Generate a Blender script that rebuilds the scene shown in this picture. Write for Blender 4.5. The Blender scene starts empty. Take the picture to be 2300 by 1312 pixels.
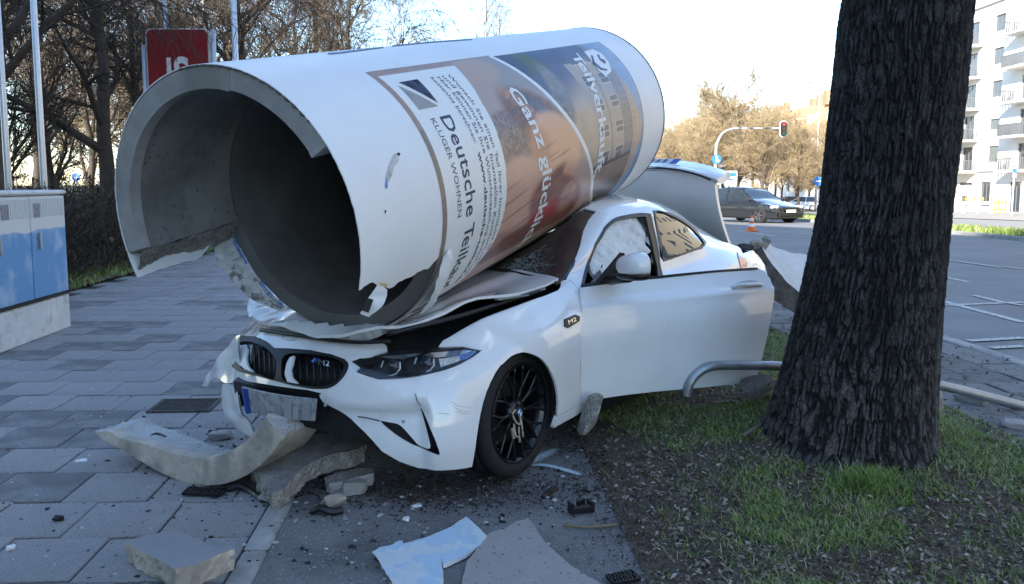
import bpy, bmesh, math, random
import numpy as np
from mathutils import Vector, Matrix
from mathutils.geometry import delaunay_2d_cdt

random.seed(7)
rs = np.random.RandomState(7)
SC = bpy.context.scene
COL = SC.collection

# ------------------------------------------------------------------ camera
CAM_H = 1.48
F = 1900.0; PX = 1150.0; PY = 610.0
TH = math.radians(6)
cam_d = bpy.data.cameras.new('camera')
cam = bpy.data.objects.new('camera', cam_d); COL.objects.link(cam)
cam.location = (0, 0, CAM_H)
cam.rotation_euler = (math.radians(90) - TH, 0, 0)
cam_d.sensor_width = 36
cam_d.lens = 36 * F / 2300
cam_d.shift_y = -(656 - PY) / 2300
cam_d.clip_end = 3000
SC.camera = cam

# ------------------------------------------------------------------ light
SUN_EL = math.radians(22)
SUN_D = np.array([0.55, 0.83])          # horizontal direction in which the light travels
SUN_D = SUN_D / np.linalg.norm(SUN_D)
W = bpy.data.worlds.new('World'); SC.world = W; W.use_nodes = True
nt = W.node_tree; nt.nodes.clear()
wo = nt.nodes.new('ShaderNodeOutputWorld'); wb = nt.nodes.new('ShaderNodeBackground')
sky = nt.nodes.new('ShaderNodeTexSky'); sky.sky_type = 'NISHITA'; sky.sun_disc = False
sky.sun_elevation = SUN_EL
sky.sun_rotation = math.atan2(-SUN_D[0], -SUN_D[1])
sky.air_density = 1.0; sky.dust_density = .1; sky.ozone_density = 2.8
tc = nt.nodes.new('ShaderNodeTexCoord')
mp = nt.nodes.new('ShaderNodeMapping'); mp.inputs['Scale'].default_value = (1.6, 1.6, 5.0)
mp.inputs['Location'].default_value = (3.1, 0.4, 0.35)
nz = nt.nodes.new('ShaderNodeTexNoise'); nz.inputs['Scale'].default_value = 1.5; nz.inputs['Detail'].default_value = 8
nz.inputs['Roughness'].default_value = 0.55
cr = nt.nodes.new('ShaderNodeValToRGB'); cr.color_ramp.elements[0].position = 0.58; cr.color_ramp.elements[1].position = 0.74
mx = nt.nodes.new('ShaderNodeMix'); mx.data_type = 'RGBA'
mx.inputs['B'].default_value = (7.5, 8.3, 9.2, 1)
nt.links.new(tc.outputs['Generated'], mp.inputs['Vector']); nt.links.new(mp.outputs['Vector'], nz.inputs['Vector'])
nt.links.new(nz.outputs['Fac'], cr.inputs['Fac']); nt.links.new(cr.outputs['Color'], mx.inputs['Factor'])
nt.links.new(sky.outputs['Color'], mx.inputs['A']); nt.links.new(mx.outputs['Result'], wb.inputs['Color'])
wb.inputs['Strength'].default_value = 0.14
nt.links.new(wb.outputs['Background'], wo.inputs['Surface'])
sun_d = bpy.data.lights.new('sun', 'SUN'); sun_d.energy = 4.4; sun_d.angle = math.radians(0.5); sun_d.color = (1.0, 0.93, 0.82)
sun = bpy.data.objects.new('sun', sun_d); COL.objects.link(sun)
sun.rotation_euler = Vector((SUN_D[0] * math.cos(SUN_EL), SUN_D[1] * math.cos(SUN_EL), -math.sin(SUN_EL))).to_track_quat('-Z', 'Y').to_euler()
SC.view_settings.view_transform = 'Standard'; SC.view_settings.look = 'None'
SC.view_settings.exposure = 1.75; SC.view_settings.gamma = 1.0

# ------------------------------------------------------------------ pixel -> place helpers (photograph is 2300 px wide)
_c, _s = math.cos(TH), math.sin(TH)
CR = np.array([1, 0, 0.]); CF = np.array([0, _c, -_s]); CU = np.array([0, _s, _c]); CO = np.array([0, 0, CAM_H])
def proj(P):
    P = np.atleast_2d(P) - CO; z = P @ CF
    return np.stack([PX + F * (P @ CR) / z, PY - F * (P @ CU) / z], -1)
def ray(u, v): return CF + CR * (u - PX) / F - CU * (v - PY) / F
def gnd(u, v, z=0.0):
    d = ray(u, v); return CO + d * (z - CAM_H) / d[2]
def aty(u, v, y):
    d = ray(u, v); return CO + d * y / d[1]
def atx(u, v, x):
    d = ray(u, v); return CO + d * x / d[0]

def terrain(x, y):
    x = np.asarray(x, float); y = np.asarray(y, float)
    t = np.clip((y - 20) / 85.0, 0, 1)
    return -1.55 * (t * t * (3 - 2 * t))
def mound(x, y):
    return 0.17 * np.exp(-((np.asarray(x) - 1.85) / 0.75) ** 2 - ((np.asarray(y) - 4.9) / 1.0) ** 2) + 0.02

# ------------------------------------------------------------------ noise
def _hash(ix, iy, seed):
    n = (ix.astype(np.int64) * 374761393 + iy.astype(np.int64) * 668265263 + seed * 1442695041) & 0xffffffff
    n = ((n ^ (n >> 13)) * 1274126177) & 0xffffffff
    return ((n ^ (n >> 16)) & 0xffff) / 65535.0
def vnoise(x, y, seed=0, px=None):
    x = np.asarray(x, float); y = np.asarray(y, float)
    ix = np.floor(x); iy = np.floor(y); fx = x - ix; fy = y - iy
    fx = fx * fx * (3 - 2 * fx); fy = fy * fy * (3 - 2 * fy)
    a, b = ix, ix + 1
    if px: a = np.mod(a, px); b = np.mod(b, px)
    v00 = _hash(a, iy, seed); v10 = _hash(b, iy, seed); v01 = _hash(a, iy + 1, seed); v11 = _hash(b, iy + 1, seed)
    return (v00 * (1 - fx) + v10 * fx) * (1 - fy) + (v01 * (1 - fx) + v11 * fx) * fy
def fbm(x, y, seed=0, oct=4):
    s = 0; a = 1; t = 0
    for i in range(oct):
        s = s + a * vnoise(x * 2 ** i, y * 2 ** i, seed + i); t += a; a *= .5
    return s / t
def smooth(a, b, x):
    t = np.clip((x - a) / (b - a), 0, 1); return t * t * (3 - 2 * t)

# ------------------------------------------------------------------ materials
MATS = {}
def mat(name, col, rough=0.7, metal=0.0, var=0.0, vscale=8.0, bump=0.0, bscale=60.0, bdist=0.01, coat=0.0, spec=0.5,
        col2=None, c2scale=5.0, c2lo=0.45, c2hi=0.6, speck=None, speckscale=300.0, speckamt=0.62, attr=None, emit=None, trans=0.0, ior=1.45, alpha=None, stretch=None):
    if name in MATS: return MATS[name]
    m = bpy.data.materials.new(name); m.use_nodes = True; n = m.node_tree; b = n.nodes['Principled BSDF']; L = n.links.new
    col = tuple(col) + (1,)
    b.inputs['Roughness'].default_value = rough; b.inputs['Metallic'].default_value = metal
    b.inputs['Specular IOR Level'].default_value = spec
    b.inputs['Coat Weight'].default_value = coat; b.inputs['Coat Roughness'].default_value = 0.03
    b.inputs['Transmission Weight'].default_value = trans; b.inputs['IOR'].default_value = ior
    t = n.nodes.new('ShaderNodeTexCoord'); src = t.outputs['Object']
    if stretch:
        mm = n.nodes.new('ShaderNodeMapping'); mm.inputs['Scale'].default_value = stretch; L(src, mm.inputs['Vector']); src = mm.outputs['Vector']
    cur = None
    if attr:
        a = n.nodes.new('ShaderNodeAttribute'); a.attribute_name = attr; cur = a.outputs['Color']
    def noise(sc, det=4, r=0.6):
        q = n.nodes.new('ShaderNodeTexNoise'); q.inputs['Scale'].default_value = sc; q.inputs['Detail'].default_value = det; q.inputs['Roughness'].default_value = r
        L(src, q.inputs['Vector']); return q.outputs['Fac']
    def mix(fac, A, B, blend='MIX'):
        q = n.nodes.new('ShaderNodeMix'); q.data_type = 'RGBA'; q.blend_type = blend
        if isinstance(fac, float): q.inputs['Factor'].default_value = fac
        else: L(fac, q.inputs['Factor'])
        for k, v in (('A', A), ('B', B)):
            if isinstance(v, tuple): q.inputs[k].default_value = v
            else: L(v, q.inputs[k])
        return q.outputs['Result']
    def ramp(x, lo, hi, c0=(0, 0, 0, 1), c1=(1, 1, 1, 1)):
        q = n.nodes.new('ShaderNodeValToRGB'); q.color_ramp.elements[0].position = lo; q.color_ramp.elements[1].position = hi
        q.color_ramp.elements[0].color = c0; q.color_ramp.elements[1].color = c1; L(x, q.inputs['Fac']); return q.outputs['Color']
    if cur is None: cur = col
    if col2 is not None: cur = mix(ramp(noise(c2scale, 6, .65), c2lo, c2hi), cur, tuple(col2) + (1,))
    if var > 0:
        g = ramp(noise(vscale, 5), 0.3, 0.7, (1 - var,) * 3 + (1,), (1 + var,) * 3 + (1,))
        cur = mix(1.0, cur, g, 'MULTIPLY')
    if speck is not None: cur = mix(ramp(noise(speckscale, 1, .5), speckamt, speckamt + .04), cur, tuple(speck) + (1,))
    if isinstance(cur, tuple): b.inputs['Base Color'].default_value = cur
    else: L(cur, b.inputs['Base Color'])
    if bump > 0:
        q = n.nodes.new('ShaderNodeBump'); q.inputs['Strength'].default_value = bump; q.inputs['Distance'].default_value = bdist
        L(noise(bscale, 6, .7), q.inputs['Height']); L(q.outputs['Normal'], b.inputs['Normal'])
    if emit: b.inputs['Emission Color'].default_value = tuple(emit[:3]) + (1,); b.inputs['Emission Strength'].default_value = emit[3]
    if alpha is not None:
        a = n.nodes.new('ShaderNodeAttribute'); a.attribute_name = alpha[0]
        mu = n.nodes.new('ShaderNodeMath'); mu.operation = 'MULTIPLY_ADD'
        L(noise(alpha[1], 3, .7), mu.inputs[0]); mu.inputs[1].default_value = 1.6; mu.inputs[2].default_value = -1.15
        ad = n.nodes.new('ShaderNodeMath'); ad.operation = 'ADD'; ad.use_clamp = True; L(mu.outputs[0], ad.inputs[0]); L(a.outputs['Fac'], ad.inputs[1])
        L(ad.outputs[0], b.inputs['Alpha'])
    MATS[name] = m; return m

WHITE = (0.78, 0.80, 0.80)
M = dict(
 paint=mat('white_car_paint', (0.80, 0.80, 0.79), 0.16, coat=1.0, var=0.05, vscale=3, col2=(.66, .65, .62), c2scale=9, c2lo=.66, c2hi=.82, bump=.010, bscale=5, bdist=.02),
 black=mat('black_plastic', (0.012, 0.012, 0.013), 0.35, var=.3, vscale=20, bump=.1, bscale=200, bdist=.001),
 blackrough=mat('rough_black_plastic', (0.010, 0.010, 0.011), 0.7, var=.4, vscale=12, bump=.3, bscale=50, bdist=.01),
 rubber=mat('tyre_rubber', (0.016, 0.016, 0.017), 0.75, var=.3, vscale=30, bump=.3, bscale=150, bdist=.002),
 rim=mat('black_rim', (0.012, 0.012, 0.014), 0.25, metal=.3, coat=.4, var=.3, vscale=25),
 steel=mat('brushed_steel', (0.35, 0.34, 0.33), 0.4, metal=1, var=.2, vscale=30),
 glass=mat('dark_car_glass', (0.02, 0.025, 0.027), 0.03, spec=.9, coat=.6),
 lens=mat('clear_lens', (0.9, 0.93, 0.95), 0.02, trans=1.0, ior=1.35),
 chrome=mat('chrome', (0.75, 0.77, 0.8), 0.12, metal=1, var=.1),
 interior=mat('dark_interior', (0.012, 0.013, 0.014), 0.8, var=.3),
 cloth=mat('white_airbag_cloth', (0.80, 0.80, 0.78), 0.9, var=.08, vscale=20, bump=.5, bscale=25, bdist=.02),
 slab=mat('grey_paving_concrete', (0.29, 0.28, 0.28), 0.85, var=.16, vscale=3.5, col2=(.235, .225, .22), c2scale=1.3, speck=(.14, .135, .13), speckscale=120, speckamt=.62, bump=.35, bscale=160, bdist=.003),
 slab2=mat('worn_paving_concrete', (0.31, 0.295, 0.29), 0.85, var=.18, vscale=4, col2=(.25, .24, .23), c2scale=1.7, speck=(.15, .14, .13), speckscale=110, speckamt=.62, bump=.35, bscale=160, bdist=.003),
 joint=mat('joint_grit', (0.055, 0.05, 0.045), 0.95, var=.3, vscale=10, bump=.6, bscale=150, bdist=.006),
 asphalt=mat('coarse_asphalt', (0.19, 0.185, 0.18), 0.9, var=.25, vscale=2.2, col2=(.10, .095, .09), c2scale=1.2, c2lo=.45, c2hi=.75, speck=(.34, .33, .32), speckscale=130, speckamt=.63, bump=.8, bscale=140, bdist=.006),
 road=mat('road_asphalt', (0.20, 0.20, 0.20), 0.85, var=.16, vscale=.7, speck=(.27, .27, .27), speckscale=90, speckamt=.64, bump=.4, bscale=120, bdist=.004),
 concrete=mat('grey_concrete', (0.36, 0.35, 0.34), 0.9, var=.2, vscale=5, col2=(.28, .27, .25), c2scale=3, speck=(.24, .23, .22), speckscale=220, speckamt=.66, bump=.35, bscale=90, bdist=.004),
 beige=mat('beige_concrete', (0.52, 0.46, 0.38), 0.92, var=.2, vscale=6, col2=(.30, .27, .23), c2scale=4, speck=(.33, .29, .24), speckscale=210, speckamt=.64, bump=.5, bscale=80, bdist=.005),
 broken=mat('broken_concrete', (0.36, 0.335, 0.30), 0.95, var=.35, vscale=20, speck=(.20, .18, .155), speckscale=120, speckamt=.56, bump=1.0, bscale=55, bdist=.02),
 darkstone=mat('dark_broken_stone', (0.20, 0.19, 0.18), 0.95, var=.35, vscale=12, col2=(.22, .2, .17), c2scale=9, speck=(.11, .105, .10), speckscale=140, speckamt=.6, bump=.8, bscale=45, bdist=.015),
 wrap=mat('white_poster_paper', (0.80, 0.81, 0.81), 0.42, var=.04, vscale=2.5, bump=.12, bscale=6, bdist=.01),
 dirt=mat('dark_soil', (0.12, 0.095, 0.068), 0.97, var=.4, vscale=9, speck=(.24, .20, .14), speckscale=90, speckamt=.64, bump=1.0, bscale=60, bdist=.02),
 bark=mat('dark_furrowed_bark', (1, 1, 1), 0.88, attr='tint', var=.45, vscale=22, col2=(.02, .018, .016), c2scale=45, c2lo=.50, c2hi=.68, bump=1.0, bscale=110, bdist=.02, stretch=(1, 1, .4)),
 galv=mat('galvanised_steel', (0.36, 0.38, 0.40), 0.45, metal=.75, var=.18, vscale=8, bump=.1, bscale=60, bdist=.002),
 white=mat('white_paint', (0.78, 0.78, 0.77), 0.5, var=.05),
)

# ------------------------------------------------------------------ object helpers
def link(o): COL.objects.link(o); return o
def meshobj(name, V, Fc, m, parent=None, sm=False, kind=None, mats=None, mi=None):
    me = bpy.data.meshes.new(name)
    V = np.asarray(V, np.float32).reshape(-1, 3)
    if isinstance(Fc, np.ndarray):
        k = Fc.shape[1]; nf = len(Fc)
        me.vertices.add(len(V)); me.vertices.foreach_set('co', V.ravel())
        me.loops.add(nf * k); me.loops.foreach_set('vertex_index', Fc.astype(np.int32).ravel())
        me.polygons.add(nf); me.polygons.foreach_set('loop_start', np.arange(nf, dtype=np.int32) * k)
        me.polygons.foreach_set('loop_total', np.full(nf, k, np.int32))
        me.update(calc_edges=True)
    else:
        me.from_pydata([tuple(map(float, v)) for v in V], [], [tuple(int(i) for i in f) for f in Fc]); me.update()
    if sm: me.polygons.foreach_set('use_smooth', np.ones(len(me.polygons), bool))
    for mm in (mats or [m]): me.materials.append(mm)
    if mi is not None: me.polygons.foreach_set('material_index', np.asarray(mi, np.int32))
    o = bpy.data.objects.new(name, me); link(o)
    if parent: o.parent = parent
    if kind: o['kind'] = kind
    return o
def thing(name, label, cat, loc=(0, 0, 0), rz=0.0, group=None):
    o = bpy.data.objects.new(name, None); link(o); o.empty_display_size = .2
    o.location = loc; o.rotation_euler = (0, 0, rz); o['label'] = label; o['category'] = cat
    if group: o['group'] = group
    return o
def tag(o, label, cat, group=None):
    o['label'] = label; o['category'] = cat
    if group: o['group'] = group
    return o
def grid_faces(n, m, closed=False, flip=False):
    i = np.arange(n - 1)[:, None]; j = np.arange(m if closed else m - 1)[None, :]
    j2 = (j + 1) % m
    a = i * m + j; b = i * m + j2; c = (i + 1) * m + j2; d = (i + 1) * m + j
    Q = np.stack([a, b, c, d], -1).reshape(-1, 4)
    return Q[:, ::-1].copy() if flip else Q
class MB:
    def __init__(s): s.V = []; s.F = []; s.n = 0
    def add(s, V, Fc):
        s.V.append(np.asarray(V, float).reshape(-1, 3)); s.F += [[int(i) + s.n for i in f] for f in Fc]; s.n += len(s.V[-1]); return s
    def box(s, c, size, rot=None, bev=0.0):
        sx, sy, sz = np.array(size) / 2
        if bev > 0:
            b = bev; pts = []
            for zz, q in ((-sz, b), (-sz + b, 0), (sz - b, 0), (sz, b)):
                X, Y = sx - q, sy - q
                cc = min(b, X, Y)
                pts += [(-X + cc, -Y, zz), (X - cc, -Y, zz), (X, -Y + cc, zz), (X, Y - cc, zz), (X - cc, Y, zz), (-X + cc, Y, zz), (-X, Y - cc, zz), (-X, -Y + cc, zz)]
            Fc = [list(range(7, -1, -1)), list(range(24, 32))]
            for k in range(3):
                for j in range(8): Fc.append([k * 8 + j, k * 8 + (j + 1) % 8, (k + 1) * 8 + (j + 1) % 8, (k + 1) * 8 + j])
            P = np.array(pts)
        else:
            P = np.array([(x, y, z) for z in (-sz, sz) for x, y in ((-sx, -sy), (sx, -sy), (sx, sy), (-sx, sy))])
            Fc = [(3, 2, 1, 0), (4, 5, 6, 7), (0, 1, 5, 4), (1, 2, 6, 5), (2, 3, 7, 6), (3, 0, 4, 7)]
        if rot is not None: P = P @ np.array(rot).T
        return s.add(P + np.array(c), Fc)
    def tube(s, pts, r, m=8, cap=True):
        V, Q = tubes(np.array(pts, float)[None], np.broadcast_to(np.asarray(r, float), (len(pts),))[None], m)
        Fc = [list(q) for q in Q]
        if cap: Fc += [list(range(m))[::-1], list(range(len(V) - m, len(V)))]
        return s.add(V, Fc)
    def lathe(s, prof, m=24, axis='z', loc=(0, 0, 0), rot=None):
        prof = np.array(prof, float); t = np.arange(m) * 2 * np.pi / m
        P = np.stack([prof[:, :1] * np.cos(t), prof[:, :1] * np.sin(t), np.repeat(prof[:, 1:], m, 1)], -1).reshape(-1, 3)
        if rot is not None: P = P @ np.array(rot).T
        return s.add(P + np.array(loc), grid_faces(len(prof), m, True))
    def prism(s, poly, z0, z1, f=None):
        n = len(poly); P = np.array([(x, y, z0) for x, y in poly] + [(x, y, z1) for x, y in poly], float)
        if f: P = f(P)
        return s.add(P, [list(range(n))[::-1], list(range(n, 2 * n))] + [[i, (i + 1) % n, n + (i + 1) % n, n + i] for i in range(n)])
    def build(s, name, m, parent=None, sm=False, kind=None, auto=None):
        o = meshobj(name, np.concatenate(s.V), s.F, m, parent, sm, kind)
        if auto: 
            o.data.polygons.foreach_set('use_smooth', np.ones(len(o.data.polygons), bool))
            try: o.data.set_sharp_from_angle(angle=math.radians(auto))
            except Exception: pass
        return o
def tubes(P, R, m=3):
    """P (B,n,3) paths, R (B,n) radii -> verts, quads"""
    B, n, _ = P.shape
    T = np.gradient(P, axis=1); T /= np.linalg.norm(T, axis=2, keepdims=True) + 1e-9
    ref = np.where(np.abs(T[:, :1, 2:3]) > .9, np.array([1., 0, 0]), np.array([0, 0, 1.]))
    ref = np.broadcast_to(ref, T.shape)
    A = np.cross(T, ref); A /= np.linalg.norm(A, axis=2, keepdims=True) + 1e-9
    Bn = np.cross(T, A)
    t = np.arange(m) * 2 * np.pi / m
    V = P[:, :, None] + R[:, :, None, None] * (A[:, :, None] * np.cos(t)[:, None] + Bn[:, :, None] * np.sin(t)[:, None])
    q = grid_faces(n, m, True)
    Q = (q[None] + (np.arange(B) * n * m)[:, None, None]).reshape(-1, 4)
    return V.reshape(-1, 3), Q
def rotm(ax, ang):
    return np.array(Matrix.Rotation(ang, 3, ax))
def euler(rx, ry, rz): return rotm('Z', rz) @ rotm('Y', ry) @ rotm('X', rx)
def copy_tree(o, parent=None):
    c = o.copy(); link(c)
    if parent: c.parent = parent
    for ch in list(o.children): copy_tree(ch, c)
    return c
def color_attr(o, name, colors):
    a = o.data.color_attributes.new(name, 'FLOAT_COLOR', 'POINT')
    C = np.ones((len(o.data.vertices), 4), np.float32); C[:, :colors.shape[1]] = colors
    a.data.foreach_set('color', C.ravel())
def text_mesh(s, res=3, bold=0.0):
    cu = bpy.data.curves.new('t', 'FONT'); cu.body = s
    for i in range(len(s) - 1):
        if s[i] == 'T' and s[i + 1] == 'e': cu.body_format[i].kerning = -11
    cu.resolution_u = res; cu.offset = bold
    ob = bpy.data.objects.new('t', cu); link(ob)
    bpy.context.view_layer.update()
    me = bpy.data.meshes.new_from_object(ob)
    bpy.data.objects.remove(ob)
    bm = bmesh.new(); bm.from_mesh(me); bmesh.ops.triangulate(bm, faces=bm.faces[:])
    V = np.array([v.co[:] for v in bm.verts]); Fc = [[v.index for v in f.verts] for f in bm.faces]
    bm.free(); bpy.data.meshes.remove(me)
    V[:, 0] -= V[:, 0].min(); V[:, 0] /= V[:, 0].max()
    return V, Fc
def subdiv(V, Fc, maxlen):
    bm = bmesh.new(); vs = [bm.verts.new(v) for v in V]
    for f in Fc:
        try: bm.faces.new([vs[i] for i in f])
        except Exception: pass
    for _ in range(4):
        es = [e for e in bm.edges if e.calc_length() > maxlen]
        if not es: break
        bmesh.ops.subdivide_edges(bm, edges=es, cuts=1)
        bmesh.ops.triangulate(bm, faces=[f for f in bm.faces if len(f.verts) > 3])
    bm.verts.ensure_lookup_table(); bm.verts.index_update()
    V = np.array([v.co[:] for v in bm.verts]); Fc = [[v.index for v in f.verts] for f in bm.faces]; bm.free()
    return V, Fc
def catmull(P, n=6, closed=False):
    P = np.asarray(P, float); N = len(P); out = []
    for i in range(N if closed else N - 1):
        g = (lambda k: P[k % N]) if closed else (lambda k: P[min(max(k, 0), N - 1)])
        p0, p1, p2, p3 = g(i - 1), g(i), g(i + 1), g(i + 2)
        for t in np.arange(n) / n:
            out.append(.5 * (2 * p1 + (p2 - p0) * t + (2 * p0 - 5 * p1 + 4 * p2 - p3) * t * t + (3 * p1 - p0 - 3 * p2 + p3) * t ** 3))
    if not closed: out.append(P[-1])
    return np.array(out)
def inpoly(P, poly):
    x, y = P[:, 0], P[:, 1]; r = np.zeros(len(P), bool); n = len(poly); j = n - 1
    for i in range(n):
        xi, yi = poly[i]; xj, yj = poly[j]
        if yi != yj:
            c = ((yi > y) != (yj > y)) & (x < (xj - xi) * (y - yi) / (yj - yi) + xi); r ^= c
        j = i
    return r
def segdist(P, poly):
    d = np.full(len(P), 1e9); n = len(poly)
    for i in range(n):
        a = poly[i]; b = poly[(i + 1) % n]; ab = b - a
        t = np.clip(((P - a) @ ab) / (ab @ ab + 1e-12), 0, 1)
        d = np.minimum(d, np.linalg.norm(P - a - t[:, None] * ab, axis=1))
    return d
def densify(poly, step):
    out = []
    n = len(poly)
    for i in range(n):
        a = np.array(poly[i], float); b = np.array(poly[(i + 1) % n], float); k = max(1, int(np.ceil(np.linalg.norm(b - a) / step)))
        for j in range(k): out.append(a + (b - a) * j / k)
    return np.array(out)
def set_normals(o, N):
    """smooth analytic normals for the first len(N) outer and the next len(N) inner vertices"""
    me = o.data; n = len(N); A = np.zeros((len(me.vertices), 3), np.float32); me.vertices.foreach_get('normal', A.ravel()) if False else None
    vn = np.zeros(len(me.vertices) * 3, np.float32); me.vertices.foreach_get('normal', vn); A = vn.reshape(-1, 3)
    s = np.sign((A[:n] * N).sum(1, keepdims=True)); s[s == 0] = 1; flip = 1 if s.sum() > 0 else -1
    A[:n] = N * flip; A[n:2 * n] = -N * flip
    me.normals_split_custom_set_from_vertices(A.tolist())
def flat_region(outline, holes, step, scale=(1, 1)):
    """triangulate a 2-D region (params); returns points, tris, boundary loops"""
    sc = np.array(scale, float)
    O = densify(np.array(outline) * sc, step); Hs = [densify(np.array(h) * sc, step) for h in holes]
    lo, hi = O.min(0), O.max(0)
    gx = np.arange(lo[0] + step / 2, hi[0], step); gy = np.arange(lo[1] + step / 2, hi[1], step)
    G = np.array(np.meshgrid(gx, gy)).reshape(2, -1).T
    G = G + ((np.floor((G[:, 1] - lo[1]) / step) % 2) * step / 2)[:, None] * np.array([1, 0])
    k = inpoly(G, O) & (segdist(G, O) > step * .55)
    for h in Hs: k &= ~inpoly(G, h) & (segdist(G, h) > step * .55)
    G = G[k]
    pts = np.concatenate([O] + Hs + [G]); edges = []; b = 0; loops = []
    for lp in [O] + Hs:
        n = len(lp); edges += [(b + i, b + (i + 1) % n) for i in range(n)]; loops.append(list(range(b, b + n))); b += n
    r = delaunay_2d_cdt([Vector(p) for p in pts], edges, [], 0, 1e-7)
    P = np.array([tuple(v) for v in r[0]]); T = np.array([list(f) for f in r[2] if len(f) == 3])
    mp_ = {}
    for new, olds in enumerate(r[3]):
        for o in olds: mp_[o] = new
    c = P[T].mean(1); k = inpoly(c, O)
    for h in Hs: k &= ~inpoly(c, h)
    T = T[k]
    a = P[T]; cr_ = (a[:, 1, 0] - a[:, 0, 0]) * (a[:, 2, 1] - a[:, 0, 1]) - (a[:, 1, 1] - a[:, 0, 1]) * (a[:, 2, 0] - a[:, 0, 0])
    T = T[np.abs(cr_) > 1e-10]; cr_ = cr_[np.abs(cr_) > 1e-10]
    T[cr_ < 0] = T[cr_ < 0][:, ::-1]
    loops = [[mp_[i] for i in lp] for lp in loops]
    return P / sc, T, loops
def shell(P3, N3, T, loops, thick, flip=False):
    """outer surface + inner surface + rim walls with own vertices"""
    n = len(P3); In = P3 - N3 * thick
    V = [P3, In]; Fc = [list(t) for t in T] + [[t[2] + n, t[1] + n, t[0] + n] for t in T]; b = 2 * n
    for lp in loops:
        k = len(lp); V += [P3[lp], In[lp]]
        for i in range(k):
            j = (i + 1) % k; Fc.append([b + j, b + i, b + k + i, b + k + j])
        b += 2 * k
    if flip: Fc = [f[::-1] for f in Fc]
    return np.concatenate(V), Fc
# ================================================================== SETTING
SK = 0.065   # the street runs slightly left of straight ahead
def sheet(name, xs, ys, z, m, skew=SK, ter=True, extra=None, parent=None, kind='structure'):
    X, Y = np.meshgrid(xs, ys); Xw = X - skew * np.minimum(Y, 60)
    Z = (terrain(Xw, Y) if ter else 0 * X) + z
    if extra is not None: Z = Z + extra(Xw, Y)
    V = np.stack([Xw, Y, Z], -1).reshape(-1, 3)
    o = meshobj(name, V, grid_faces(len(ys), len(xs)), m, parent, True)
    if not parent and kind: o['kind'] = kind
    return o
far = mat('dry_park_ground', (0.13, 0.115, 0.07), 0.95, var=.3, vscale=.5, col2=(.09, .11, .045), c2scale=.25, bump=.5, bscale=5, bdist=.05)
XS = np.concatenate([np.linspace(-500, -60, 8), np.linspace(-50, 60, 23), np.linspace(80, 600, 9)])
YS = np.concatenate([np.linspace(-120, 10, 14), np.linspace(15, 120, 43), np.linspace(150, 1200, 8)])
sheet('ground', XS, YS, -0.07, far, skew=0)
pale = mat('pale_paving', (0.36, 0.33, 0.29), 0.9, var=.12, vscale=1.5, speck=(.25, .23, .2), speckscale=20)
ysl = np.concatenate([np.linspace(-10, 20, 16), np.linspace(22, 110, 45)])
sheet('road', np.linspace(4.62, 14.6, 12), ysl, -0.02, M['road'])
sheet('road_far_lanes', np.linspace(16.6, 24.5, 5), ysl, -0.022, mat('pale_sunlit_asphalt', (.27, .26, .245), .9, var=.1, vscale=1))  # paler asphalt copy, sunlight partly put into its colour
sheet('asphalt_path', np.linspace(-.77, .80, 9), np.linspace(-4, 20, 60), -0.004, M['asphalt'])
sheet('footpath_bed', np.linspace(-5.6, -.75, 6), np.linspace(-4, 40, 30), -0.022, M['joint'])
sheet('footway_bed', np.linspace(3.0, 4.60, 4), np.linspace(-4, 80, 50), -0.020, M['joint'])
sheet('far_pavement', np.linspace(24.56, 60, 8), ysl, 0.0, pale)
# kerbs
def kerb_run(name, x0, w, y0, y1, z, step=1.0, h=.16, m=M['concrete']):
    root = bpy.data.objects.new(name, None); link(root); root['kind'] = 'structure'
    me = None; y = y0
    while y < y1 - .01:
        if me is None:
            o = MB().box((0, 0, -h / 2), (w, step - .008, h), bev=.012).build('kerb_stone', m, root, auto=40); me = o.data
        else:
            o = bpy.data.objects.new('kerb_stone', me); link(o); o.parent = root
        yc = y + step / 2; o.location = (x0 - SK * min(yc, 60) + random.uniform(-.004, .004), yc, z + float(terrain(0, yc)) + random.uniform(-.004, .004))
        o.rotation_euler = (0, random.uniform(-.01, .01), SK); y += step
    return root
kerb_run('road_kerb', 4.66, .14, -2, 44, .012)
kerb_run('edging_strip', -.823, .105, 2.3, 4.3, .002, 1.0)
kerb_run('verge_kerb', 14.67, .14, 16, 60, .09)
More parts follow.
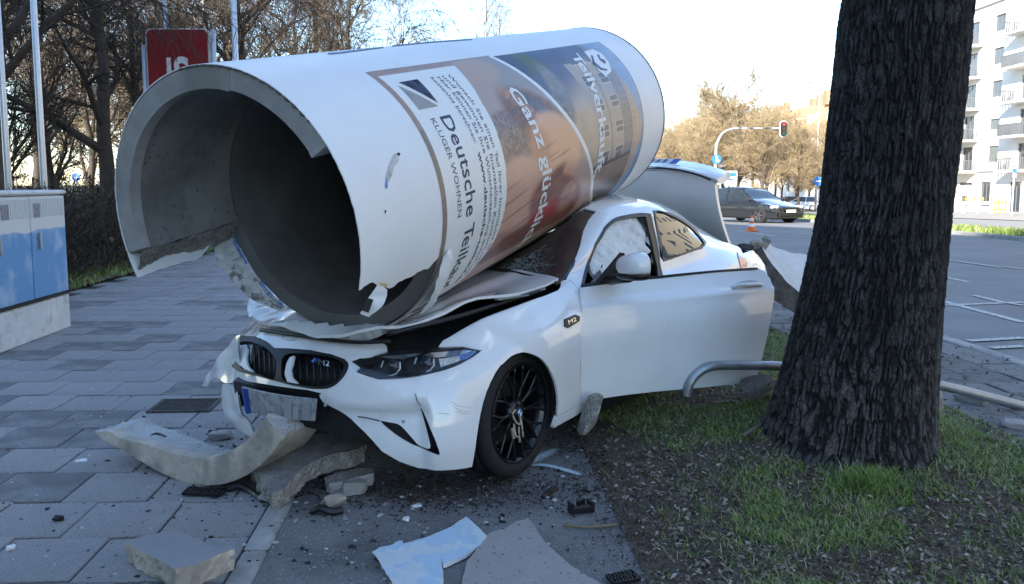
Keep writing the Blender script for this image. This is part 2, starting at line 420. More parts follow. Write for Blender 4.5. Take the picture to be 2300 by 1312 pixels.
# paving slabs laid in running bond
def slabs(rootname, x1, ncol, w, y0, y1, d, mats, left=True, far_y=11.5, seed=3, uneven=.003):
    rr = random.Random(seed)
    root = bpy.data.objects.new(rootname, None); link(root); root['kind'] = 'structure'
    protos = []; FV = MB(); cnt = 0
    for k, m in enumerate(mats):
        o = MB().box((0, 0, -.025), (w - .009, d - .009, .05), bev=.005).build('paving_slab', m, root, auto=30); protos.append(o)
    used = [False] * len(protos)
    half = MB().box((0, 0, -.025), (w / 2 - .009, d - .009, .05), bev=.005)
    r = 0; y = y0
    while y < y1:
        yc = y + d / 2; off = (w * .45 if r % 2 else 0)
        for c in range(ncol + 1):
            lx = (x1 - off - (c + .5) * w) if left else (x1 + c * w + w / 2)
            if lx < x1 - ncol * w + w * .3 and left: continue
            if not left and c >= ncol: continue
            xc = lx - SK * min(yc, 60)
            if abs(xc) > .64 * yc + .45: continue
            z = float(terrain(xc, yc)) + rr.uniform(-uneven, uneven)
            if yc < far_y and cnt < 296:
                i = rr.randrange(len(protos))
                if not used[i]: o = protos[i]; used[i] = True
                else: o = bpy.data.objects.new('paving_slab', protos[i].data); link(o); o.parent = root
                o.location = (xc, yc, z); o.rotation_euler = (rr.uniform(-uneven, uneven) * 1.5, rr.uniform(-uneven, uneven) * 1.5, SK + rr.uniform(-.004, .004)); cnt += 1
            else: FV.box((xc, yc, z - .025), (w - .012, d - .012, .05))
        if left and off:   # cut slab at the edge
            xc = x1 - off / 2 - SK * min(yc, 60)
            if abs(xc) < .64 * yc + .3:
                FV.box((xc, yc, -.025), (off - .009, d - .009, .05), rot=rotm('Z', SK))
        y += d; r += 1
    if FV.n:
        o = FV.build('paving_slabs_beyond', mats[0], root); o['kind'] = 'stuff'
    return root
slab3 = mat('stained_paving_concrete', (0.16, 0.155, 0.155), 0.85, var=.2, vscale=5, col2=(.21, .205, .2), c2scale=2.2, speck=(.07, .07, .07), speckscale=130, speckamt=.62, bump=.35, bscale=160, bdist=.003)
slabs('footpath', -.88, 11, .40, 2.62, 36, .397, [M['slab'], M['slab2'], slab3], far_y=10.6)
dirtyslab = mat('dirty_paving', (0.17, 0.165, 0.165), 0.9, var=.2, vscale=4, col2=(.07, .06, .05), c2scale=5, c2lo=.5, c2hi=.68, speck=(.05, .045, .04), speckscale=60, speckamt=.6, bump=.5, bscale=90, bdist=.005)
slabs('roadside_footway', 3.24, 4, .335, 4.2, 40, .33, [dirtyslab, mat('dirty_paving_pale', (.20, .195, .19), .9, var=.2, vscale=5, col2=(.08, .07, .06), c2scale=6, c2lo=.52, c2hi=.7, bump=.5, bscale=90, bdist=.005)], left=False, far_y=16, uneven=.007)
# road markings: thin worn paint sheets
paintm = mat('worn_road_paint', (0.50, 0.50, 0.48), 0.7, var=.1, col2=(.14, .14, .14), c2scale=26, c2lo=.5, c2hi=.64)
_sz = [0]
def stripe(root, p, q, w, z=-.016):
    _sz[0] = (_sz[0] + 1) % 12; z = z + .0012 * _sz[0]
    p = np.array(p[:2]); q = np.array(q[:2]); d = (q - p) / np.linalg.norm(q - p); n = np.array([-d[1], d[0]]) * w / 2
    k = 12; t = np.linspace(0, 1, k); c = p + (q - p) * t[:, None]
    V = []
    for a in c:
        for s_ in (-1, 1):
            x, y = a + n * s_; V.append((x, y, float(terrain(x, y)) + z))
    meshobj('stripe', V, grid_faces(k, 2, flip=True), paintm, root)
rm = bpy.data.objects.new('road_markings', None); link(rm); rm['kind'] = 'structure'
for a, b, w in [((2108, 617), (2176, 631), .10), ((2106, 671), (2300, 721), .11), ((2126, 683), (2300, 676), .11), ((2188, 661), (2262, 679), .10), ((2250, 676), (2300, 684), .09),
                ((2176, 763), (2300, 756), .10), ((2225, 779), (2300, 775), .09), ((1640, 560), (1700, 548), .09), ((1790, 524), (1816, 524), .2), ((2130, 583), (2250, 600), .07), ((2255, 598), (2300, 604), .07)]:
    stripe(rm, gnd(*a), gnd(*b), w)
for y in range(24, 100, 6):
    stripe(rm, (9.0 - SK * min(y, 60), y), (9.0 - SK * min(y + 3, 60), y + 3), .12)
    stripe(rm, (12.0 - SK * min(y, 60), y), (12.0 - SK * min(y + 3, 60), y + 3), .12)
# ---- soils for the green strips
def mnd(X, Y): return mound(X, Y) * smooth(.50, .95, X) * (1 - smooth(2.75, 3.02, X)) + .02 * (fbm(X * 5, Y * 5, 3) - .5)
sheet('tree_strip_soil', np.linspace(.70, 3.18, 60), np.concatenate([np.linspace(-3, 2, 5), np.linspace(2.1, 9, 150), np.linspace(9.3, 60, 60)]), 0.0, M['dirt'], extra=mnd)
sheet('left_verge_soil', np.linspace(-8.5, -5.3, 10), np.linspace(0, 60, 80), 0.015, M['dirt'], extra=lambda X, Y: .05 * (fbm(X * 2, Y * 2, 5) - .3))
gr_soil = mat('grassy_soil', (0.05, 0.07, 0.025), 0.95, var=.4, vscale=6, bump=.8, bscale=20, bdist=.05)
sheet('right_verge_soil', np.linspace(14.76, 16.5, 5), np.linspace(5, 110, 60), 0.06, gr_soil)
# grass: blades as real geometry
grass1 = mat('grass_blades', (1, 1, 1), 0.7, attr='tint')
def grass(name, label_pts, n, hfun, wid=.006, seed=1, cols=((.11, .19, .03), (.23, .32, .075), (.40, .36, .19)), zf=None, lean=.5):
    r = np.random.RandomState(seed); X, Y = label_pts(r, n); n = len(X)
    H = hfun(X, Y, r); a = r.rand(n) * 2 * np.pi; ln = H * lean * (.3 + r.rand(n)); Z = zf(X, Y)
    px, py = np.cos(a), np.sin(a); w = wid * (.6 + .8 * r.rand(n))
    base = np.stack([X, Y, Z], -1)
    s = np.stack([-py * w / 2, px * w / 2, 0 * X], -1)
    mid = base + np.stack([px * ln * .35, py * ln * .35, H * .6], -1); tip = base + np.stack([px * ln, py * ln, H * .92], -1)
    V = np.stack([base - s, base + s, mid + s * .8, mid - s * .8, tip + s * .1, tip - s * .1], 1).reshape(-1, 3)
    i = np.arange(n)[:, None] * 6; Fq = np.concatenate([i + [0, 1, 2, 3], i + [3, 2, 4, 5]])
    o = meshobj(name, V, Fq, grass1, None, False); o['kind'] = 'stuff'
    k = r.rand(n)[:, None]; c = np.array(cols); u = r.rand(n)[:, None]; dp = .72 + .2 * (fbm(X * 1.7, Y * 1.7, 44) > .5)[:, None]
    C = (c[0] * (1 - u) + c[1] * u) * (k < dp) + c[2] * (k >= dp)
    color_attr(o, 'tint', np.repeat(C, 6, 0)); return o
def gz(X, Y): return mnd(X, Y) + terrain(X, Y)
def strip_pts(r, n):
    Y = 2.3 + 6.5 * r.rand(n) ** 1.5; lx = .74 + 2.4 * r.rand(n); X = lx - SK * Y
    d = fbm(X * 2.6, Y * 2.6, 11); clump = fbm(X * 9, Y * 9, 12)
    edge = smooth(.72, 1.15, lx + .25 * (clump - .5)) * (1 - .5 * smooth(2.85, 3.1, lx))
    dens = (.14 + 1.15 * smooth(.42, .6, d)) * (.35 + smooth(.4, .65, clump)) * edge
    dens = np.maximum(dens, 1.0 * np.exp(-((X - 1.62) / .13) ** 2 - ((Y - 3.85) / .10) ** 2))
    dens = dens * (1 - np.exp(-((X - .6) / .28) ** 2 - ((Y - 4.5) / .5) ** 2)) + .5 * smooth(1.9, 2.4, X) * edge * smooth(.3, .55, clump)
    trunk = np.hypot(X - 1.80, Y - 4.42) < .44
    k = (r.rand(n) < dens) & ~trunk; return X[k], Y[k]
def gh(X, Y, r):
    t = np.exp(-((X - 1.62) / .14) ** 2 - ((Y - 3.85) / .12) ** 2) + .6 * np.exp(-((X - 2.35) / .15) ** 2 - ((Y - 4.6) / .25) ** 2)
    return (.010 + .022 * r.rand(len(X)) ** 1.5 + .014 * fbm(X * 4, Y * 4, 9)) * (1 + 1.9 * t)
g = grass('tree_strip_grass', strip_pts, 210000, gh, .0036, 1, zf=gz, lean=1.3)
# leaf litter
litm = mat('leaf_litter', (1, 1, 1), .85, attr='tint')
def litter(name, n, pts, size, seed, cols, zf):
    r = np.random.RandomState(seed); X, Y = pts(r, n); n = len(X); Z = zf(X, Y) + .004 + .012 * r.rand(n)
    a = r.rand(n) * 6.28; s = size * (.4 + r.rand(n)); tl = (r.rand(n) - .5) * 1.2; tl2 = (r.rand(n) - .5) * 1.2
    u = np.stack([np.cos(a), np.sin(a), tl], -1) * s[:, None]; v = np.stack([-np.sin(a), np.cos(a), tl2], -1) * (s * (.35 + .3 * r.rand(n)))[:, None]
    c = np.stack([X, Y, Z], -1)
    up = np.zeros((n, 3)); up[:, 2] = s * .25
    V = np.stack([c - u, c - v * .9 - u * .1 + up, c + u + up * .5, c + v + up], 1).reshape(-1, 3)
    Fq = np.arange(n * 4).reshape(-1, 4)
    o = meshobj(name, V, Fq, litm); o['kind'] = 'stuff'
    cc = np.array(cols)[r.randint(len(cols), size=n)] * (.6 + .7 * r.rand(n))[:, None]
    color_attr(o, 'tint', np.repeat(cc, 4, 0)); return o
LC = [(.16, .12, .085), (.24, .19, .14), (.09, .065, .045), (.34, .31, .26), (.19, .16, .13), (.13, .10, .07)]
def lit_pts(r, n):
    Y = 2.3 + 6.3 * r.rand(n) ** 1.5; lx = .66 + 2.5 * r.rand(n) ; X = lx - SK * Y
    d = 1 - smooth(.45, .62, fbm(X * 2.6, Y * 2.6, 11)) * .75
    d *= smooth(.60, .95, lx + .3 * (fbm(X * 8, Y * 8, 4) - .5))
    k = (r.rand(n) < d) & (np.hypot(X - 1.80, Y - 4.42) > .40); return X[k], Y[k]
litter('leaf_litter', 30000, lit_pts, .0125, 5, LC, gz)
litter('small_leaf_litter', 30000, lit_pts, .0055, 15, LC, gz)
def edge_pts(r, n):
    Y = 2.6 + 3.0 * r.rand(n); lx = .80 - np.abs(r.randn(n)) * .16; return lx - SK * Y, Y
litter('soil_crumbs_by_path_edge', 1500, edge_pts, .009, 6, [(.03, .025, .02), (.05, .04, .03), (.12, .1, .08)], lambda X, Y: 0 * X - .002)
def fw_pts(r, n):
    Y = 5 + 11 * r.rand(n); lx = 3.1 + 1.5 * r.rand(n) ** 1.3; return lx - SK * Y, Y
litter('litter_on_roadside_footway', 1300, fw_pts, .018, 8, [(.04, .032, .022), (.09, .07, .05), (.05, .06, .02)], lambda X, Y: 0 * X + .004)
# left verge under the hedge
def lv_pts(r, n):
    Y = 6 + 26 * r.rand(n) ** 1.4; lx = -5.25 - 2.2 * r.rand(n); k = r.rand(n) < (.3 + .9 * smooth(.4, .6, fbm(lx * 1.5, Y * 1.5, 21))); return (lx - SK * Y)[k], Y[k]
grass('left_verge_grass', lv_pts, 30000, lambda X, Y, r: .05 + .09 * r.rand(len(X)), .012, 3, zf=lambda X, Y: .02 + 0 * X, lean=.8)
litter('left_verge_leaves', 2500, lv_pts, .035, 9, LC, lambda X, Y: .03 + 0 * X)
def rv_pts(r, n):
    Y = 16 + 50 * r.rand(n); lx = 14.75 + 1.7 * r.rand(n); return lx - SK * np.minimum(Y, 60), Y
grass('right_verge_grass', rv_pts, 15000, lambda X, Y, r: .07 + .12 * r.rand(len(X)), .03, 4, zf=lambda X, Y: .06 + terrain(X, Y), lean=.6)

# ================================================================== ADVERTISING COLUMN
TC = np.array([-1.14738462, 3.45535385, 1.29012308]); TA = np.array([0.45197145, 0.87145732, 0.19048346]); TL = 3.771; RT = .66
TU = np.array([0.88771095, -0.46040121, 0.]); TV = np.array([-0.08769882, -0.16909426, 0.9816904])
def TP(a, ph, R=RT):
    a = np.asarray(a, float)[..., None]; p = np.radians(np.asarray(ph, float))[..., None]; R = np.asarray(R, float)
    if R.ndim: R = R[..., None]
    return TC + a * TA + R * (np.cos(p) * TU + np.sin(p) * TV)
def tr(u, v, R=RT):
    d = ray(u, v); o = CO - TC; du, dv, ou, ov = d @ TU, d @ TV, o @ TU, o @ TV
    A_ = du * du + dv * dv; B_ = 2 * (du * ou + dv * ov); C_ = ou * ou + ov * ov - R * R; D = max(B_ * B_ - 4 * A_ * C_, 0)
    t = (-B_ - math.sqrt(D)) / 2 / A_; p = o + d * t
    return np.array([p @ TA, math.degrees(math.atan2(p @ TV, p @ TU))])
col_root = thing('advertising_column', 'white concrete advertising column lying toppled across the hood and roof of the white coupe', 'advertising column')
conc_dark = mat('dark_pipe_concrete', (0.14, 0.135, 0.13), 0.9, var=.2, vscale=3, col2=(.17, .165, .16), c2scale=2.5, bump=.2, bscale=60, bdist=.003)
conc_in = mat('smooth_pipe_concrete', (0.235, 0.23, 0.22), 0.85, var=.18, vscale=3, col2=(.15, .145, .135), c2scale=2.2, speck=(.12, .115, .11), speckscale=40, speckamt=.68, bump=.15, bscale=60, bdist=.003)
# main pipe (second ring), a full tube closed far inside
def tube_solid(name, a0f, a1f, ph0, ph1, Ri, Ro, m, closed, na=10, nph=160, parent=col_root, ragged=0.0):
    ph = np.linspace(ph0, ph1, nph, endpoint=not closed)
    rows = []
    A0 = np.array([a0f(p) for p in ph]); A1 = np.array([a1f(p) for p in ph])
    for t in np.linspace(0, 1, na): rows.append(TP(A0 + (A1 - A0) * t, ph, Ro))
    for t in np.linspace(1, 0, na): rows.append(TP(A0 + (A1 - A0) * t, ph, Ri))
    V = np.array(rows)
    if ragged: 
        nn = fbm(V[..., 0] * 14 + V[..., 2] * 9, V[..., 1] * 14, 5) - .5
        edge = np.zeros(V.shape[:2]); edge[:, :3] = 1; edge[:, -3:] = 1
        V = V + (nn * edge)[..., None] * ragged
    nr = len(rows); Fc = []
    g_ = grid_faces(nr, nph, closed, flip=True).tolist()
    # close between last row and first row (near end)
    for j in range(nph if closed else nph - 1):
        j2 = (j + 1) % nph; g_.append([(nr - 1) * nph + j, 0 * nph + j, 0 * nph + j2, (nr - 1) * nph + j2][::1])
    if not closed:
        for e in (0, nph - 1):
            for k in range(na - 1):
                q = [k * nph + e, (k + 1) * nph + e, (nr - 2 - k) * nph + e, (nr - 1 - k) * nph + e]
                g_.append(q if e else q[::-1])
    o = meshobj(name, V.reshape(-1, 3), g_, m, parent)
    o.data.polygons.foreach_set('use_smooth', np.ones(len(o.data.polygons), bool)); o.data.set_sharp_from_angle(angle=math.radians(35))
    return o
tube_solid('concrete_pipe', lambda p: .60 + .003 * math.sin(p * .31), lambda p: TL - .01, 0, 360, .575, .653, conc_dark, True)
# unseen disc added far inside to keep the interior dark
ph = np.linspace(0, 360, 60, endpoint=False)
V = np.concatenate([TP(np.full(60, TL - .25), ph, .57), [TC + TA * (TL - .25)]]); meshobj('added_end_disc', V, [[i, (i + 1) % 60, 60] for i in range(60)], conc_in, col_root)
# front ring: broken, present only over the left and top
def ringend(p):
    return 0.0 + .006 * fbm(p * .2, 1, 3)
def broke(p):      # jagged lower left end
    return .585
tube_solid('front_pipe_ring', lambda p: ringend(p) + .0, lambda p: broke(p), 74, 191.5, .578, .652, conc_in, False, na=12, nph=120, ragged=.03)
# thick rim lip ending at a clean break on the upper right
tube_solid('rim_lip', lambda p: -.012, lambda p: .10, 30.5, 76, .572, .650, M['concrete'], False, na=4, nph=50, ragged=.012)
tube_solid('rim_lip', lambda p: -.012, lambda p: .045, 76.3, 190.5, .566, .650, M['concrete'], False, na=4, nph=70, ragged=.008)
# fracture surface strip with aggregate, lower left
Vb = []; rr = np.random.RandomState(3)
na_, nt_ = 90, 11
for i, a in enumerate(np.linspace(.0, .585, na_)):
    for j, R in enumerate(np.linspace(.574, .655, nt_)):
        dph = 190.6 + 6.5 * j / (nt_ - 1) * (.7 + .5 * vnoise(a * 11, 0, 9)) + 1.6 * vnoise(a * 26, R * 90, 4)
        Vb.append(TP(a, dph + .6 * rr.rand(), R + .004 * (rr.rand() - .5) * (j < nt_ - 1)))
meshobj('fracture_face', Vb, grid_faces(na_, nt_), M['broken'], col_root, True)
# paper / sheet wrap
def wrap_lo(a):    # lower limit of the wrap angle on the right hand side of the picture
    a = np.asarray(a, float)
    t1 = -19 - 6 * smooth(.06, .2, a) + .5 * np.sin(a * 47) + 1.4 * (fbm(a * 34, 0 * a, 2) - .5)
    t1 = t1 + 5 * smooth(.5, .66, a)
    t2 = np.interp(a, [.6, .68, .80, .90, 1.0, 1.2], [-22, -33, -42, -52, -80, -155]) + 2 * (fbm(a * 45, 0 * a + 3, 2) - .5) * (a < .95)
    t3 = -152 + 0 * a
    return np.where(a < .60, t1, t2)
aa = np.concatenate([np.linspace(-.012, 1.25, 150), np.linspace(1.28, TL, 55)])
hi = 201.5 + 2.5 * (fbm(aa * 9, 0 * aa, 8) - .5) - 8 * smooth(.3, .6, aa)
lo_ = wrap_lo(aa)
nP = 150; t = np.linspace(0, 1, nP)
lo2 = lo_; hi2 = np.where(aa > .60, 205, hi)
PH = lo2[:, None] + (hi2 - lo2)[:, None] * t[None]
AAg = np.repeat(aa[:, None], nP, 1)
ea = AAg.copy(); ea[0] += .006 * (fbm(PH[0] * .9, 0 * PH[0], 6) - .5)
Vw = TP(ea, PH, RT); Vi = TP(ea, PH, RT - .0045)
nA = len(aa)
Fw = grid_faces(nA, nP, flip=True).tolist(); off = nA * nP; Fi = [[q + off for q in f[::-1]] for f in Fw]; Fe = []
for j in range(nP - 1): Fe += [[j, j + 1, off + j + 1, off + j], [(nA - 1) * nP + j + 1, (nA - 1) * nP + j, off + (nA - 1) * nP + j, off + (nA - 1) * nP + j + 1]]
for i in range(nA - 1): Fe += [[i * nP, off + i * nP, off + (i + 1) * nP, (i + 1) * nP], [(i + 1) * nP - 1, (i + 2) * nP - 1, off + (i + 2) * nP - 1, off + (i + 1) * nP - 1]]
# a narrow visible paper edge stack in grey just inside the wrap
wrap = meshobj('poster_wrap', np.concatenate([Vw.reshape(-1, 3), Vi.reshape(-1, 3)]), Fw + Fi + Fe, M['wrap'], col_root, True)
wrap.data.set_sharp_from_angle(angle=math.radians(40))
tube_solid('edge_band', lambda p: -.002, lambda p: .035, -19, 30.3, .648, .6548, M['darkstone'], False, na=2, nph=40, parent=wrap)
tube_solid('paper_layers', lambda p: -.016 + .006 * math.sin(p * 1.7), lambda p: .02, 40, 100, .6515, .6575, mat('old_paper_edge', (.10, .095, .09), .9, var=.5, vscale=60), False, na=2, nph=60, parent=wrap, ragged=.01)
# far end closing plate of the column
V = np.concatenate([TP(np.full(60, TL), ph, .655), [TC + TA * TL]]); meshobj('column_top', V, [[i, (i + 1) % 60, 60] for i in range(60)], M['wrap'], col_root)
# far rim dark seam
tube_solid('top_band', lambda p: TL - .012, lambda p: TL + .004, 0, 360, .63, .664, M['darkstone'], True, na=2, nph=120)
# torn flaps
def flap(name, pts_aphR, wfun, parent=wrap, m=M['wrap'], th=.004):
    """ribbon: list of rows, each a list of (a,ph,R)"""
    R_ = [[TP(a, p, r) for a, p, r in row] for row in pts_aphR]
    V = np.array(R_); n, k, _ = V.shape
    Vd = catmull(V.reshape(n, -1), 5).reshape(-1, k, 3); Vd = np.array([catmull(x, 5) for x in Vd]); n, k, _ = Vd.shape
    nn = np.stack([fbm(Vd[..., 0] * 30, Vd[..., 2] * 30, 3), fbm(Vd[..., 1] * 30, Vd[..., 2] * 30, 5), fbm(Vd[..., 0] * 30, Vd[..., 1] * 30, 7)], -1) - .5
    Vd = Vd + nn * wfun
    return meshobj(name, Vd.reshape(-1, 3), grid_faces(n, k), m, parent, True)
flap('torn_flap', [[(.60, -22, .665), (.63, -20, .675), (.67, -21, .672)], [(.58, -30, .685), (.63, -29, .70), (.70, -30, .68)], [(.60, -42, .70), (.66, -42, .705), (.76, -44, .675)], [(.62, -52, .70), (.70, -53, .70), (.82, -55, .668)]], .02)
def fpx(name, rows, m, wf=.008):
    V = np.array([[aty(u, v, y) for u, v, y in r] for r in rows]); n, k, _ = V.shape
    Vd = catmull(V.reshape(n, -1), 5).reshape(-1, k, 3); Vd = np.array([catmull(x, 5) for x in Vd]); n, k, _ = Vd.shape
    nn = np.stack([fbm(Vd[..., 0] * 40, Vd[..., 2] * 40, 3 + q) for q in range(3)], -1) - .5
    return meshobj(name, (Vd + nn * wf).reshape(-1, 3), grid_faces(n, k), m, wrap, True)
fpx('torn_flap', [[(850, 636, 3.17), (872, 650, 3.19)], [(834, 658, 3.16), (868, 668, 3.19)], [(824, 682, 3.16), (855, 690, 3.18)], [(808, 702, 3.17), (826, 713, 3.18)]], M['wrap'], .012)
fpx('yellow_foam', [[(852, 633, 3.16), (868, 640, 3.165)], [(855, 640, 3.158), (871, 647, 3.165)]], mat('yellow_foam', (.5, .36, .12), .9), .01)
fpx('black_patch', [[(823, 669, 3.145), (839, 673, 3.150)], [(814, 698, 3.150), (828, 703, 3.155)]], mat('olive_black_patch', (.035, .034, .028), .8), 0)
paint_blue = mat('blue_torn_paper', (.15, .26, .52), .8, var=.4, vscale=30, col2=(.45, .47, .5), c2scale=14, c2lo=.5, c2hi=.6)
torn = mat('torn_white_paper', (.62, .62, .60), .9, var=.3, vscale=14, col2=(.22, .21, .2), c2scale=18, c2lo=.52, c2hi=.62, bump=.5, bscale=40)
flap('torn_flap', [[(.600, 195, .659), (.52, 195, .67)], [(.600, 204, .665), (.47, 203, .70)], [(.600, 214, .665), (.50, 213, .715)], [(.60, 224, .665), (.52, 225, .71)], [(.60, 238, .663), (.56, 238, .675)]], .035, m=torn)
flap('blue_scrap', [[(.594, 196, .648), (.590, 196, .664)], [(.588, 204, .645), (.584, 204, .668)], [(.594, 211, .650), (.590, 211, .664)]], .012, m=paint_blue)
flap('blue_scrap', [[(.594, 221, .650), (.590, 221, .668)], [(.588, 228, .648), (.58, 228, .672)], [(.594, 236, .650), (.590, 236, .668)]], .012, m=paint_blue)
# scuff tear on the white face
def decal(parent, name, pts, m, R=.6625, step=.02, seed=0):
    q = np.array([tr(*p) for p in pts]); S = np.stack([q[:, 0], np.radians(q[:, 1]) * RT], -1)
    P, T, _ = flat_region(S, [], step); V = TP(P[:, 0], np.degrees(P[:, 1] / RT), R)
    return meshobj(name, V, T, m, parent, True)
decal(wrap, 'tear', [(886, 345), (896, 346), (894, 362), (884, 375), (878, 395), (870, 412), (866, 398), (873, 372)], torn, .6635, .01)
decal(wrap, 'tear', [(866, 400), (870, 402), (869, 425), (864, 420)], paint_blue, .6630, .01)
decal(wrap, 'tear', [(892, 343), (898, 345), (896, 351), (890, 349)], M['blackrough'], .6637, .01)
decal(wrap, 'tear', [(863, 472), (867, 473), (864, 481)], M['blackrough'], .6630, .01)
decal(wrap, 'top_tear', [(735, 120), (760, 118), (800, 113), (860, 106), (862, 108), (800, 116), (765, 121), (738, 123)], mat('grey_blue_tear', (.25, .32, .42), .7), .6630, .02)
decal(wrap, 'top_tear', [(880, 103), (960, 95), (1060, 88), (1060, 90), (960, 97), (882, 105)], mat('grey_blue_tear', (.25, .32, .42), .7), .6630, .02)
# ---- poster print (colour attribute on a curved sheet)
def poster():
    a = np.linspace(.572, 3.285, 470); s = np.linspace(math.radians(58.3) * RT, math.radians(-72) * RT, 300)
    Ag, Sg = np.meshgrid(a, s, indexing='ij'); PHd = np.degrees(Sg / RT)
    V = TP(Ag, PHd, .6612); C = np.zeros(Ag.shape + (3,)); 
    def S(p): q = tr(*p); return q[0], math.radians(q[1]) * RT
    n1 = fbm(Ag * 9, Sg * 9, 1); n2 = fbm(Ag * 60, Sg * 60, 2, 3); n3 = fbm(Ag * 4 + 7, Sg * 24, 3)
    w1 = np.interp(PHd, [-72, -44, -29, -10, 8, 33, 57], [.98, 1.066, 1.15, 1.175, 1.182, 1.19, 1.262])
    w2 = np.interp(PHd, [-72, -52, -31, -15, 4, 22, 40, 57], [3.1, 2.75, 2.455, 2.305, 2.117, 1.94, 1.793, 1.67])
    top = math.radians(57.2) * RT
    C[:] = (.30, .24, .21)
    # strip frame with streaks
    C[:] = np.where((fbm(Ag * 3, Sg * 5, 9) > .5)[..., None], (.27, .205, .18), (.19, .17, .155)) * (.8 + .4 * n2[..., None])
    pan = (Ag > .612) & (Ag < w1) & (Sg < top - .030)
    C[pan] = (.74, .76, .77)
    # ---- photo of a lying sleeper: blurred shapes
    ph1 = (Ag >= w1) & (Ag < w2) & (Sg < top)
    def blob(p, ra, rs_, rot=0, soft=.25):
        ca, cs = S(p); da, ds = Ag - ca, Sg - cs; cr_, sr_ = math.cos(rot), math.sin(rot)
        x = (da * cr_ + ds * sr_) / ra; y = (-da * sr_ + ds * cr_) / rs_
        return 1 - smooth(1 - soft, 1 + soft, np.sqrt(x * x + y * y))
    I = np.zeros_like(C); I[:] = (.36, .28, .25)
    I = I * (.9 + .2 * n1[..., None])
    def over(mask, col, tex=None):
        nonlocal I
        col = np.array(col); cc = col * (1 if tex is None else tex[..., None]); I = I * (1 - mask[..., None]) + cc * mask[..., None]
    over(smooth(.10, .24, Sg - S((1150, 235))[1] + (w2 - Ag) * -.2 + .15) * smooth(.0, .25, Ag - w1 - .1), (.25, .26, .28))
    over(blob((1040, 205), .28, .22, .3), (.33, .27, .25)); over(blob((1060, 160), .25, .10, 0), (.37, .30, .26))
    over(blob((1120, 240), .16, .16, 0), (.34, .285, .27))
    # knitted grey blanket
    over(blob((1150, 330), .30, .19, .05, .06), (.20, .16, .15), .35 + 1.3 * fbm(Ag * 75, Sg * 75, 31, 2))
    # hair, many strands
    strand = .55 + .9 * vnoise(Ag * 20 + Sg * 8, Sg * 90 - Ag * 40, 8)
    over(blob((1215, 270), .36, .17, -.45, .15), (.16, .085, .055), strand)
    over(blob((1185, 235), .22, .05, -.5, .4), (.36, .20, .12), strand)
    over(blob((1225, 255), .25, .05, -.7, .4), (.10, .10, .12), strand)
    # face
    over(blob((1255, 330), .30, .19, -.35, .12), (.58, .36, .25), .92 + .16 * n1)
    over(blob((1262, 300), .20, .10, -.4, .5), (.55, .34, .22)); over(blob((1215, 330), .12, .12, 0, .5), (.42, .235, .15))
    for p, ra, rb in [((1240, 350), .085, .004), ((1246, 356), .07, .003), ((1262, 348), .09, .003), ((1270, 340), .06, .004), ((1228, 330), .10, .004)]: over(blob(p, ra, rb, .12, .9), (.24, .12, .08))
    over(smooth(.0, .2, S((1280, 330))[1] - Sg) * blob((1262, 360), .2, .14, -.3, .5), (.40, .22, .15)); over(blob((1250, 395), .12, .035, .4, .5), (.12, .05, .04)); over(blob((1238, 400), .10, .018, .5, .5), (.26, .09, .07))
    over(blob((1253, 400), .06, .05, 0, .5), (.11, .06, .05))
    # hand, sleeve and red jumper
    over(blob((1165, 440), .32, .20, 0, .12), (.47, .31, .25), .9 + .2 * n1); over(blob((1120, 470), .22, .10, .3, .3), (.44, .29, .23))
    for k in range(4): over(blob((1110 + k * 26, 450 + k * 12), .26, .005, .15, .6), (.22, .12, .09))
    over(blob((1250, 455), .42, .17, -.3, .12), (.20, .085, .06), strand)
    over(blob((1215, 490), .22, .11, .1, .2), (.32, .035, .03)); over(blob((1275, 440), .13, .10, 0, .4), (.34, .20, .16), strand)
    over(blob((1150, 540), .5, .08, .0, .3), (.16, .085, .07)); over(blob((1090, 560), .2, .05, .2, .3), (.3, .2, .17))
    C[ph1] = I[ph1] * .95
    # ---- photo of an old town house
    ph2 = (Ag >= w2 + .045) & (Sg < top) & (Ag < 3.27)
    I = np.zeros_like(C); I[:] = (.33, .29, .24); I = I * (.88 + .24 * n1[..., None])
    over(smooth(-.12, .12, Sg - S((1235, 235))[1] - (Ag - 2.0) * .25), (.035, .06, .14), .6 + .8 * n1)
    over(blob((1175, 140), .22, .10, -.25), (.05, .075, .02), .5 + n2); over(blob((1150, 150), .16, .12), (.02, .035, .08))
    over(blob((1255, 205), .10, .20, 0, .3), (.16, .17, .18), .5 + n2); over(blob((1265, 250), .14, .10, 0, .4), (.13, .13, .13), .4 + 1.2 * fbm(Ag * 50, Sg * 50, 77, 2))
    # house facade frame: floors along a, windows along s
    fa = S((1330, 280))[0]
    fac = (Ag > w2 + .02) & (Sg < S((1270, 110))[1] + 0) & (Ag > 2.42 - .1 * (Sg)) & (Sg > S((1390, 355))[1]) & (Sg < S((1290, 150))[1] + .03)
    I[fac] = np.array((.30, .28, .25)) * (.9 + .2 * n2[fac][:, None])
    wy = ((Sg + 5) / .165) % 1; wx = ((Ag - 2.40) / .26) % 1
    win = fac & (wx > .3) & (wx < .8) & (wy > .25) & (wy < .68)
    I[win] = (.075, .08, .09); fr = fac & (wx > .26) & (wx < .84) & (wy > .21) & (wy < .72) & ~win; I[fr] = (.42, .41, .39)
    bar = win & (np.abs(wy - .465) < .02); I[bar] = (.35, .35, .34)
    I[fac & (np.abs(Ag - 2.66) < .01)] = (.15, .14, .13)
    roof = (Ag > 2.88) & (Ag < 3.05) & (Sg < top) & (Sg > S((1390, 355))[1] - .02); over(roof * 1.0, (.17, .165, .18), .8 + .4 * vnoise(Ag * 8, Sg * 60, 5))
    low = Sg < S((1370, 362))[1]; over(low * 1.0, (.22, .165, .14), .85 + .3 * n1)
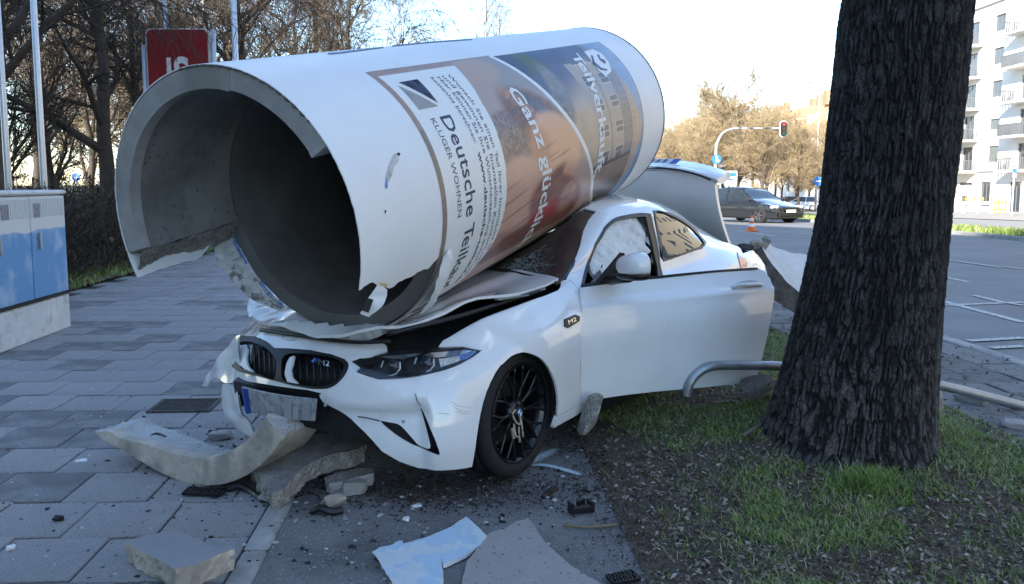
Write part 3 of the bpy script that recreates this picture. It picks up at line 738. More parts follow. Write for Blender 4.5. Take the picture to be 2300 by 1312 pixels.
    over(smooth(.02, .0, np.abs(Sg - S((1370, 362))[1])) * 1.0, (.03, .02, .02)); over(smooth(-.02, .05, S((1360, 400))[1] - Sg), (.12, .105, .10))
    over(((Ag > 3.05)) * smooth(3.04, 3.06, Ag), (.36, .28, .19), .85 + .3 * n2)
    gab = smooth(0, .02, Ag - (3.235 - np.abs(Sg - S((1410, 300))[1]) * .45)); over(np.clip(gab, 0, 1), (.16, .27, .45), .8 + .5 * n3)
    over(((Ag > 3.225) & (Sg < S((1430, 280))[1])) * 1.0, (.10, .18, .38))
    C[ph2] = I[ph2]
    C[(Ag >= w2) & (Ag < w2 + .045) & (Sg < top)] = (.76, .77, .77)
    out = (Sg > top) & (Ag > 1.68); C[out] = (.78, .80, .80)
    o = meshobj('poster_print', V.reshape(-1, 3), grid_faces(*Ag.shape), mat('poster_print', (1, 1, 1), .38, attr='print', coat=.1), col_root, True)
    color_attr(o, 'print', np.clip(C * np.array([1.34, 1.14, 1.0]), 0, .80).reshape(-1, 3)); return o
pp = poster()
def ttext(s, px0, px1, a_base, a_h, m, R=.6628, bold=0.0, curve=None, parent=pp):
    """text runs from pixel px0 to px1 round the column; letter tops point away along the axis"""
    V, Fc = text_mesh(s, 2, bold); V, Fc = subdiv(V, Fc, .02 if len(s) > 8 else .05)
    h = V[:, 1].max()
    s0 = math.radians(tr(*px0)[1]) * RT; s1 = math.radians(px1 if isinstance(px1, (int, float)) else tr(*px1)[1]) * RT
    S_ = s0 + (s1 - s0) * V[:, 0]; ab = a_base if curve is None else np.interp(V[:, 0], [0, .5, 1], curve)
    A_ = ab + V[:, 1] / h * a_h
    return meshobj('lettering', TP(A_, np.degrees(S_ / RT), R), Fc, m, parent)
ink = mat('dark_blue_ink', (.028, .035, .075), .5); inkg = mat('grey_ink', (.10, .11, .14), .5); wi = mat('white_print', (.80, .81, .80), .45)
ttext('Deutsche Teilkauf', (992, 262), -47, .775, .088, ink, bold=.006)
ttext('KLUGER WOHNEN', (965, 268), (1035, 486), .697, .036, inkg)
for k, (s, p0, e, b) in enumerate([('Wonach Sie einen Teil Ihrer Immobilie in', (1004, 168), -33, 1.098), ('und gewinnen Sie finanziellen Komfort mit', (990, 172), -40, 1.048), ('Hier k\u00f6nnen Sie Ihre Wunschauszahlung einfach und', (975, 175), -45, 1.0),]):
    ttext(s, p0, e, b, .030, inkg)
ttext('kostenlos berechnen:', (960, 176), 17, .948, .030, inkg); ttext('www.deutsche-teilkauf.de', (1063, 345), -49, .946, .032, ink, bold=.012)
ttext('Ganz gl\u00fccklich.', (1150, 196), -52, 1.5, .115, wi, bold=.02, curve=(1.50, 1.60, 1.64))
ttext('Teilverkauft.', (1283, 122), -22, 2.5, .125, wi, bold=.022, curve=(2.60, 2.46, 2.40))
for s, b, p0, e in [('Immobilien-Teilverkauf zu Ihren', 3.10, (1390, 185), -25), ('besten Konditionen mit Service', 3.05, (1398, 215), -30), ('www.deutsche-teilkauf.de', 3.14, (1420, 230), -32)]:
    ttext(s, p0, e, b, .022, wi)
# logo: two triangles and the white badge with its two strokes
decal(pp, 'logo_triangle', [(895, 186), (937, 179), (983, 232)], ink, .6630, .03); decal(pp, 'logo_triangle', [(893, 193), (984, 239), (941, 247)], mat('logo_grey', (.33, .31, .30), .5), .6630, .03)
decal(pp, 'badge', [(1311, 117), (1330, 111), (1352, 122), (1366, 140), (1373, 160), (1360, 173), (1345, 160), (1325, 135)], wi, .6630, .03)
inkb = mat('badge_ink', (.08, .12, .25), .5)
decal(pp, 'badge_mark', [(1326, 125), (1330, 125), (1335, 140), (1350, 153), (1363, 156), (1363, 160), (1348, 158), (1331, 144)], inkb, .6636, .03)
decal(pp, 'badge_mark', [(1340, 124), (1345, 123), (1348, 132), (1357, 135), (1361, 142), (1357, 144), (1346, 136)], inkb, .6636, .03)
# ================================================================== CRASHED COUPE
CARO = np.array([-.6537, 4.5782, 0.0]); YAW = math.radians(233.83)
RC = rotm('Z', YAW)
car = thing('crashed_coupe', 'crushed white two-door coupe under the fallen column, driver door swung open', 'car', CARO, YAW)
def L2W(P): return np.asarray(P) @ RC.T + CARO
def W2L(P): return (np.asarray(P) - CARO) @ RC
nose = [
 [(.76, 0, .15), (.80, 0, .29), (.795, 0, .45), (.765, 0, .60), (.665, 0, .725), (.58, 0, .76), (.45, 0, .79), (.32, 0, .81), (.2, 0, .83)],
 [(.75, .25, .15), (.79, .25, .29), (.785, .25, .45), (.75, .25, .60), (.65, .25, .72), (.56, .25, .755), (.44, .24, .785), (.3, .22, .81), (.2, .2, .83)],
 [(.70, .46, .15), (.74, .46, .29), (.735, .45, .45), (.69, .44, .60), (.58, .42, .715), (.50, .40, .75), (.40, .38, .78), (.28, .36, .80), (.2, .34, .82)],
 [(.60, .66, .15), (.645, .66, .29), (.64, .65, .45), (.59, .62, .60), (.47, .565, .72), (.40, .53, .755), (.32, .5, .785), (.24, .47, .80), (.2, .44, .82)],
 [(.47, .79, .15), (.51, .81, .29), (.50, .80, .45), (.46, .765, .61), (.36, .67, .74), (.30, .61, .78), (.25, .56, .80), (.21, .52, .81), (.2, .5, .82)],
 [(.30, .86, .15), (.33, .885, .29), (.325, .88, .45), (.30, .85, .62), (.24, .73, .775), (.21, .66, .80), (.19, .6, .82), (.18, .56, .83), (.18, .54, .83)]]
def sd(x, a, roof):
    return [(x, y, z) for y, z in a + roof]
LOW = [(.86, .16), (.885, .30), (.893, .50), (.893, .70), (.80, .90)]
side = [
 sd(.10, [(.89, .16), (.905, .30), (.912, .50), (.885, .68), (.765, .815)], [(.70, .835), (.56, .86), (.3, .875), (0, .885)]),
 sd(-.10, [(.89, .16), (.91, .30), (.925, .50), (.905, .70), (.785, .845)], [(.71, .865), (.58, .885), (.3, .90), (0, .91)]),
 sd(-.30, [(.87, .16), (.90, .30), (.912, .50), (.902, .71), (.79, .865)], [(.72, .895), (.6, .905), (.3, .925), (0, .935)]),
 sd(-.55, [(.86, .16), (.885, .30), (.897, .50), (.893, .72), (.79, .885)], [(.73, .925), (.62, .94), (.3, .97), (0, .98)]),
 sd(-.80, [(.86, .16), (.885, .30), (.893, .50), (.893, .73), (.79, .90)], [(.71, .99), (.665, 1.05), (.34, 1.10), (0, 1.12)]),
 sd(-1.1, [(.86, .16), (.885, .30), (.893, .50), (.893, .735), (.785, .915)], [(.70, 1.08), (.62, 1.20), (.33, 1.25), (0, 1.27)]),
 sd(-1.4, [(.86, .16), (.885, .30), (.893, .50), (.895, .74), (.78, .925)], [(.69, 1.13), (.585, 1.315), (.32, 1.375), (0, 1.39)]),
 sd(-1.9, [(.86, .16), (.888, .30), (.897, .50), (.90, .75), (.78, .94)], [(.69, 1.15), (.58, 1.335), (.32, 1.395), (0, 1.41)]),
 sd(-2.3, [(.87, .16), (.91, .30), (.92, .50), (.915, .76), (.79, .955)], [(.68, 1.13), (.57, 1.28), (.31, 1.36), (0, 1.375)]),
 sd(-2.7, [(.88, .16), (.92, .30), (.935, .50), (.93, .77), (.80, .955)], [(.68, 1.055), (.56, 1.16), (.3, 1.235), (0, 1.25)]),
 sd(-3.1, [(.87, .18), (.91, .30), (.925, .50), (.92, .77), (.79, .945)], [(.70, .99), (.58, 1.025), (.3, 1.05), (0, 1.06)]),
 sd(-3.4, [(.82, .2), (.86, .30), (.875, .50), (.87, .76), (.76, .93)], [(.68, .96), (.55, .975), (.3, .99), (0, .99)]),
 [(-3.60, .66, .22), (-3.66, .68, .30), (-3.68, .70, .50), (-3.67, .70, .75), (-3.60, .62, .90), (-3.57, .56, .93), (-3.55, .48, .95), (-3.55, .3, .96), (-3.55, 0, .96)],
 [(-3.66, 0, .22), (-3.74, 0, .30), (-3.76, 0, .50), (-3.74, 0, .75), (-3.66, 0, .90), (-3.62, 0, .93), (-3.6, 0, .95), (-3.57, 0, .955), (-3.55, 0, .96)]]
T0 = np.array(nose + side)
mir = T0[1:10][::-1] * np.array([1, -1, 1])
TB = np.concatenate([mir, T0]); NC = 9          # index of the nose centre
TB = TB.astype(float)
def surf(s, w):
    s = np.clip(np.asarray(s, float), 0, len(TB) - 1.0001); w = np.clip(np.asarray(w, float), 0, 7.9999)
    i = np.floor(s).astype(int); j = np.floor(w).astype(int); fs = s - i; fw = w - j
    def cw(t): return np.stack([-.5 * t + t * t - .5 * t ** 3, 1 - 2.5 * t * t + 1.5 * t ** 3, .5 * t + 2 * t * t - 1.5 * t ** 3, -.5 * t * t + .5 * t ** 3])
    a = cw(fs); b = cw(fw); out = 0
    for p in range(4):
        ip = np.clip(i + p - 1, 0, len(TB) - 1)
        for q in range(4):
            jq = np.clip(j + q - 1, 0, 8); out = out + (a[p] * b[q])[..., None] * TB[ip, jq]
    return out
def snorm(s, w, e=1e-3):
    s = np.asarray(s, float); w = np.asarray(w, float)
    n = np.cross(surf(s + e, w) - surf(s - e, w), surf(s, w + e) - surf(s, w - e))
    return n / (np.linalg.norm(n, axis=-1, keepdims=True) + 1e-12)
_gs, _gw = np.meshgrid(np.linspace(4, len(TB) - 2, 260), np.linspace(0, 8, 100), indexing='ij')
_gp = proj(L2W(surf(_gs, _gw).reshape(-1, 3))).reshape(_gs.shape + (2,))
_gn = snorm(_gs, _gw); _gd = (surf(_gs, _gw) - W2L(CO)); _face = (_gn * _gd).sum(-1) < 0
def locate(px, srange=None, wrange=None):
    """surface parameters of the points seen at the given pixels"""
    out = []
    ok = _face.copy()
    if srange: ok &= (_gs >= srange[0]) & (_gs <= srange[1])
    if wrange: ok &= (_gw >= wrange[0]) & (_gw <= wrange[1])
    D = np.linalg.norm(_gd, axis=-1)
    for p in px:
        d = np.hypot(_gp[..., 0] - p[0], _gp[..., 1] - p[1]); d = np.where(ok, d + 6 * (D - 3), 1e9)
        k = np.unravel_index(d.argmin(), d.shape); x = np.array([_gs[k], _gw[k]]); best = (1e9, x)
        for _ in range(14):
            P0 = proj(L2W(surf(*x)))[0]; r = P0 - p; e = np.hypot(*r)
            if e < best[0]: best = (e, x.copy())
            if e < .05: break
            J = np.stack([(proj(L2W(surf(x[0] + 1e-4, x[1])))[0] - P0) / 1e-4, (proj(L2W(surf(x[0], x[1] + 1e-4)))[0] - P0) / 1e-4], 1)
            dx = -np.linalg.solve(J.T @ J + 30 * np.eye(2), J.T @ r); dx = np.clip(dx, -.25, .25); x = x + dx
        out.append(best[1])
    return np.array(out)
def flank(P):     # crush: keep everything out of the fallen column
    Wd = L2W(P); q = Wd - TC; a = q @ TA; u = q @ TU; v = q @ TV
    Rr = .675; ins = np.abs(u) < Rr
    lim = -np.sqrt(np.clip(Rr ** 2 - u ** 2, 0, None))
    act = ins & (a > .5) & (a < 3.9)
    d = v - lim
    push = np.where(act, np.where(d > -.05, (d + .05) ** 2 / .2 * (d < .05) + d * (d >= .05), 0), 0)
    return W2L(Wd - push[..., None] * TV)
def dent(P, s=None): return P
def panel(name, px, holes=(), m=None, parent=car, step=.045, thick=.012, off=0.0, rnd=0, post=None, srange=None, wrange=None, params=False, scale=(.3, .14), relief=None, sm=True):
    q = np.array(px, float) if params else locate(px, srange, wrange)
    def full(A_):
        S_ = surf(A_[:, 0], A_[:, 1]); N_ = snorm(A_[:, 0], A_[:, 1]); S_ = S_ + N_ * off
        if relief is not None: S_ = S_ + N_ * relief(A_)[:, None]
        return post(S_) if post else S_
    if rnd: q = catmull(q, rnd, True)
    hs = []
    for h in holes:
        g_ = np.array(h, float) if params == 'all' else locate(h, srange, wrange); hs.append(catmull(g_, 3, True) if rnd >= 0 else g_)
    P, T, loops = flat_region(q, hs, step, scale)
    S3 = surf(P[:, 0], P[:, 1]); N3 = snorm(P[:, 0], P[:, 1])
    S3 = S3 + N3 * off
    if relief is not None: S3 = S3 + N3 * relief(P)[:, None]
    if post: S3 = post(S3)
    V, Fc = shell(S3, N3, T, loops, thick)
    o = meshobj(name, V, Fc, m or M['paint'], parent, sm); e1, e2 = np.array([.01, 0]), np.array([0, .02])
    NN = np.cross(full(P + e1) - full(P - e1), full(P + e2) - full(P - e2)); NN /= np.linalg.norm(NN, axis=1, keepdims=True) + 1e-12; set_normals(o, NN); return o
# relief of the front skirt: an inward ledge below the crease line
_cr = locate([(715, 893), (790, 905), (870, 908), (945, 905)], (8, 15)); _cr2 = locate([(735, 930), (800, 935), (870, 935), (948, 928)], (8, 15))
def ledge(P):
    a = np.interp(P[:, 0], _cr[:, 0], _cr[:, 1]); b = np.interp(P[:, 0], _cr2[:, 0], _cr2[:, 1])
    t = np.clip((a - P[:, 1]) / (a - b + 1e-6), 0, 1)
    f = smooth(_cr[0, 0] - .5, _cr[0, 0] + .1, P[:, 0]) * (1 - smooth(_cr[-1, 0] - .05, _cr[-1, 0] + .25, P[:, 0]))
    dn = -.045 * t * f * (1 - smooth(.0, 2.2, a - P[:, 1]) * .7)
    wr = .010 * (fbm(P[:, 0] * 2.2 + 3, P[:, 1] * 1.4, 17) - .5) * (1 - smooth(11.5, 13.5, P[:, 0]))
    return dn + wr
KID = [(523, 765), (545, 755), (575, 757), (600, 768), (618, 783), (650, 784), (700, 788), (745, 797), (775, 808), (783, 822), (775, 842), (757, 862), (735, 873), (700, 873), (660, 866), (630, 858), (580, 845), (540, 835), (524, 825), (520, 795)]
FOG = [(847, 950), (870, 952), (890, 956), (905, 968), (925, 990), (942, 1006), (966, 1008), (962, 980), (950, 935), (944, 916), (953, 930), (968, 966), (980, 995), (988, 1023), (970, 1019), (940, 1010), (917, 1001), (881, 979)]
bump_px = [(538, 748), (550, 722), (575, 712), (610, 718), (660, 730), (720, 744), (790, 756), (845, 764), (868, 775), (870, 790), (840, 800), (815, 820), (800, 836), (825, 845), (850, 853), (900, 851), (950, 844), (1000, 832), (1045, 812), (1082, 787),
           (1100, 796), (1124, 821), (1113, 837), (1102, 858), (1092, 882), (1085, 905), (1079, 930), (1075, 955), (1071, 980), (1068, 1005), (1060, 1049), (1030, 1054), (990, 1057), (940, 1056), (895, 1042), (855, 1020), (833, 996), (812, 975), (780, 945), (750, 922), (722, 905), (716, 882), (690, 876), (640, 870), (590, 862), (545, 855), (512, 846),
           (492, 838), (478, 842), (468, 838), (492, 812), (512, 785), (520, 765)]
panel('front_bumper', bump_px, [KID, FOG], step=.030, rnd=0, relief=ledge, srange=(5, 16), thick=.010)
# black structure behind the openings
panel('bumper_core', [(7.3, 1.6), (9, 1.3), (11, 1.2), (12.2, .4), (13.8, .3), (13.8, 3.4), (13.2, 3.9), (9, 4.05), (7.6, 3.9)], m=M['blackrough'], params=True, off=-.06, step=.06, thick=.02)
# kidney grilles
def grille(ca, rng):
    pass
kf = panel('grille_frame', KID, [[(533, 775), (560, 768), (590, 778), (612, 796), (622, 815), (618, 852), (585, 842), (545, 828), (532, 815)], [(640, 800), (680, 795), (740, 803), (772, 818), (768, 840), (752, 860), (720, 868), (680, 865), (640, 856), (634, 830)]], m=mat('satin_black', (.006, .006, .007), .45), off=.006, step=.02, thick=.03, srange=(5, 16))
for side_, xs in (('l', (540, 552, 564, 576, 588, 600, 610)), ('r', (652, 668, 684, 700, 716, 732, 748, 762))):
    for x in xs:
        top = np.interp(x, [530, 560, 612, 634, 700, 770], [776, 770, 795, 800, 796, 818]); bot = np.interp(x, [530, 545, 618, 634, 700, 752, 770], [815, 830, 852, 855, 866, 861, 835])
        q = locate([(x, top), (x + 1, (top + bot) / 2), (x, bot)], (5, 16)); C_ = surf(q[:, 0], q[:, 1]) - snorm(q[:, 0], q[:, 1]) * .02
        MB().tube(C_, .006, 5).build('grille_bar', mat('satin_black', (.006, .006, .007), .45), kf, True)
panel('broken_chrome_piece', [(535, 776), (553, 774), (556, 785), (552, 800), (556, 822), (568, 836), (550, 830), (536, 815)], m=M['white'], off=.0, step=.02, thick=.012, srange=(5, 16), parent=kf)
panel('broken_chrome_piece', [(651, 802), (661, 799), (656, 818), (652, 830), (655, 848), (668, 862), (645, 858), (639, 840), (644, 815)], m=M['white'], off=.0, step=.02, thick=.012, srange=(5, 16), parent=kf)
def on_surf_quad(name, px, m, off, parent=car, th=.003, n=(6, 3), **k):
    return panel(name, px, m=m, off=off, thick=th, parent=parent, step=.02, **k)
for pts, c in (([(700, 812), (708, 805), (711, 805), (704, 816)], (.05, .2, .6)), ([(708, 812), (715, 805), (718, 805), (711, 816)], (.02, .04, .2))):
    panel('badge', pts, m=mat('stripe_%d' % (c[1] * 100), c, .4), off=.004, thick=.002, parent=kf, step=.01, srange=(5, 16))
def text_on(s, px, m, name='lettering', srange=None, off=.004, parent=car, mirror=False, bold=0.01):
    """text in the quad px = (TL,TR,BR,BL) on the body"""
    V, Fc = text_mesh(s, 2, bold); h = V[:, 1].max(); q = locate(px, srange); x = V[:, 0:1]; y = np.clip(V[:, 1:2] / h, 0, 1)
    if mirror: x = 1 - x
    P = (q[3] * (1 - x) + q[2] * x) * (1 - y) + (q[0] * (1 - x) + q[1] * x) * y
    S3 = surf(P[:, 0], P[:, 1]) + snorm(P[:, 0], P[:, 1]) * off
    return meshobj(name, S3, Fc, m, parent)
text_on('M2', [(718, 808), (742, 812), (741, 824), (716, 820)], M['chrome'], 'badge', (5, 16), .006, kf, bold=0)
# emblem ring imprint on the nose
q = locate([(652 + 17 * math.cos(t), 756 + 9 * math.sin(t)) for t in np.linspace(.3, 3.6, 10)], (5, 16))
MB().tube(surf(q[:, 0], q[:, 1]) + .001, .0016, 4).build('emblem_mark', mat('scuff', (.25, .26, .28), .5), car)
# sensors
for u, v in ((730, 910), (906, 947)):
    q = locate([(u, v)], (5, 16)); c = surf(*q[0]); n_ = snorm(*q[0]); R_ = np.array(Vector(n_).to_track_quat('Z', 'Y').to_matrix())
    MB().lathe([(0, .0015), (.006, .0015), (.008, .0), (.008, -.004)], 14, loc=c, rot=R_).build('parking_sensor', mat('sensor', (.35, .36, .38), .4), car, True)
# number plate: blank pixelated in the photograph, so pale smudges only
pm = mat('number_plate', (.42, .43, .44), .5, col2=(.22, .22, .24), c2scale=22, c2lo=.45, c2hi=.6)
pc = locate([(545, 872), (708, 897), (706, 944), (552, 912)], (5, 16)); Q4 = surf(pc[:, 0], pc[:, 1])
ux = Q4[1] - Q4[0]; 
def plate(p0, p1, p2, p3, name, m, off, parent=car, th=.008, ns=9):
    # bent sheet spanned by four local points
    g = []
    for i in range(ns):
        for j in range(4):
            a, b = i / (ns - 1), j / 3; g.append((p0 * (1 - a) + p1 * a) * (1 - b) + (p3 * (1 - a) + p2 * a) * b)
    g = np.array(g); nrm = np.cross(p1 - p0, p3 - p0); nrm /= np.linalg.norm(nrm)
    if nrm[0] < 0: nrm = -nrm
    bend = np.sin(np.linspace(0, math.pi, ns))[:, None].repeat(4, 1).ravel()
    g = g + nrm * (off + .012 * bend[:, None]); 
    V = np.concatenate([g, g - nrm * th]); Fq = grid_faces(ns, 4).tolist(); n = len(g)
    Fq += [[a + n for a in f[::-1]] for f in Fq]
    Fq += [[i * 4, (i + 1) * 4, (i + 1) * 4 + n, i * 4 + n] for i in range(ns - 1)] + [[i * 4 + 3, i * 4 + 3 + n, (i + 1) * 4 + 3 + n, (i + 1) * 4 + 3] for i in range(ns - 1)] + [[j, j + n, j + 1 + n, j + 1] for j in range(3)] + [[(ns - 1) * 4 + j, (ns - 1) * 4 + j + 1, (ns - 1) * 4 + j + 1 + n, (ns - 1) * 4 + j + n] for j in range(3)]
    return meshobj(name, V, Fq, m, parent)
def loc_at(u, v, x):      # point of the pixel ray where the car's own x equals x
    d = RC.T @ ray(u, v); o = W2L(CO); return o + d * (x - o[0]) / d[0]
def loc_aty(u, v, y):
    d = RC.T @ ray(u, v); o = W2L(CO); return o + d * (y - o[1]) / d[1]
P4 = [loc_at(u, v, .835 - .02 * k) for k, (u, v) in enumerate([(543, 870), (710, 898), (706, 946), (552, 925)])]
pl = plate(*P4, 'number_plate', pm, 0)
a, b = .0, .10
plate(P4[0], P4[0] * (1 - b) + P4[1] * b, P4[3] * (1 - b) + P4[2] * b, P4[3], 'plate_band', mat('plate_blue', (.02, .07, .35), .5), .003, pl, ns=3, th=.004)
for k in range(7):
    a = .14 + k * .118; b = a + .10 - .03 * (k % 2)
    g_ = lambda a, t: (P4[0] * (1 - a) + P4[1] * a) * (1 - t) + (P4[3] * (1 - a) + P4[2] * a) * t
    if k == 2: continue
    plate(g_(a, .12 + .3 * (k % 2)), g_(b, .12 + .3 * (k % 2)), g_(b, .95), g_(a, .95), 'plate_smudge', mat('smudge_%d' % (k % 3), (.33 + .035 * (k % 3),) * 2 + (.35 + .035 * (k % 3),), .6), .0035 + .010 * math.sin(math.pi * a), pl, ns=2, th=.002)
# plate recess
P5 = [loc_at(u, v, .80 - .02 * k) for k, (u, v) in enumerate([(520, 858), (716, 886), (725, 935), (528, 912)])]
plate(*P5, 'plate_holder', M['black'], -.01, th=.05)
# broken lower lip on the far side
def strip(name, pts_local, wid, th, m, parent=car, seed=0, rough=.0):
    C_ = catmull(np.array(pts_local), 6); n = len(C_); wv = np.array(wid) if np.ndim(wid) else wid
    V = []
    for j, k in ((0, 0), (1, 0), (1, 1), (0, 1)):
        o_ = np.zeros((n, 3)); o_ = o_ + j * np.asarray(wv, float); V.append(C_ + o_ + np.array([-th, 0, 0]) * k + (rough * (fbm(np.arange(n) * .7 + j * 9, np.zeros(n), seed)[:, None] - .5)))
    V = np.stack(V, 1); Fq = grid_faces(n, 4, True).tolist() + [[0, 1, 2, 3], [n * 4 - 1, n * 4 - 2, n * 4 - 3, n * 4 - 4]]
    return meshobj(name, V.reshape(-1, 3), Fq, m, parent, False)
def facet(name, px_x, m, parent=car, th=.01):
    """crumpled sheet from (u, v, car x) corner points, fan order strip of quads"""
    P = np.array([loc_at(u, v, x) for u, v, x in px_x]); n = len(P) // 2
    # pairs form a strip
    V = []
    for i in range(n): V += [P[2 * i], P[2 * i + 1]]
    V = np.array(V); g_ = V.reshape(n, 2, 3); 
    d = catmull(g_.reshape(n, 6), 6).reshape(-1, 2, 3); rows = np.stack([d[:, 0] + (d[:, 1] - d[:, 0]) * t for t in np.linspace(0, 1, 9)], 1)
    wob = fbm(rows[..., 1] * 7, rows[..., 2] * 9, 3, 2) - .5; rows[..., 0] += wob * .028; rows[..., 2] += (fbm(rows[..., 1] * 9, rows[..., 2] * 9, 9, 2) - .5) * .012
    a, b = rows.shape[:2]; V = np.concatenate([rows.reshape(-1, 3), rows.reshape(-1, 3) - np.array([th, 0, 0])])
    Fq = grid_faces(a, b).tolist(); Fq += [[q + a * b for q in f[::-1]] for f in Fq]
    o = meshobj(name, V, Fq, m, parent, True); o.data.set_sharp_from_angle(angle=math.radians(45)); return o
facet('crumpled_bumper_corner', [(538, 750, .70), (540, 850, .76), (515, 775, .66), (510, 862, .74), (490, 805, .60), (488, 848, .68), (468, 838, .55), (470, 858, .60), (452, 868, .52), (462, 870, .55)], M['paint'])
facet('crumpled_bumper_corner', [(500, 862, .72), (530, 868, .77), (497, 900, .70), (545, 925, .78), (505, 935, .70), (560, 945, .77), (525, 958, .69), (575, 985, .74)], M['paint'])
facet('torn_lip', [(520, 868, .74), (545, 880, .76), (520, 905, .74), (546, 912, .76)], M['blackrough'])
if False: facet('crumpled_nose_edge', [(545, 712, .60), (560, 745, .68), (570, 700, .58), (600, 728, .66), (600, 712, .58), (640, 735, .66), (640, 722, .58), (700, 748, .65)], M['paint'])
facet('crumpled_wing', [(555, 690, .50), (560, 712, .6), (565, 660, .40), (575, 705, .55), (590, 655, .38), (610, 700, .5), (600, 640, .36), (640, 712, .5), (615, 665, .36), (660, 715, .5)], M['paint'])
# ---- hood
def hoodz(x, y):
    z = np.interp(x, [-.62, -.55, -.3, -.1, .1, .3, .5, .6, .66, .70], [.985, .975, .94, .912, .884, .852, .815, .79, .765, .74])
    yy = np.abs(y) / .78
    z = z - .045 * yy ** 2.5 + .012 * np.exp(-((np.abs(y) - .42) / .06) ** 2)
    return z
def hood(x, y):
    z = hoodz(x, y)
    z = z + .030 * smooth(.25, .60, x) + .060 * np.exp(-((x - .18) / .28) ** 2) * smooth(.45, .72, y) + .02 * smooth(.4, .7, np.abs(y))
    # wrinkles radiating from the impact
    z = z + .030 * (fbm(x * 6 + y * 3, y * 6, 4) - .5) * smooth(-.2, .5, x) + .022 * (fbm(y * 5, x * 4, 9, 2) - .5) * smooth(.35, .62, x)
    z = z + .010 * np.sin(y * 11 + 2.2) * smooth(.42, .66, x) * (1 - smooth(.5, .7, np.abs(y)))
    return z
HO = [(.62, -.40), (.675, -.2), (.69, 0), (.69, .18), (.67, .32), (.645, .43), (.58, .54), (.48, .62), (.32, .66), (.1, .685), (-.15, .71), (-.42, .725), (-.56, .715), (-.60, .5), (-.62, 0), (-.60, -.5), (-.5, -.72), (-.1, -.70), (.25, -.65), (.45, -.55)]
P, T, loops = flat_region(HO, [], .03)
Hp = np.stack([P[:, 0], P[:, 1], hood(P[:, 0], P[:, 1])], -1); Hp = flank(Hp)
V, Fc = shell(Hp, np.tile([0, 0, 1.], (len(P), 1)), T, loops, .014); meshobj('hood', V, Fc, M['paint'], car, True).data.set_sharp_from_angle(angle=math.radians(50))
# engine bay under the hood
P, T, loops = flat_region([(.58, -.38), (.68, 0), (.66, .45), (.45, .70), (.1, .76), (-.56, .76), (-.56, -.76), (.1, -.72), (.4, -.52)], [], .05)
Ez = np.stack([P[:, 0], P[:, 1], hoodz(P[:, 0], P[:, 1]) - .075 + .04 * (fbm(P[:, 0] * 14, P[:, 1] * 14, 3) - .5)], -1); Ez = flank(Ez) - np.array([0, 0, .03])
V, Fc = shell(Ez, np.tile([0, 0, 1.], (len(P), 1)), T, loops, .02); meshobj('engine_bay', V, Fc, M['blackrough'], car)
MB().tube(catmull([(.60, .55, .80), (.45, .64, .83), (.2, .69, .855), (-.1, .715, .885), (-.4, .73, .915)], 4), .012, 6).build('hood_seal', M['black'], car, True)
MB().tube(catmull([(.655, -.30, .745), (.68, 0, .755), (.65, .35, .755), (.56, .52, .765)], 5) - np.array([.012, 0, .008]), .010, 6).build('latch_rail', M['black'], car, True)
MB().box((-.12, .722, .902), (.24, .03, .006), rot=rotm('Z', -.06)).build('hinge_plate', M['galv'], car)
# ---- fender
FEN = [(1082, 787), (1040, 779), (985, 779), (995, 765), (1030, 745), (1080, 717), (1160, 687), (1225, 664), (1254, 652), (1260, 634), (1276, 629), (1298, 650), (1302, 665), (1303, 750), (1304, 830), (1305, 905), (1280, 920), (1252, 935), (1254, 905), (1253, 888), (1250, 870), (1246, 854), (1240, 840), (1232, 825), (1222, 812), (1212, 803), (1200, 797), (1188, 793), (1175, 791), (1162, 794), (1150, 799), (1140, 807), (1130, 817), (1124, 821), (1100, 796)]
panel('front_fender', FEN, step=.03, srange=(12.5, 19.5), wrange=(0, 5.3), thick=.012)
panel('sill', [(1243, 962), (1252, 936), (1282, 921), (1304, 906), (1328, 899), (1343, 898), (1332, 909), (1290, 936)], step=.02, srange=(15.6, 22), thick=.02)
# wheel arch liner
def wheel_well(x, y0, y1, r=.375, z=.33, parent=car):
    t = np.linspace(math.radians(-30), math.radians(215), 40); V = []
    for yy in (y0, (y0 + y1) / 2, y1): V.append(np.stack([x + r * np.cos(t), np.full(40, yy), z + r * np.sin(t)], -1))
    V = np.array(V)
    o = meshobj('wheel_arch_liner', V.reshape(-1, 3), grid_faces(3, 40), M['blackrough'], parent, True)
    c = np.array([[x, y1, z]]); Vd = np.concatenate([V[2], c]); meshobj('wheel_arch_liner', Vd, [[i, i + 1, 40] for i in range(39)], M['blackrough'], parent)
wheel_well(-.02, .765, .45, r=.37); wheel_well(-.02, -.765, -.45, r=.37); wheel_well(-2.69, .82, .45); wheel_well(-2.69, -.86, -.45)
# emblem gill on the fender
panel('side_gill', [(1266, 718), (1290, 708), (1300, 712), (1300, 722), (1276, 737), (1267, 734)], m=M['black'], off=.008, step=.02, thick=.012, srange=(15, 20))
text_on('M2', [(1272, 722), (1290, 714), (1291, 722), (1274, 731)], M['chrome'], 'badge', (15, 20), .012, bold=0)
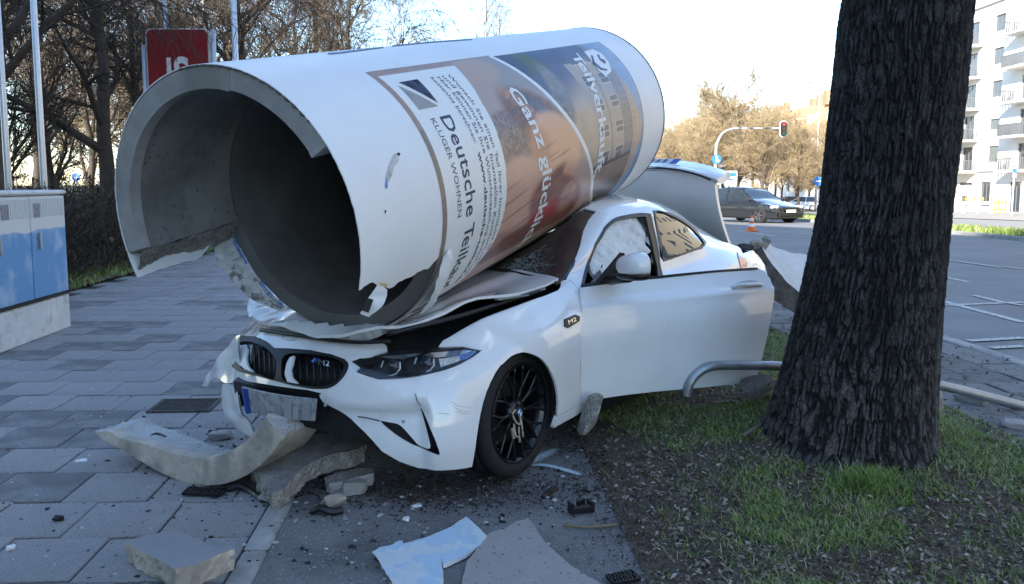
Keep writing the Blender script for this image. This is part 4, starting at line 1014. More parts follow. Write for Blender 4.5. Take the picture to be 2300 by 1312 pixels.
# ---- headlight
HL = [(802, 835), (815, 820), (838, 801), (870, 793), (930, 789), (1000, 783), (1045, 779), (1078, 784), (1068, 800), (1045, 816), (1000, 834), (950, 846), (895, 853), (850, 854), (830, 845)]
hl = panel('headlight', HL, m=M['black'], off=-.003, step=.025, thick=.02, srange=(9, 16.5))
panel('lamp_reflector', [(835, 833), (848, 812), (880, 803), (960, 796), (1050, 790), (1060, 796), (1040, 812), (990, 829), (930, 840), (870, 842)], m=mat('smoked_lamp_inner', (.06, .065, .075), .25, metal=.5, var=.4, vscale=40), off=.0015, step=.02, thick=.004, parent=hl, srange=(9, 16.5))
panel('lamp_trim', [(835, 812), (860, 801), (940, 794), (1040, 787), (1060, 789), (1030, 799), (950, 806), (880, 812)], m=M['chrome'], off=.003, step=.02, thick=.006, parent=hl, srange=(9, 16.5))
panel('indicator_lens', [(985, 808), (1025, 801), (1045, 800), (1030, 812), (990, 825)], m=mat('pale_lens', (.75, .72, .66), .12, coat=1, var=.5, vscale=90), off=.004, step=.02, thick=.006, parent=hl, srange=(9, 16.5))
panel('blue_lens', [(1028, 800), (1066, 788), (1070, 792), (1050, 806), (1035, 811)], m=mat('blue_reflecting_lens', (.12, .22, .5), .1, coat=1, var=.4, vscale=50), off=.0045, step=.02, thick=.006, parent=hl, srange=(9, 16.5))
for (u, v) in ((880, 824), (955, 817)):
    q = locate([(u, v)], (9, 16.5)); c = surf(*q[0]) + snorm(*q[0]) * .004; R_ = np.array(Vector(snorm(*q[0]) * np.array([1, .5, .3])).to_track_quat('Z', 'Y').to_matrix())
    MB().lathe([(0, .012), (.02, .008), (.032, -.004), (.036, -.01)], 20, loc=c, rot=R_).build('projector_lens', mat('projector_glass', (.03, .035, .045), .03, coat=1), hl, True)
    rg = [(.048 * math.cos(t), .044 * math.sin(t), .008) for t in np.linspace(math.radians(150), math.radians(390), 7)]
    MB().tube(np.array(rg) @ R_.T + c, .004, 5).build('light_ring', mat('ring_light', (.6, .63, .68), .15, coat=1), hl, True)
panel('lens_cover', [(p[0], p[1]) for p in HL], m=mat('headlight_glass', (1, 1, 1), .02, trans=1, ior=1.3), off=.014, step=.025, thick=.003, parent=hl, srange=(9, 16.5))
q = locate([(800, 937), (825, 941), (850, 947)], (9, 16.5)); MB().tube(catmull(surf(q[:, 0], q[:, 1]) - snorm(q[:, 0], q[:, 1]) * .02, 4), .003, 5).build('panel_gap', M['black'], car)
# scratches on the bumper
scr = mat('scratch', (.5, .52, .55), .6)
for pts in ([(1015, 902), (1030, 912), (1058, 915)], [(1018, 912), (1034, 922), (1056, 926)], [(1023, 924), (1040, 929), (1052, 931)], [(985, 928), (996, 929), (1010, 931)], [(933, 885), (935, 893), (938, 902), (945, 912)]):
    q = locate(pts, (9, 16.5)); C_ = catmull(surf(q[:, 0], q[:, 1]) + .0005, 4); MB().tube(C_, .0013 if pts[0][0] != 933 else .0022, 4).build('scratch', scr if pts[0][0] != 933 else M['black'], car)
# ---- cabin shell: windscreen pillar, roof rail and rear quarter in one panel
CAB = [(1260, 632), (1272, 628), (1292, 580), (1310, 520), (1322, 494), (1345, 470), (1370, 457), (1402, 449), (1440, 447), (1482, 452), (1530, 471), (1575, 503), (1605, 532), (1640, 544), (1664, 560), (1674, 580), (1678, 600), (1674, 640), (1640, 680), (1560, 690), (1490, 690), (1492, 625), (1480, 560), (1462, 480), (1440, 478), (1405, 483), (1378, 491), (1356, 511), (1335, 548), (1318, 590), (1307, 630), (1302, 660), (1296, 645), (1280, 630)]
QG = [(1472, 478), (1502, 483), (1530, 497), (1558, 518), (1580, 545), (1572, 554), (1540, 566), (1492, 581), (1485, 540)]
panel('body_side', CAB, [[(1468, 475), (1502, 480), (1532, 494), (1561, 515), (1585, 545), (1575, 557), (1540, 569), (1489, 585), (1480, 540)]], step=.03, srange=(17, 27), wrange=(2.2, 7.2), thick=.02)
panel('window_seal', [(1466, 473), (1502, 478), (1532, 492), (1562, 514), (1587, 545), (1577, 559), (1540, 571), (1490, 588), (1478, 540)], [QG], m=M['black'], off=.004, step=.025, srange=(17, 27), wrange=(3, 7), thick=.02)
panel('door_seal', [(1300, 655), (1307, 625), (1318, 588), (1335, 546), (1356, 508), (1378, 488), (1405, 480), (1440, 475), (1464, 477), (1480, 540), (1492, 600), (1494, 640), (1482, 640), (1478, 600), (1466, 545), (1452, 486), (1408, 490), (1382, 498), (1362, 517), (1342, 552), (1326, 592), (1315, 630), (1312, 655)], m=M['black'], off=-.004, step=.03, srange=(17, 27), wrange=(3, 7), thick=.02)
panel('quarter_window', QG, m=M['glass'], off=-.004, step=.04, srange=(17, 27), wrange=(3, 7), thick=.004)
# windscreen with crack web
WS = [(17.9, 5.15), (18.6, 5.1), (19.3, 5.65), (20.6, 6.08), (20.6, 8), (17.9, 8)]
def wsd(P): return flank(P)
q = np.array([(18.02, 5.3), (18.5, 5.35), (19.0, 5.9), (19.5, 6.05), (20.3, 6.12), (20.7, 6.3), (20.7, 8), (18.0, 8)])
panel('windscreen', q, params='all', m=M['glass'], off=-.012, step=.03, thick=.006, post=wsd)
rrn = random.Random(5)
cb = MB()
def crack(p, q_, w=.0011):
    g_ = locate([p, q_], (17, 21.5), (5, 8)); 
    n = 5; t = np.linspace(0, 1, n)[:, None]; G = g_[0] * (1 - t) + g_[1] * t
    C_ = flank(surf(G[:, 0], G[:, 1]) - snorm(G[:, 0], G[:, 1]) * .010); cb.tube(C_, w, 3, False)
for k in range(260):
    cx, cy = rrn.gauss(1168, 36), rrn.gauss(588, 18); a_ = rrn.uniform(0, 6.28); l_ = rrn.uniform(4, 22)
    p = (cx, cy); q2 = (cx + l_ * math.cos(a_), cy + l_ * .7 * math.sin(a_))
    if all(620 > y > 500 + (1320 - x) * .52 * .9 and x < 1262 for x, y in (p, q2)): crack(p, q2, rrn.choice([.0005, .0007, .0010]))
for a_, b_ in (((1185, 575), (1228, 545)), ((1200, 560), (1236, 556)), ((1170, 600), (1235, 590))): crack(a_, b_, .0008)
cb.build('crack_web', mat('glass_cracks', (.30, .38, .36), .4, coat=.5), car, kind='stuff')
MB().tube(catmull(surf(np.linspace(17.9, 18.05, 8), np.linspace(5.1, 7.6, 8)) + np.array([.0, 0, .012]), 2), .012, 5).build('wiper', M['black'], car, True)
# roof skin pressed in under the column
panel('roof', [(20.6, 6.0), (21.2, 5.98), (22, 6.0), (23, 6.0), (24, 6.0), (24.2, 8), (20.6, 8)], params='all', step=.03, thick=.01, off=.001, post=flank)
panel('rear_window', [(24.25, 6.1), (25.0, 6.1), (25.9, 6.2), (26, 8), (24.25, 8)], params='all', m=M['glass'], step=.05, thick=.005, post=flank)
panel('rear_deck', [(25.9, 4.6), (27.6, 4.6), (27.6, 8), (25.9, 8)], params='all', m=M['interior'], off=-.03, step=.08, thick=.01)
# other side of the car and the tail, mirrored from the same skin
def mirror_panel(name, prm, m, off=0, thick=.012, step=.06, holes=(), parent=car, post=None):
    P, T, loops = flat_region(prm, list(holes), step, (.3, .14)); S3 = surf(P[:, 0], P[:, 1]) + snorm(P[:, 0], P[:, 1]) * off; N3 = snorm(P[:, 0], P[:, 1])
    S3 = S3 * np.array([1, -1, 1]); N3 = N3 * np.array([1, -1, 1])
    if post: S3 = post(S3)
    V, Fc = shell(S3, N3, T, loops, thick, flip=True); return meshobj(name, V, Fc, m, parent, True)
ar = [(15.05 + 1.45 * .5 * (1 - math.cos(t)) * 1.0, .1 + 3.0 * math.sin(t)) for t in np.linspace(0, math.pi, 12)]
mirror_panel('front_fender', [(14.2, .3)] + [(14.3 + .0, .2)] + [(14.35 + (17.0 - 14.35) * .5 * (1 - math.cos(t)), .2 + 2.75 * math.sin(t)) for t in np.linspace(.05, math.pi - .05, 12)] + [(17.9, .2), (17.9, 4.6), (15, 4.5), (14.2, 3.6)], M['paint'])
mirror_panel('door', [(17.95, .2), (22.0, .2), (22.0, 4.7), (17.95, 4.7)], M['paint'])
mirror_panel('side_window', [(18.6, 4.7), (24.3, 4.7), (23.6, 5.9), (20.4, 5.95), (19.3, 5.6)], M['glass'], off=-.01)
mirror_panel('body_side', [(22.05, .2), (22.9, .2)] + [(22.9 + (25.1 - 22.9) * .5 * (1 - math.cos(t)), .2 + 2.75 * math.sin(t)) for t in np.linspace(.05, math.pi - .05, 12)] + [(25.2, .2), (27.4, .3), (27.4, 4.5), (26.2, 5.0), (24.6, 6.4), (23.4, 6.6), (20.4, 6.6), (18.6, 5.2), (18.5, 4.95), (19.3, 5.75), (20.4, 6.05), (23.6, 6.0), (24.4, 4.72), (22.05, 4.7)], M['paint'])
# this side: lower rear quarter behind the door with its arch, and the tail
panel('rear_quarter', [(22.0, .2), (22.9, .2)] + [(22.9 + (25.1 - 22.9) * .5 * (1 - math.cos(t)), .2 + 2.75 * math.sin(t)) for t in np.linspace(.05, math.pi - .05, 12)] + [(25.2, .2), (27.4, .3), (27.4, 4.2), (25, 3.9), (23, 3.7), (22.0, 3.7)], params='all', step=.05)
panel('shade_black_sill', [(18.3, .1), (22.1, .1), (22.1, .8), (18.3, .8)], params='all', m=M['black'], step=.06, thick=.03, off=-.02)  # sill coloured black for the shade under the open door
panel('rear_bumper', [(26.9, .1), (27.98, .1), (27.98, 4.2), (26.9, 4.2)], params='all', step=.06)
mirror_panel('rear_bumper', [(26.9, .1), (27.98, .1), (27.98, 4.2), (26.9, 4.2)], M['paint'])
tlm = mat('red_tail_lens', (.45, .03, .02), .12, coat=1, col2=(.6, .25, .15), c2scale=8)
panel('tail_light', [(1655, 566), (1668, 570), (1676, 585), (1677, 606), (1664, 606), (1660, 588)], m=tlm, off=.006, step=.02, thick=.03, srange=(24, 27.6), wrange=(2.5, 5))
# interior
MB().box((-1.55, 0, .30), (2.3, 1.5, .06)).build('cabin_floor', M['interior'], car)
for y in (.37, -.37):
    s_ = MB(); s_.box((-1.45, y, .50), (.52, .50, .18), bev=.05); s_.box((-1.80, y, .80), (.16, .48, .60), rot=rotm('Y', -.25), bev=.05); s_.box((-1.90, y, 1.12), (.10, .26, .14), rot=rotm('Y', -.2), bev=.03)
    s_.build('front_seat', M['interior'], car, True)
MB().box((-2.45, 0, .62), (.3, 1.2, .5), bev=.06).build('rear_seat', M['interior'], car, True)
MB().box((-.75, 0, .80), (.36, 1.42, .22), bev=.06).build('dashboard', M['interior'], car, True)
MB().tube([(-.98 + .03 * math.cos(t), .37 + .18 * math.sin(t), .86 + .18 * math.cos(t)) for t in np.linspace(0, 2 * math.pi, 25)], .016, 6).build('steering_wheel', M['interior'], car, True)
# curtain airbag
AB = [(1334, 600), (1328, 560), (1340, 530), (1356, 508), (1378, 494), (1410, 486), (1440, 484), (1452, 500), (1460, 530), (1468, 562), (1452, 575), (1425, 578), (1405, 570), (1385, 600), (1350, 620)]
def wrk(P): return .07 * (fbm(P[:, 0] * 4 + P[:, 1] * 2, P[:, 1] * 1.3, 3) - .4) + .02 * np.abs(np.sin(P[:, 0] * 7 + P[:, 1] * 3 + 3 * fbm(P[:, 0] * 3, P[:, 1], 8)))
panel('curtain_airbag', AB, m=M['cloth'], off=-.05, step=.016, thick=.02, srange=(17, 24), wrange=(3, 7), relief=wrk)
# ---- opened door
HG = np.array([-.545, .895]); DA = math.radians(27)
def swing(P):
    x = P[:, 0] - HG[0]; y = P[:, 1] - HG[1]; c_, s_ = math.cos(-DA), math.sin(-DA)
    return np.stack([HG[0] + x * c_ - y * s_, HG[1] + x * s_ + y * c_, P[:, 2]], -1)
def unswing_locate(px):
    """params on the closed door surface whose swung point is seen at px"""
    out = []
    gs, gw = np.meshgrid(np.linspace(17.6, 23.2, 90), np.linspace(0, 5, 60), indexing='ij'); pp_ = proj(L2W(swing(surf(gs.ravel(), gw.ravel()))))
    for p in px:
        k = np.hypot(*(pp_ - p).T).argmin(); x = np.array([gs.ravel()[k], gw.ravel()[k]])
        for _ in range(10):
            f0 = proj(L2W(swing(surf(x[:1], x[1:]))))[0]; r = f0 - p
            J = np.stack([(proj(L2W(swing(surf(x[:1] + 1e-4, x[1:]))))[0] - f0) / 1e-4, (proj(L2W(swing(surf(x[:1], x[1:] + 1e-4))))[0] - f0) / 1e-4], 1)
            x = x + np.clip(-np.linalg.solve(J.T @ J + 20 * np.eye(2), J.T @ r), -.2, .2)
        out.append(x)
    return np.array(out)
DO = [(1305, 642), (1345, 634), (1400, 628), (1470, 622), (1540, 616), (1610, 609), (1670, 604), (1702, 603), (1716, 608), (1730, 626), (1737, 648), (1736, 700), (1727, 745), (1715, 790), (1707, 820), (1700, 848), (1692, 858), (1640, 864), (1560, 872), (1470, 880), (1400, 888), (1345, 896), (1306, 905), (1305, 850), (1304, 750)]
def dpanel(name, px, m, off=0, thick=.05, step=.03, parent=car, relief=None, rnd=0):
    q = unswing_locate(px)
    if rnd: q = catmull(q, rnd, True)
    P, T, loops = flat_region(q, [], step, (.35, .14)); S3 = surf(P[:, 0], P[:, 1]) ; N3 = snorm(P[:, 0], P[:, 1]); S3 = S3 + N3 * off
    if relief is not None: S3 = S3 + N3 * relief(P)[:, None]
    B_ = swing(S3 - N3 * 1.0); S3 = swing(S3); N3 = S3 - B_
    V, Fc = shell(S3, N3, T, loops, thick); o = meshobj(name, V, Fc, m, parent, True)
    def full(A_):
        S_ = surf(A_[:, 0], A_[:, 1]); N_ = snorm(A_[:, 0], A_[:, 1]); S_ = S_ + N_ * off
        if relief is not None: S_ = S_ + N_ * relief(A_)[:, None]
        return swing(S_)
    e1, e2 = np.array([.01, 0]), np.array([0, .02]); NN = np.cross(full(P + e1) - full(P - e1), full(P + e2) - full(P - e2)); NN /= np.linalg.norm(NN, axis=1, keepdims=True) + 1e-12; set_normals(o, NN); return o
_dc = unswing_locate([(1310, 690), (1450, 672), (1600, 660), (1732, 652)])
def dcr(P):
    a = np.interp(P[:, 0], _dc[:, 0], _dc[:, 1]); d = P[:, 1] - a
    return .012 * np.exp(-(d / .09) ** 2) - .010 * smooth(0, -.5, d) * smooth(-1.6, -.5, d) + .010 * smooth(.4, 1.4, 1 - P[:, 1])
door = dpanel('open_door', DO, M['paint'], relief=dcr, step=.026, thick=.045)
dpanel('window_strip', [(1305, 640), (1480, 620), (1610, 607), (1700, 601), (1702, 606), (1610, 612), (1480, 626), (1305, 646)], M['black'], off=.004, thick=.05, parent=door)
def dpt(u, v, off):
    q = unswing_locate([(u, v)]); S = surf(q[:, 0], q[:, 1]); n_ = snorm(q[:, 0], q[:, 1]); return swing(S + n_ * off)[0]
hp = [dpt(1642, 647, .004), dpt(1652, 645, .018), dpt(1676, 644, .022), dpt(1700, 642, .018), dpt(1712, 641, .004)]
MB().tube(catmull(hp, 5), np.interp(np.linspace(0, 1, 21), [0, .15, .5, .85, 1], [.006, .012, .014, .012, .007]), 8).build('door_handle', M['paint'], door, True)
dpanel('handle_cup', [(1645, 650), (1655, 636), (1680, 630), (1700, 632), (1712, 642), (1690, 650), (1665, 652)], mat('painted_handle_shade', (.45, .45, .45), .4), off=.002, thick=.004, step=.015, parent=door, rnd=3)  # flat grey patch, shade of the handle cup put into its colour
# ---- mirror
mp_ = [dpt(1345, 634, .0), dpt(1405, 610, .05)]
mt = MB()
# local frame for the mirror housing
mc = loc_aty(1428, 603, 1.20)
yv = np.array([0, 1, 0.]); 
def mirror_shell(c, sx, sy, sz, m, name, cut=None, parent=door):
    n1_, n2_ = 22, 28; V = []
    for i in range(n1_):
        th = math.pi * (i / (n1_ - 1)); 
        for j in range(n2_):
            ph_ = 2 * math.pi * j / n2_
            x = math.copysign(abs(math.cos(th)) ** .8, math.cos(th)); r_ = math.sin(th) ** .75
            y_ = r_ * math.copysign(abs(math.cos(ph_)) ** .75, math.cos(ph_)); z_ = r_ * math.copysign(abs(math.sin(ph_)) ** .75, math.sin(ph_))
            z_ = z_ * (1 + .18 * y_)
            if x < 0: x *= .35
            V.append((x * sx, y_ * sy, z_ * sz))
    V = np.array(V)
    if cut is not None: V[:, 2] = np.maximum(V[:, 2], cut) if cut < 0 else V[:, 2]
    Rm = rotm('Z', math.radians(-22)) @ rotm('X', math.radians(4)); V = V @ Rm.T + c
    return meshobj(name, V, grid_faces(n1_, n2_, True), m, parent, True)
mh = mirror_shell(mc + np.array([0, 0, .014]), .085, .105, .066, M['paint'], 'mirror', cut=-.040)
mirror_shell(mc + np.array([-.004, -.004, -.036]), .082, .104, .026, M['black'], 'mirror_base', parent=mh)
tri = [loc_aty(u, v, y) for u, v, y in ((1345, 636, .93), (1352, 628, .93), (1402, 568, .95), (1406, 578, .97), (1400, 628, .98), (1395, 636, .97))]
tv = np.array(tri); V = np.concatenate([tv, tv - np.array([0, .03, 0])]); n = len(tv)
meshobj('mirror_triangle', V, [list(range(n)), list(range(2 * n - 1, n - 1, -1))] + [[i, i + n, (i + 1) % n + n, (i + 1) % n] for i in range(n)], M['black'], door)
MB().tube([loc_aty(1370, 628, .96), loc_aty(1395, 626, 1.04), loc_aty(1415, 622, 1.12)], [.03, .026, .03], 8).build('mirror_arm', M['black'], door, True)
panel('pillar_trim', [(1303, 655), (1308, 650), (1325, 640), (1360, 590), (1352, 640)], m=M['black'], off=-.02, thick=.01, srange=(17, 23), wrange=(3, 7), step=.03)
# ---- wheels
def make_wheel(x, y, steer=0.0, flat=0.0, detail=True, parent=car, sgn=1):
    # parts built in the wheel's own frame: axis = +y outward
    piv = bpy.data.objects.new('wheel', None); link(piv); piv.parent = parent; piv.location = (x, y, .325); piv.rotation_euler = (0, 0, steer if sgn > 0 else math.pi + steer)
    Rw = rotm('X', -math.pi / 2)
    prof = [(.245, -.205), (.262, -.215), (.295, -.220), (.318, -.212), (.326, -.19), (.328, -.16), (.328, -.158), (.322, -.156), (.322, -.150), (.328, -.148), (.329, -.11), (.323, -.108), (.323, -.102), (.329, -.10), (.328, -.062), (.322, -.06), (.322, -.054), (.328, -.052), (.325, -.022), (.316, -.004), (.296, .006), (.268, .003), (.250, -.004), (.243, -.012)]
    V0 = MB().lathe(prof, 72, rot=Rw); V = np.concatenate(V0.V)
    # shallow tread sipes
    rad = np.hypot(V[:, 0], V[:, 2]); ang = np.arctan2(V[:, 2], V[:, 0]); k = (rad > .31) & (np.abs(V[:, 1] + .105) > .07)
    si = (np.floor((ang / (2 * np.pi)) * 72 + .5) % 2 == 0) & k; V[si, 0] *= .992; V[si, 2] *= .992
    meshobj('tyre', V, V0.F, M['rubber'], piv, True)
    rimo = MB().lathe([(.246, -.20), (.240, -.18), (.222, -.15), (.215, -.08), (.222, -.03), (.236, -.012), (.246, -.004), (.250, .000), (.248, .004), (.240, -.001)], 60, rot=Rw).build('rim', M['rim'], piv, True)
    sp = MB()
    for k in range(10):
        for dd in (-.17, .17):
            a0 = 2 * math.pi * k / 10; a1 = a0 + dd
            P = [(.060 * math.cos(a0), -.030, .060 * math.sin(a0)), (.14 * math.cos(a0 + dd * .25), -.018, .14 * math.sin(a0 + dd * .25)), (.243 * math.cos(a1), -.010, .243 * math.sin(a1))]
            sp.tube(catmull(P, 3), np.linspace(.0105, .0065, 7), 5)
    sp.lathe([(0, -.012), (.045, -.012), (.066, -.022), (.072, -.05), (.072, -.10)], 24, rot=Rw)
    sp.build('spokes', M['rim'], rimo, True)
    cp = MB().lathe([(0, -.004), (.030, -.004), (.033, -.012)], 20, rot=Rw).build('centre_cap', M['black'], rimo, True)
    for q_, cc in ((0, (.75, .76, .78)), (1, (.03, .15, .5)), (2, (.75, .76, .78)), (3, (.03, .15, .5))):
        th = np.linspace(q_ * math.pi / 2, (q_ + 1) * math.pi / 2, 7); MB().add([(0, -.002, 0)] + [(.020 * math.cos(t), -.002, .020 * math.sin(t)) for t in th], [[0, i, i + 1] for i in range(1, 7)]).build('cap_badge', mat('cap_%s' % ('w' if q_ % 2 == 0 else 'b'), cc, .3), rimo)
    MB().lathe([(.06, -.10), (.175, -.10), (.178, -.105), (.178, -.125), (.06, -.125)], 40, rot=Rw).build('brake_disc', mat('dull_disc', (.06, .058, .055), .5, metal=.8), piv, True)
    MB().box((.15, -.10, .06), (.07, .07, .16), rot=rotm('Y', -.4), bev=.015).build('brake_caliper', mat('caliper', (.02, .022, .03), .5), piv)
    return piv
wp = loc_aty(1169, 915, .84); print('WP', wp)
w0 = make_wheel(wp[0], .84, math.radians(3)); w0.location.z = .342
make_wheel(-.0, -.85, math.radians(3), sgn=-1); make_wheel(-2.69, .885); make_wheel(-2.69, -.885, sgn=-1)
# straw-coloured wreckage hanging in the wheel
st = mat('pale_splinters', (.42, .36, .26), .8)
db = MB()
for p in ([(.02, .012, -.01), (.05, .03, -.04), (.085, .028, -.02), (.10, .02, .02), (.075, .018, .035)], [(.01, .01, -.03), (.03, .03, -.07), (.02, .028, -.11)], [(.04, .015, -.06), (.06, .03, -.085), (.05, .028, -.13)], [(.09, .02, -.03), (.095, .03, -.08), (.07, .03, -.10)]):
    db.tube(catmull(p, 4), .005, 5)
db.box((.092, .02, -.075), (.025, .01, .055), rot=rotm('Y', .3)); db.build('splinters', st, w0)
# ---- boot lid standing open
lidm = M['paint']
def lid_pt(t, y):      # t 0..1 from hinge up
    x = -3.14 + .24 * t + .05 * math.sin(math.pi * t); z = 1.02 + .57 * t; return (x, y, z)
nt_, ny_ = 14, 21; V = []
for i in range(nt_):
    t = i / (nt_ - 1)
    for j in range(ny_):
        y = -1 + 2 * j / (ny_ - 1); wy = (.60 + .035 * (1 - t)) * y
        x, _, z = lid_pt(t, 0); z2 = z - .10 * abs(y) ** 2.6 * (.3 + .7 * t); x2 = x - .05 * y * y
        V.append((x2, wy, z2))
V = np.array(V); n = len(V); V = np.concatenate([V, V - np.array([.045, 0, 0])]); Fq = grid_faces(nt_, ny_).tolist(); Fq += [[a + n for a in f[::-1]] for f in Fq]
for i in range(nt_ - 1): Fq += [[i * ny_, (i + 1) * ny_, (i + 1) * ny_ + n, i * ny_ + n], [i * ny_ + ny_ - 1, i * ny_ + ny_ - 1 + n, (i + 1) * ny_ + ny_ - 1 + n, (i + 1) * ny_ + ny_ - 1]]
for j in range(ny_ - 1): Fq += [[j, j + n, j + 1 + n, j + 1], [(nt_ - 1) * ny_ + j, (nt_ - 1) * ny_ + j + 1, (nt_ - 1) * ny_ + j + 1 + n, (nt_ - 1) * ny_ + j + n]]
lid = meshobj('boot_lid', V, Fq, lidm, car, True); lid.data.set_sharp_from_angle(angle=math.radians(40))
# spoiler edge and rear fascia with the plate, now facing up and forward
fm = MB(); rows = []
prof = [(x + .34, z) for x, z in [(-3.24, 1.575), (-3.21, 1.60), (-3.225, 1.615), (-3.30, 1.625), (-3.42, 1.665), (-3.47, 1.66), (-3.48, 1.62), (-3.33, 1.57)]]
yy = np.linspace(-1, 1, 21)
G = np.array([[(x - .05 * y * y, y * .635, z - .10 * abs(y) ** 2.6) for x, z in prof] for y in yy])
fo = meshobj('lid_fascia', G.reshape(-1, 3), grid_faces(21, len(prof), True, flip=True).tolist() + [list(range(len(prof))), list(range(20 * len(prof), 21 * len(prof)))[::-1]], lidm, lid, True); fo.data.set_sharp_from_angle(angle=math.radians(35))
def fas(y, t): 
    x0, z0, x1, z1 = -2.965, 1.634, -3.075, 1.674
    return (x0 + (x1 - x0) * t, y, z0 + (z1 - z0) * t - .10 * abs(y / .635) ** 2.6)
pv = [fas(y, t) for y in np.linspace(-.26, .26, 7) for t in (0, 1)]
meshobj('rear_plate', np.array(pv) + np.array([0, 0, .002]), grid_faces(7, 2, flip=True), mat('rear_plate_white', (.55, .57, .6), .4), fo)
pv = [fas(y, t) for y in (.205, .262) for t in (0, 1)]; meshobj('plate_band', np.array(pv) + np.array([0, 0, .006]), grid_faces(2, 2, flip=True), mat('plate_blue', (.02, .07, .35), .5), fo)
for k in range(7):
    y = -.22 + k * .058; pv = [fas(a, t) for a in (y, y + .030) for t in (.2, .8)]; meshobj('plate_smudge', np.array(pv) + np.array([0, 0, .006]), grid_faces(2, 2, flip=True), mat('plate_dark', (.08, .09, .14), .5), fo)
MB().tube([(-2.88, y * .6, 1.600 - .10 * abs(y) ** 2.6) for y in np.linspace(-1, 1, 15)], .008, 5).build('lid_seam', M['black'], lid, True)
# ================================================================== BUILDINGS
plaster = mat('white_render', (.74, .72, .68), .85, var=.04, vscale=.6, col2=(.68, .66, .62), c2scale=.3)
cream = mat('cream_render', (.52, .44, .33), .85, var=.06, vscale=.5)
paneg = mat('window_glass', (.05, .06, .075), .06, spec=.9, coat=.5)
framem = mat('grey_window_frame', (.16, .165, .17), .5)
railm = mat('grey_balcony_panel', (.15, .155, .165), .4, metal=.3)
def wall_holes(root, name, o, du, W_, z0, z1, holes, m, th=.3, n=None):
    """vertical wall from o along unit dir du, with rectangular openings (u0,u1,z0,z1); n = outward normal"""
    du = np.array(du, float); n = np.array(n, float)
    P, T, loops = flat_region([(0, z0), (W_, z0), (W_, z1), (0, z1)], [[(a, c), (b, c), (b, d), (a, d)] for a, b, c, d in holes], 6.0)
    P3 = np.array(o) + P[:, :1] * du + P[:, 1:2] * np.array([0, 0, 1.]); flip = np.cross(du, [0, 0, 1]) @ n < 0
    V, Fc = shell(P3, np.tile(n, (len(P), 1)), T, loops, th, flip=flip); return meshobj(name, V, Fc, m, root)
def obox(o, du, n, u0, u1, d0, d1, z0, z1):
    du = np.array(du, float); n = np.array(n, float); V = []
    for z in (z0, z1):
        for u, d in ((u0, d0), (u1, d0), (u1, d1), (u0, d1)): V.append(np.array(o) + du * u + n * d + np.array([0, 0, z]))
    Fc = [(3, 2, 1, 0), (4, 5, 6, 7), (0, 1, 5, 4), (1, 2, 6, 5), (2, 3, 7, 6), (3, 0, 4, 7)]
    if np.dot(np.cross(du, n), [0, 0, 1]) < 0: Fc = [f[::-1] for f in Fc]
    return V, Fc
def window(root, o, du, n, u0, u1, z0, z1, split=2, sill=True, name='window', pm_=paneg):
    mb = MB(); t = .07
    for a in ((u0, u0 + t, z0, z1), (u1 - t, u1, z0, z1), (u0 + t, u1 - t, z0, z0 + t), (u0 + t, u1 - t, z1 - t, z1)): mb.add(*obox(o, du, n, a[0], a[1], -.22, -.12, a[2], a[3]))
    for k in range(1, split):
        c = u0 + (u1 - u0) * k / split; mb.add(*obox(o, du, n, c - .03, c + .03, -.21, -.13, z0 + t, z1 - t))
    if sill: mb.add(*obox(o, du, n, u0 - .05, u1 + .05, -.1, .06, z0 - .05, z0 - .005))
    f = mb.build(name, framem, root)
    MB().add(*obox(o, du, n, u0 + t, u1 - t, -.18, -.165, z0 + t, z1 - t)).build('pane', pm_, f)
    return f
def balcony(root, o, du, n, u0, u1, z, k=0):
    b = MB().add(*obox(o, du, n, u0, u1, .0, 1.5, z - .2, z)).build('balcony', plaster, root)
    r_ = MB(); r_.add(*obox(o, du, n, u0, u1, 1.44, 1.48, z + .98, z + 1.03)); 
    for e in (u0, u1 - .04): r_.add(*obox(o, du, n, e, e + .04, .02, 1.44, z + .98, z + 1.03))
    st_ = .16
    for u in np.arange(u0 + .05, u1, st_): r_.add(*obox(o, du, n, u, u + (.12 if k % 2 else .05), 1.445, 1.465, z + .02, z + .98))
    for d in np.arange(.1, 1.44, st_): r_.add(*obox(o, du, n, u0, u0 + .02, d, d + .05, z + .02, z + .98)); r_.add(*obox(o, du, n, u1 - .02, u1, d, d + .05, z + .02, z + .98))
    r_.build('railing', railm, b)
ap = thing('apartment_block', 'bright white sunlit apartment block with balconies, right of the tree trunk beyond the road', 'building', (45, 90, -1.55))
o_ = (0, 20, 0); du = (0, -1, 0); nn_ = (-1, 0, 0)   # local; u = distance from the far end at y=110
holes = []; wins = []; bals = []
for k in range(5):
    z = 4.15 + 3.0 * k
    for yc in (79.9, 89.3, 98.7): u = 110 - yc; wins.append((u - .85, u + .85, z + .9, z + 2.3 - (.5 if k in (1,) else 0), k))
    for yc in (75.0, 84.3, 93.8, 103): u = 110 - yc; bals.append((u - 1.0, u + .9, z + .05, z + 2.35, k, u))
for a in wins: holes.append(a[:4])
for a in bals: holes.append(a[:4])
gf = [(110 - 81.7, 110 - 80.0, .75, 3.1), (110 - 76.9, 110 - 75.2, .0 + .1, 3.1), (110 - 85.2, 110 - 83.9, .1, 1.7), (110 - 85.6, 110 - 83.2, 2.75, 3.05), (110 - 91, 110 - 89, .75, 3.1)]
holes += gf
wall_holes(ap, 'wall', o_, du, 44, 0, 19.6, holes, plaster, n=nn_)
MB().box((10, -2, 9.7), (19.2, 43.8, 19.4)).build('building_core', mat('core_shadow_white', (.5, .49, .47), .9), ap)  # wall white dimmed in colour for shade behind the openings
for a in wins: window(ap, o_, du, nn_, *a[:4], split=2)
for a in bals:
    window(ap, o_, du, nn_, *a[:4], split=2, sill=False); balcony(ap, o_, du, nn_, a[5] - 1.9, a[5] + 1.9, a[2] - .05, a[4])
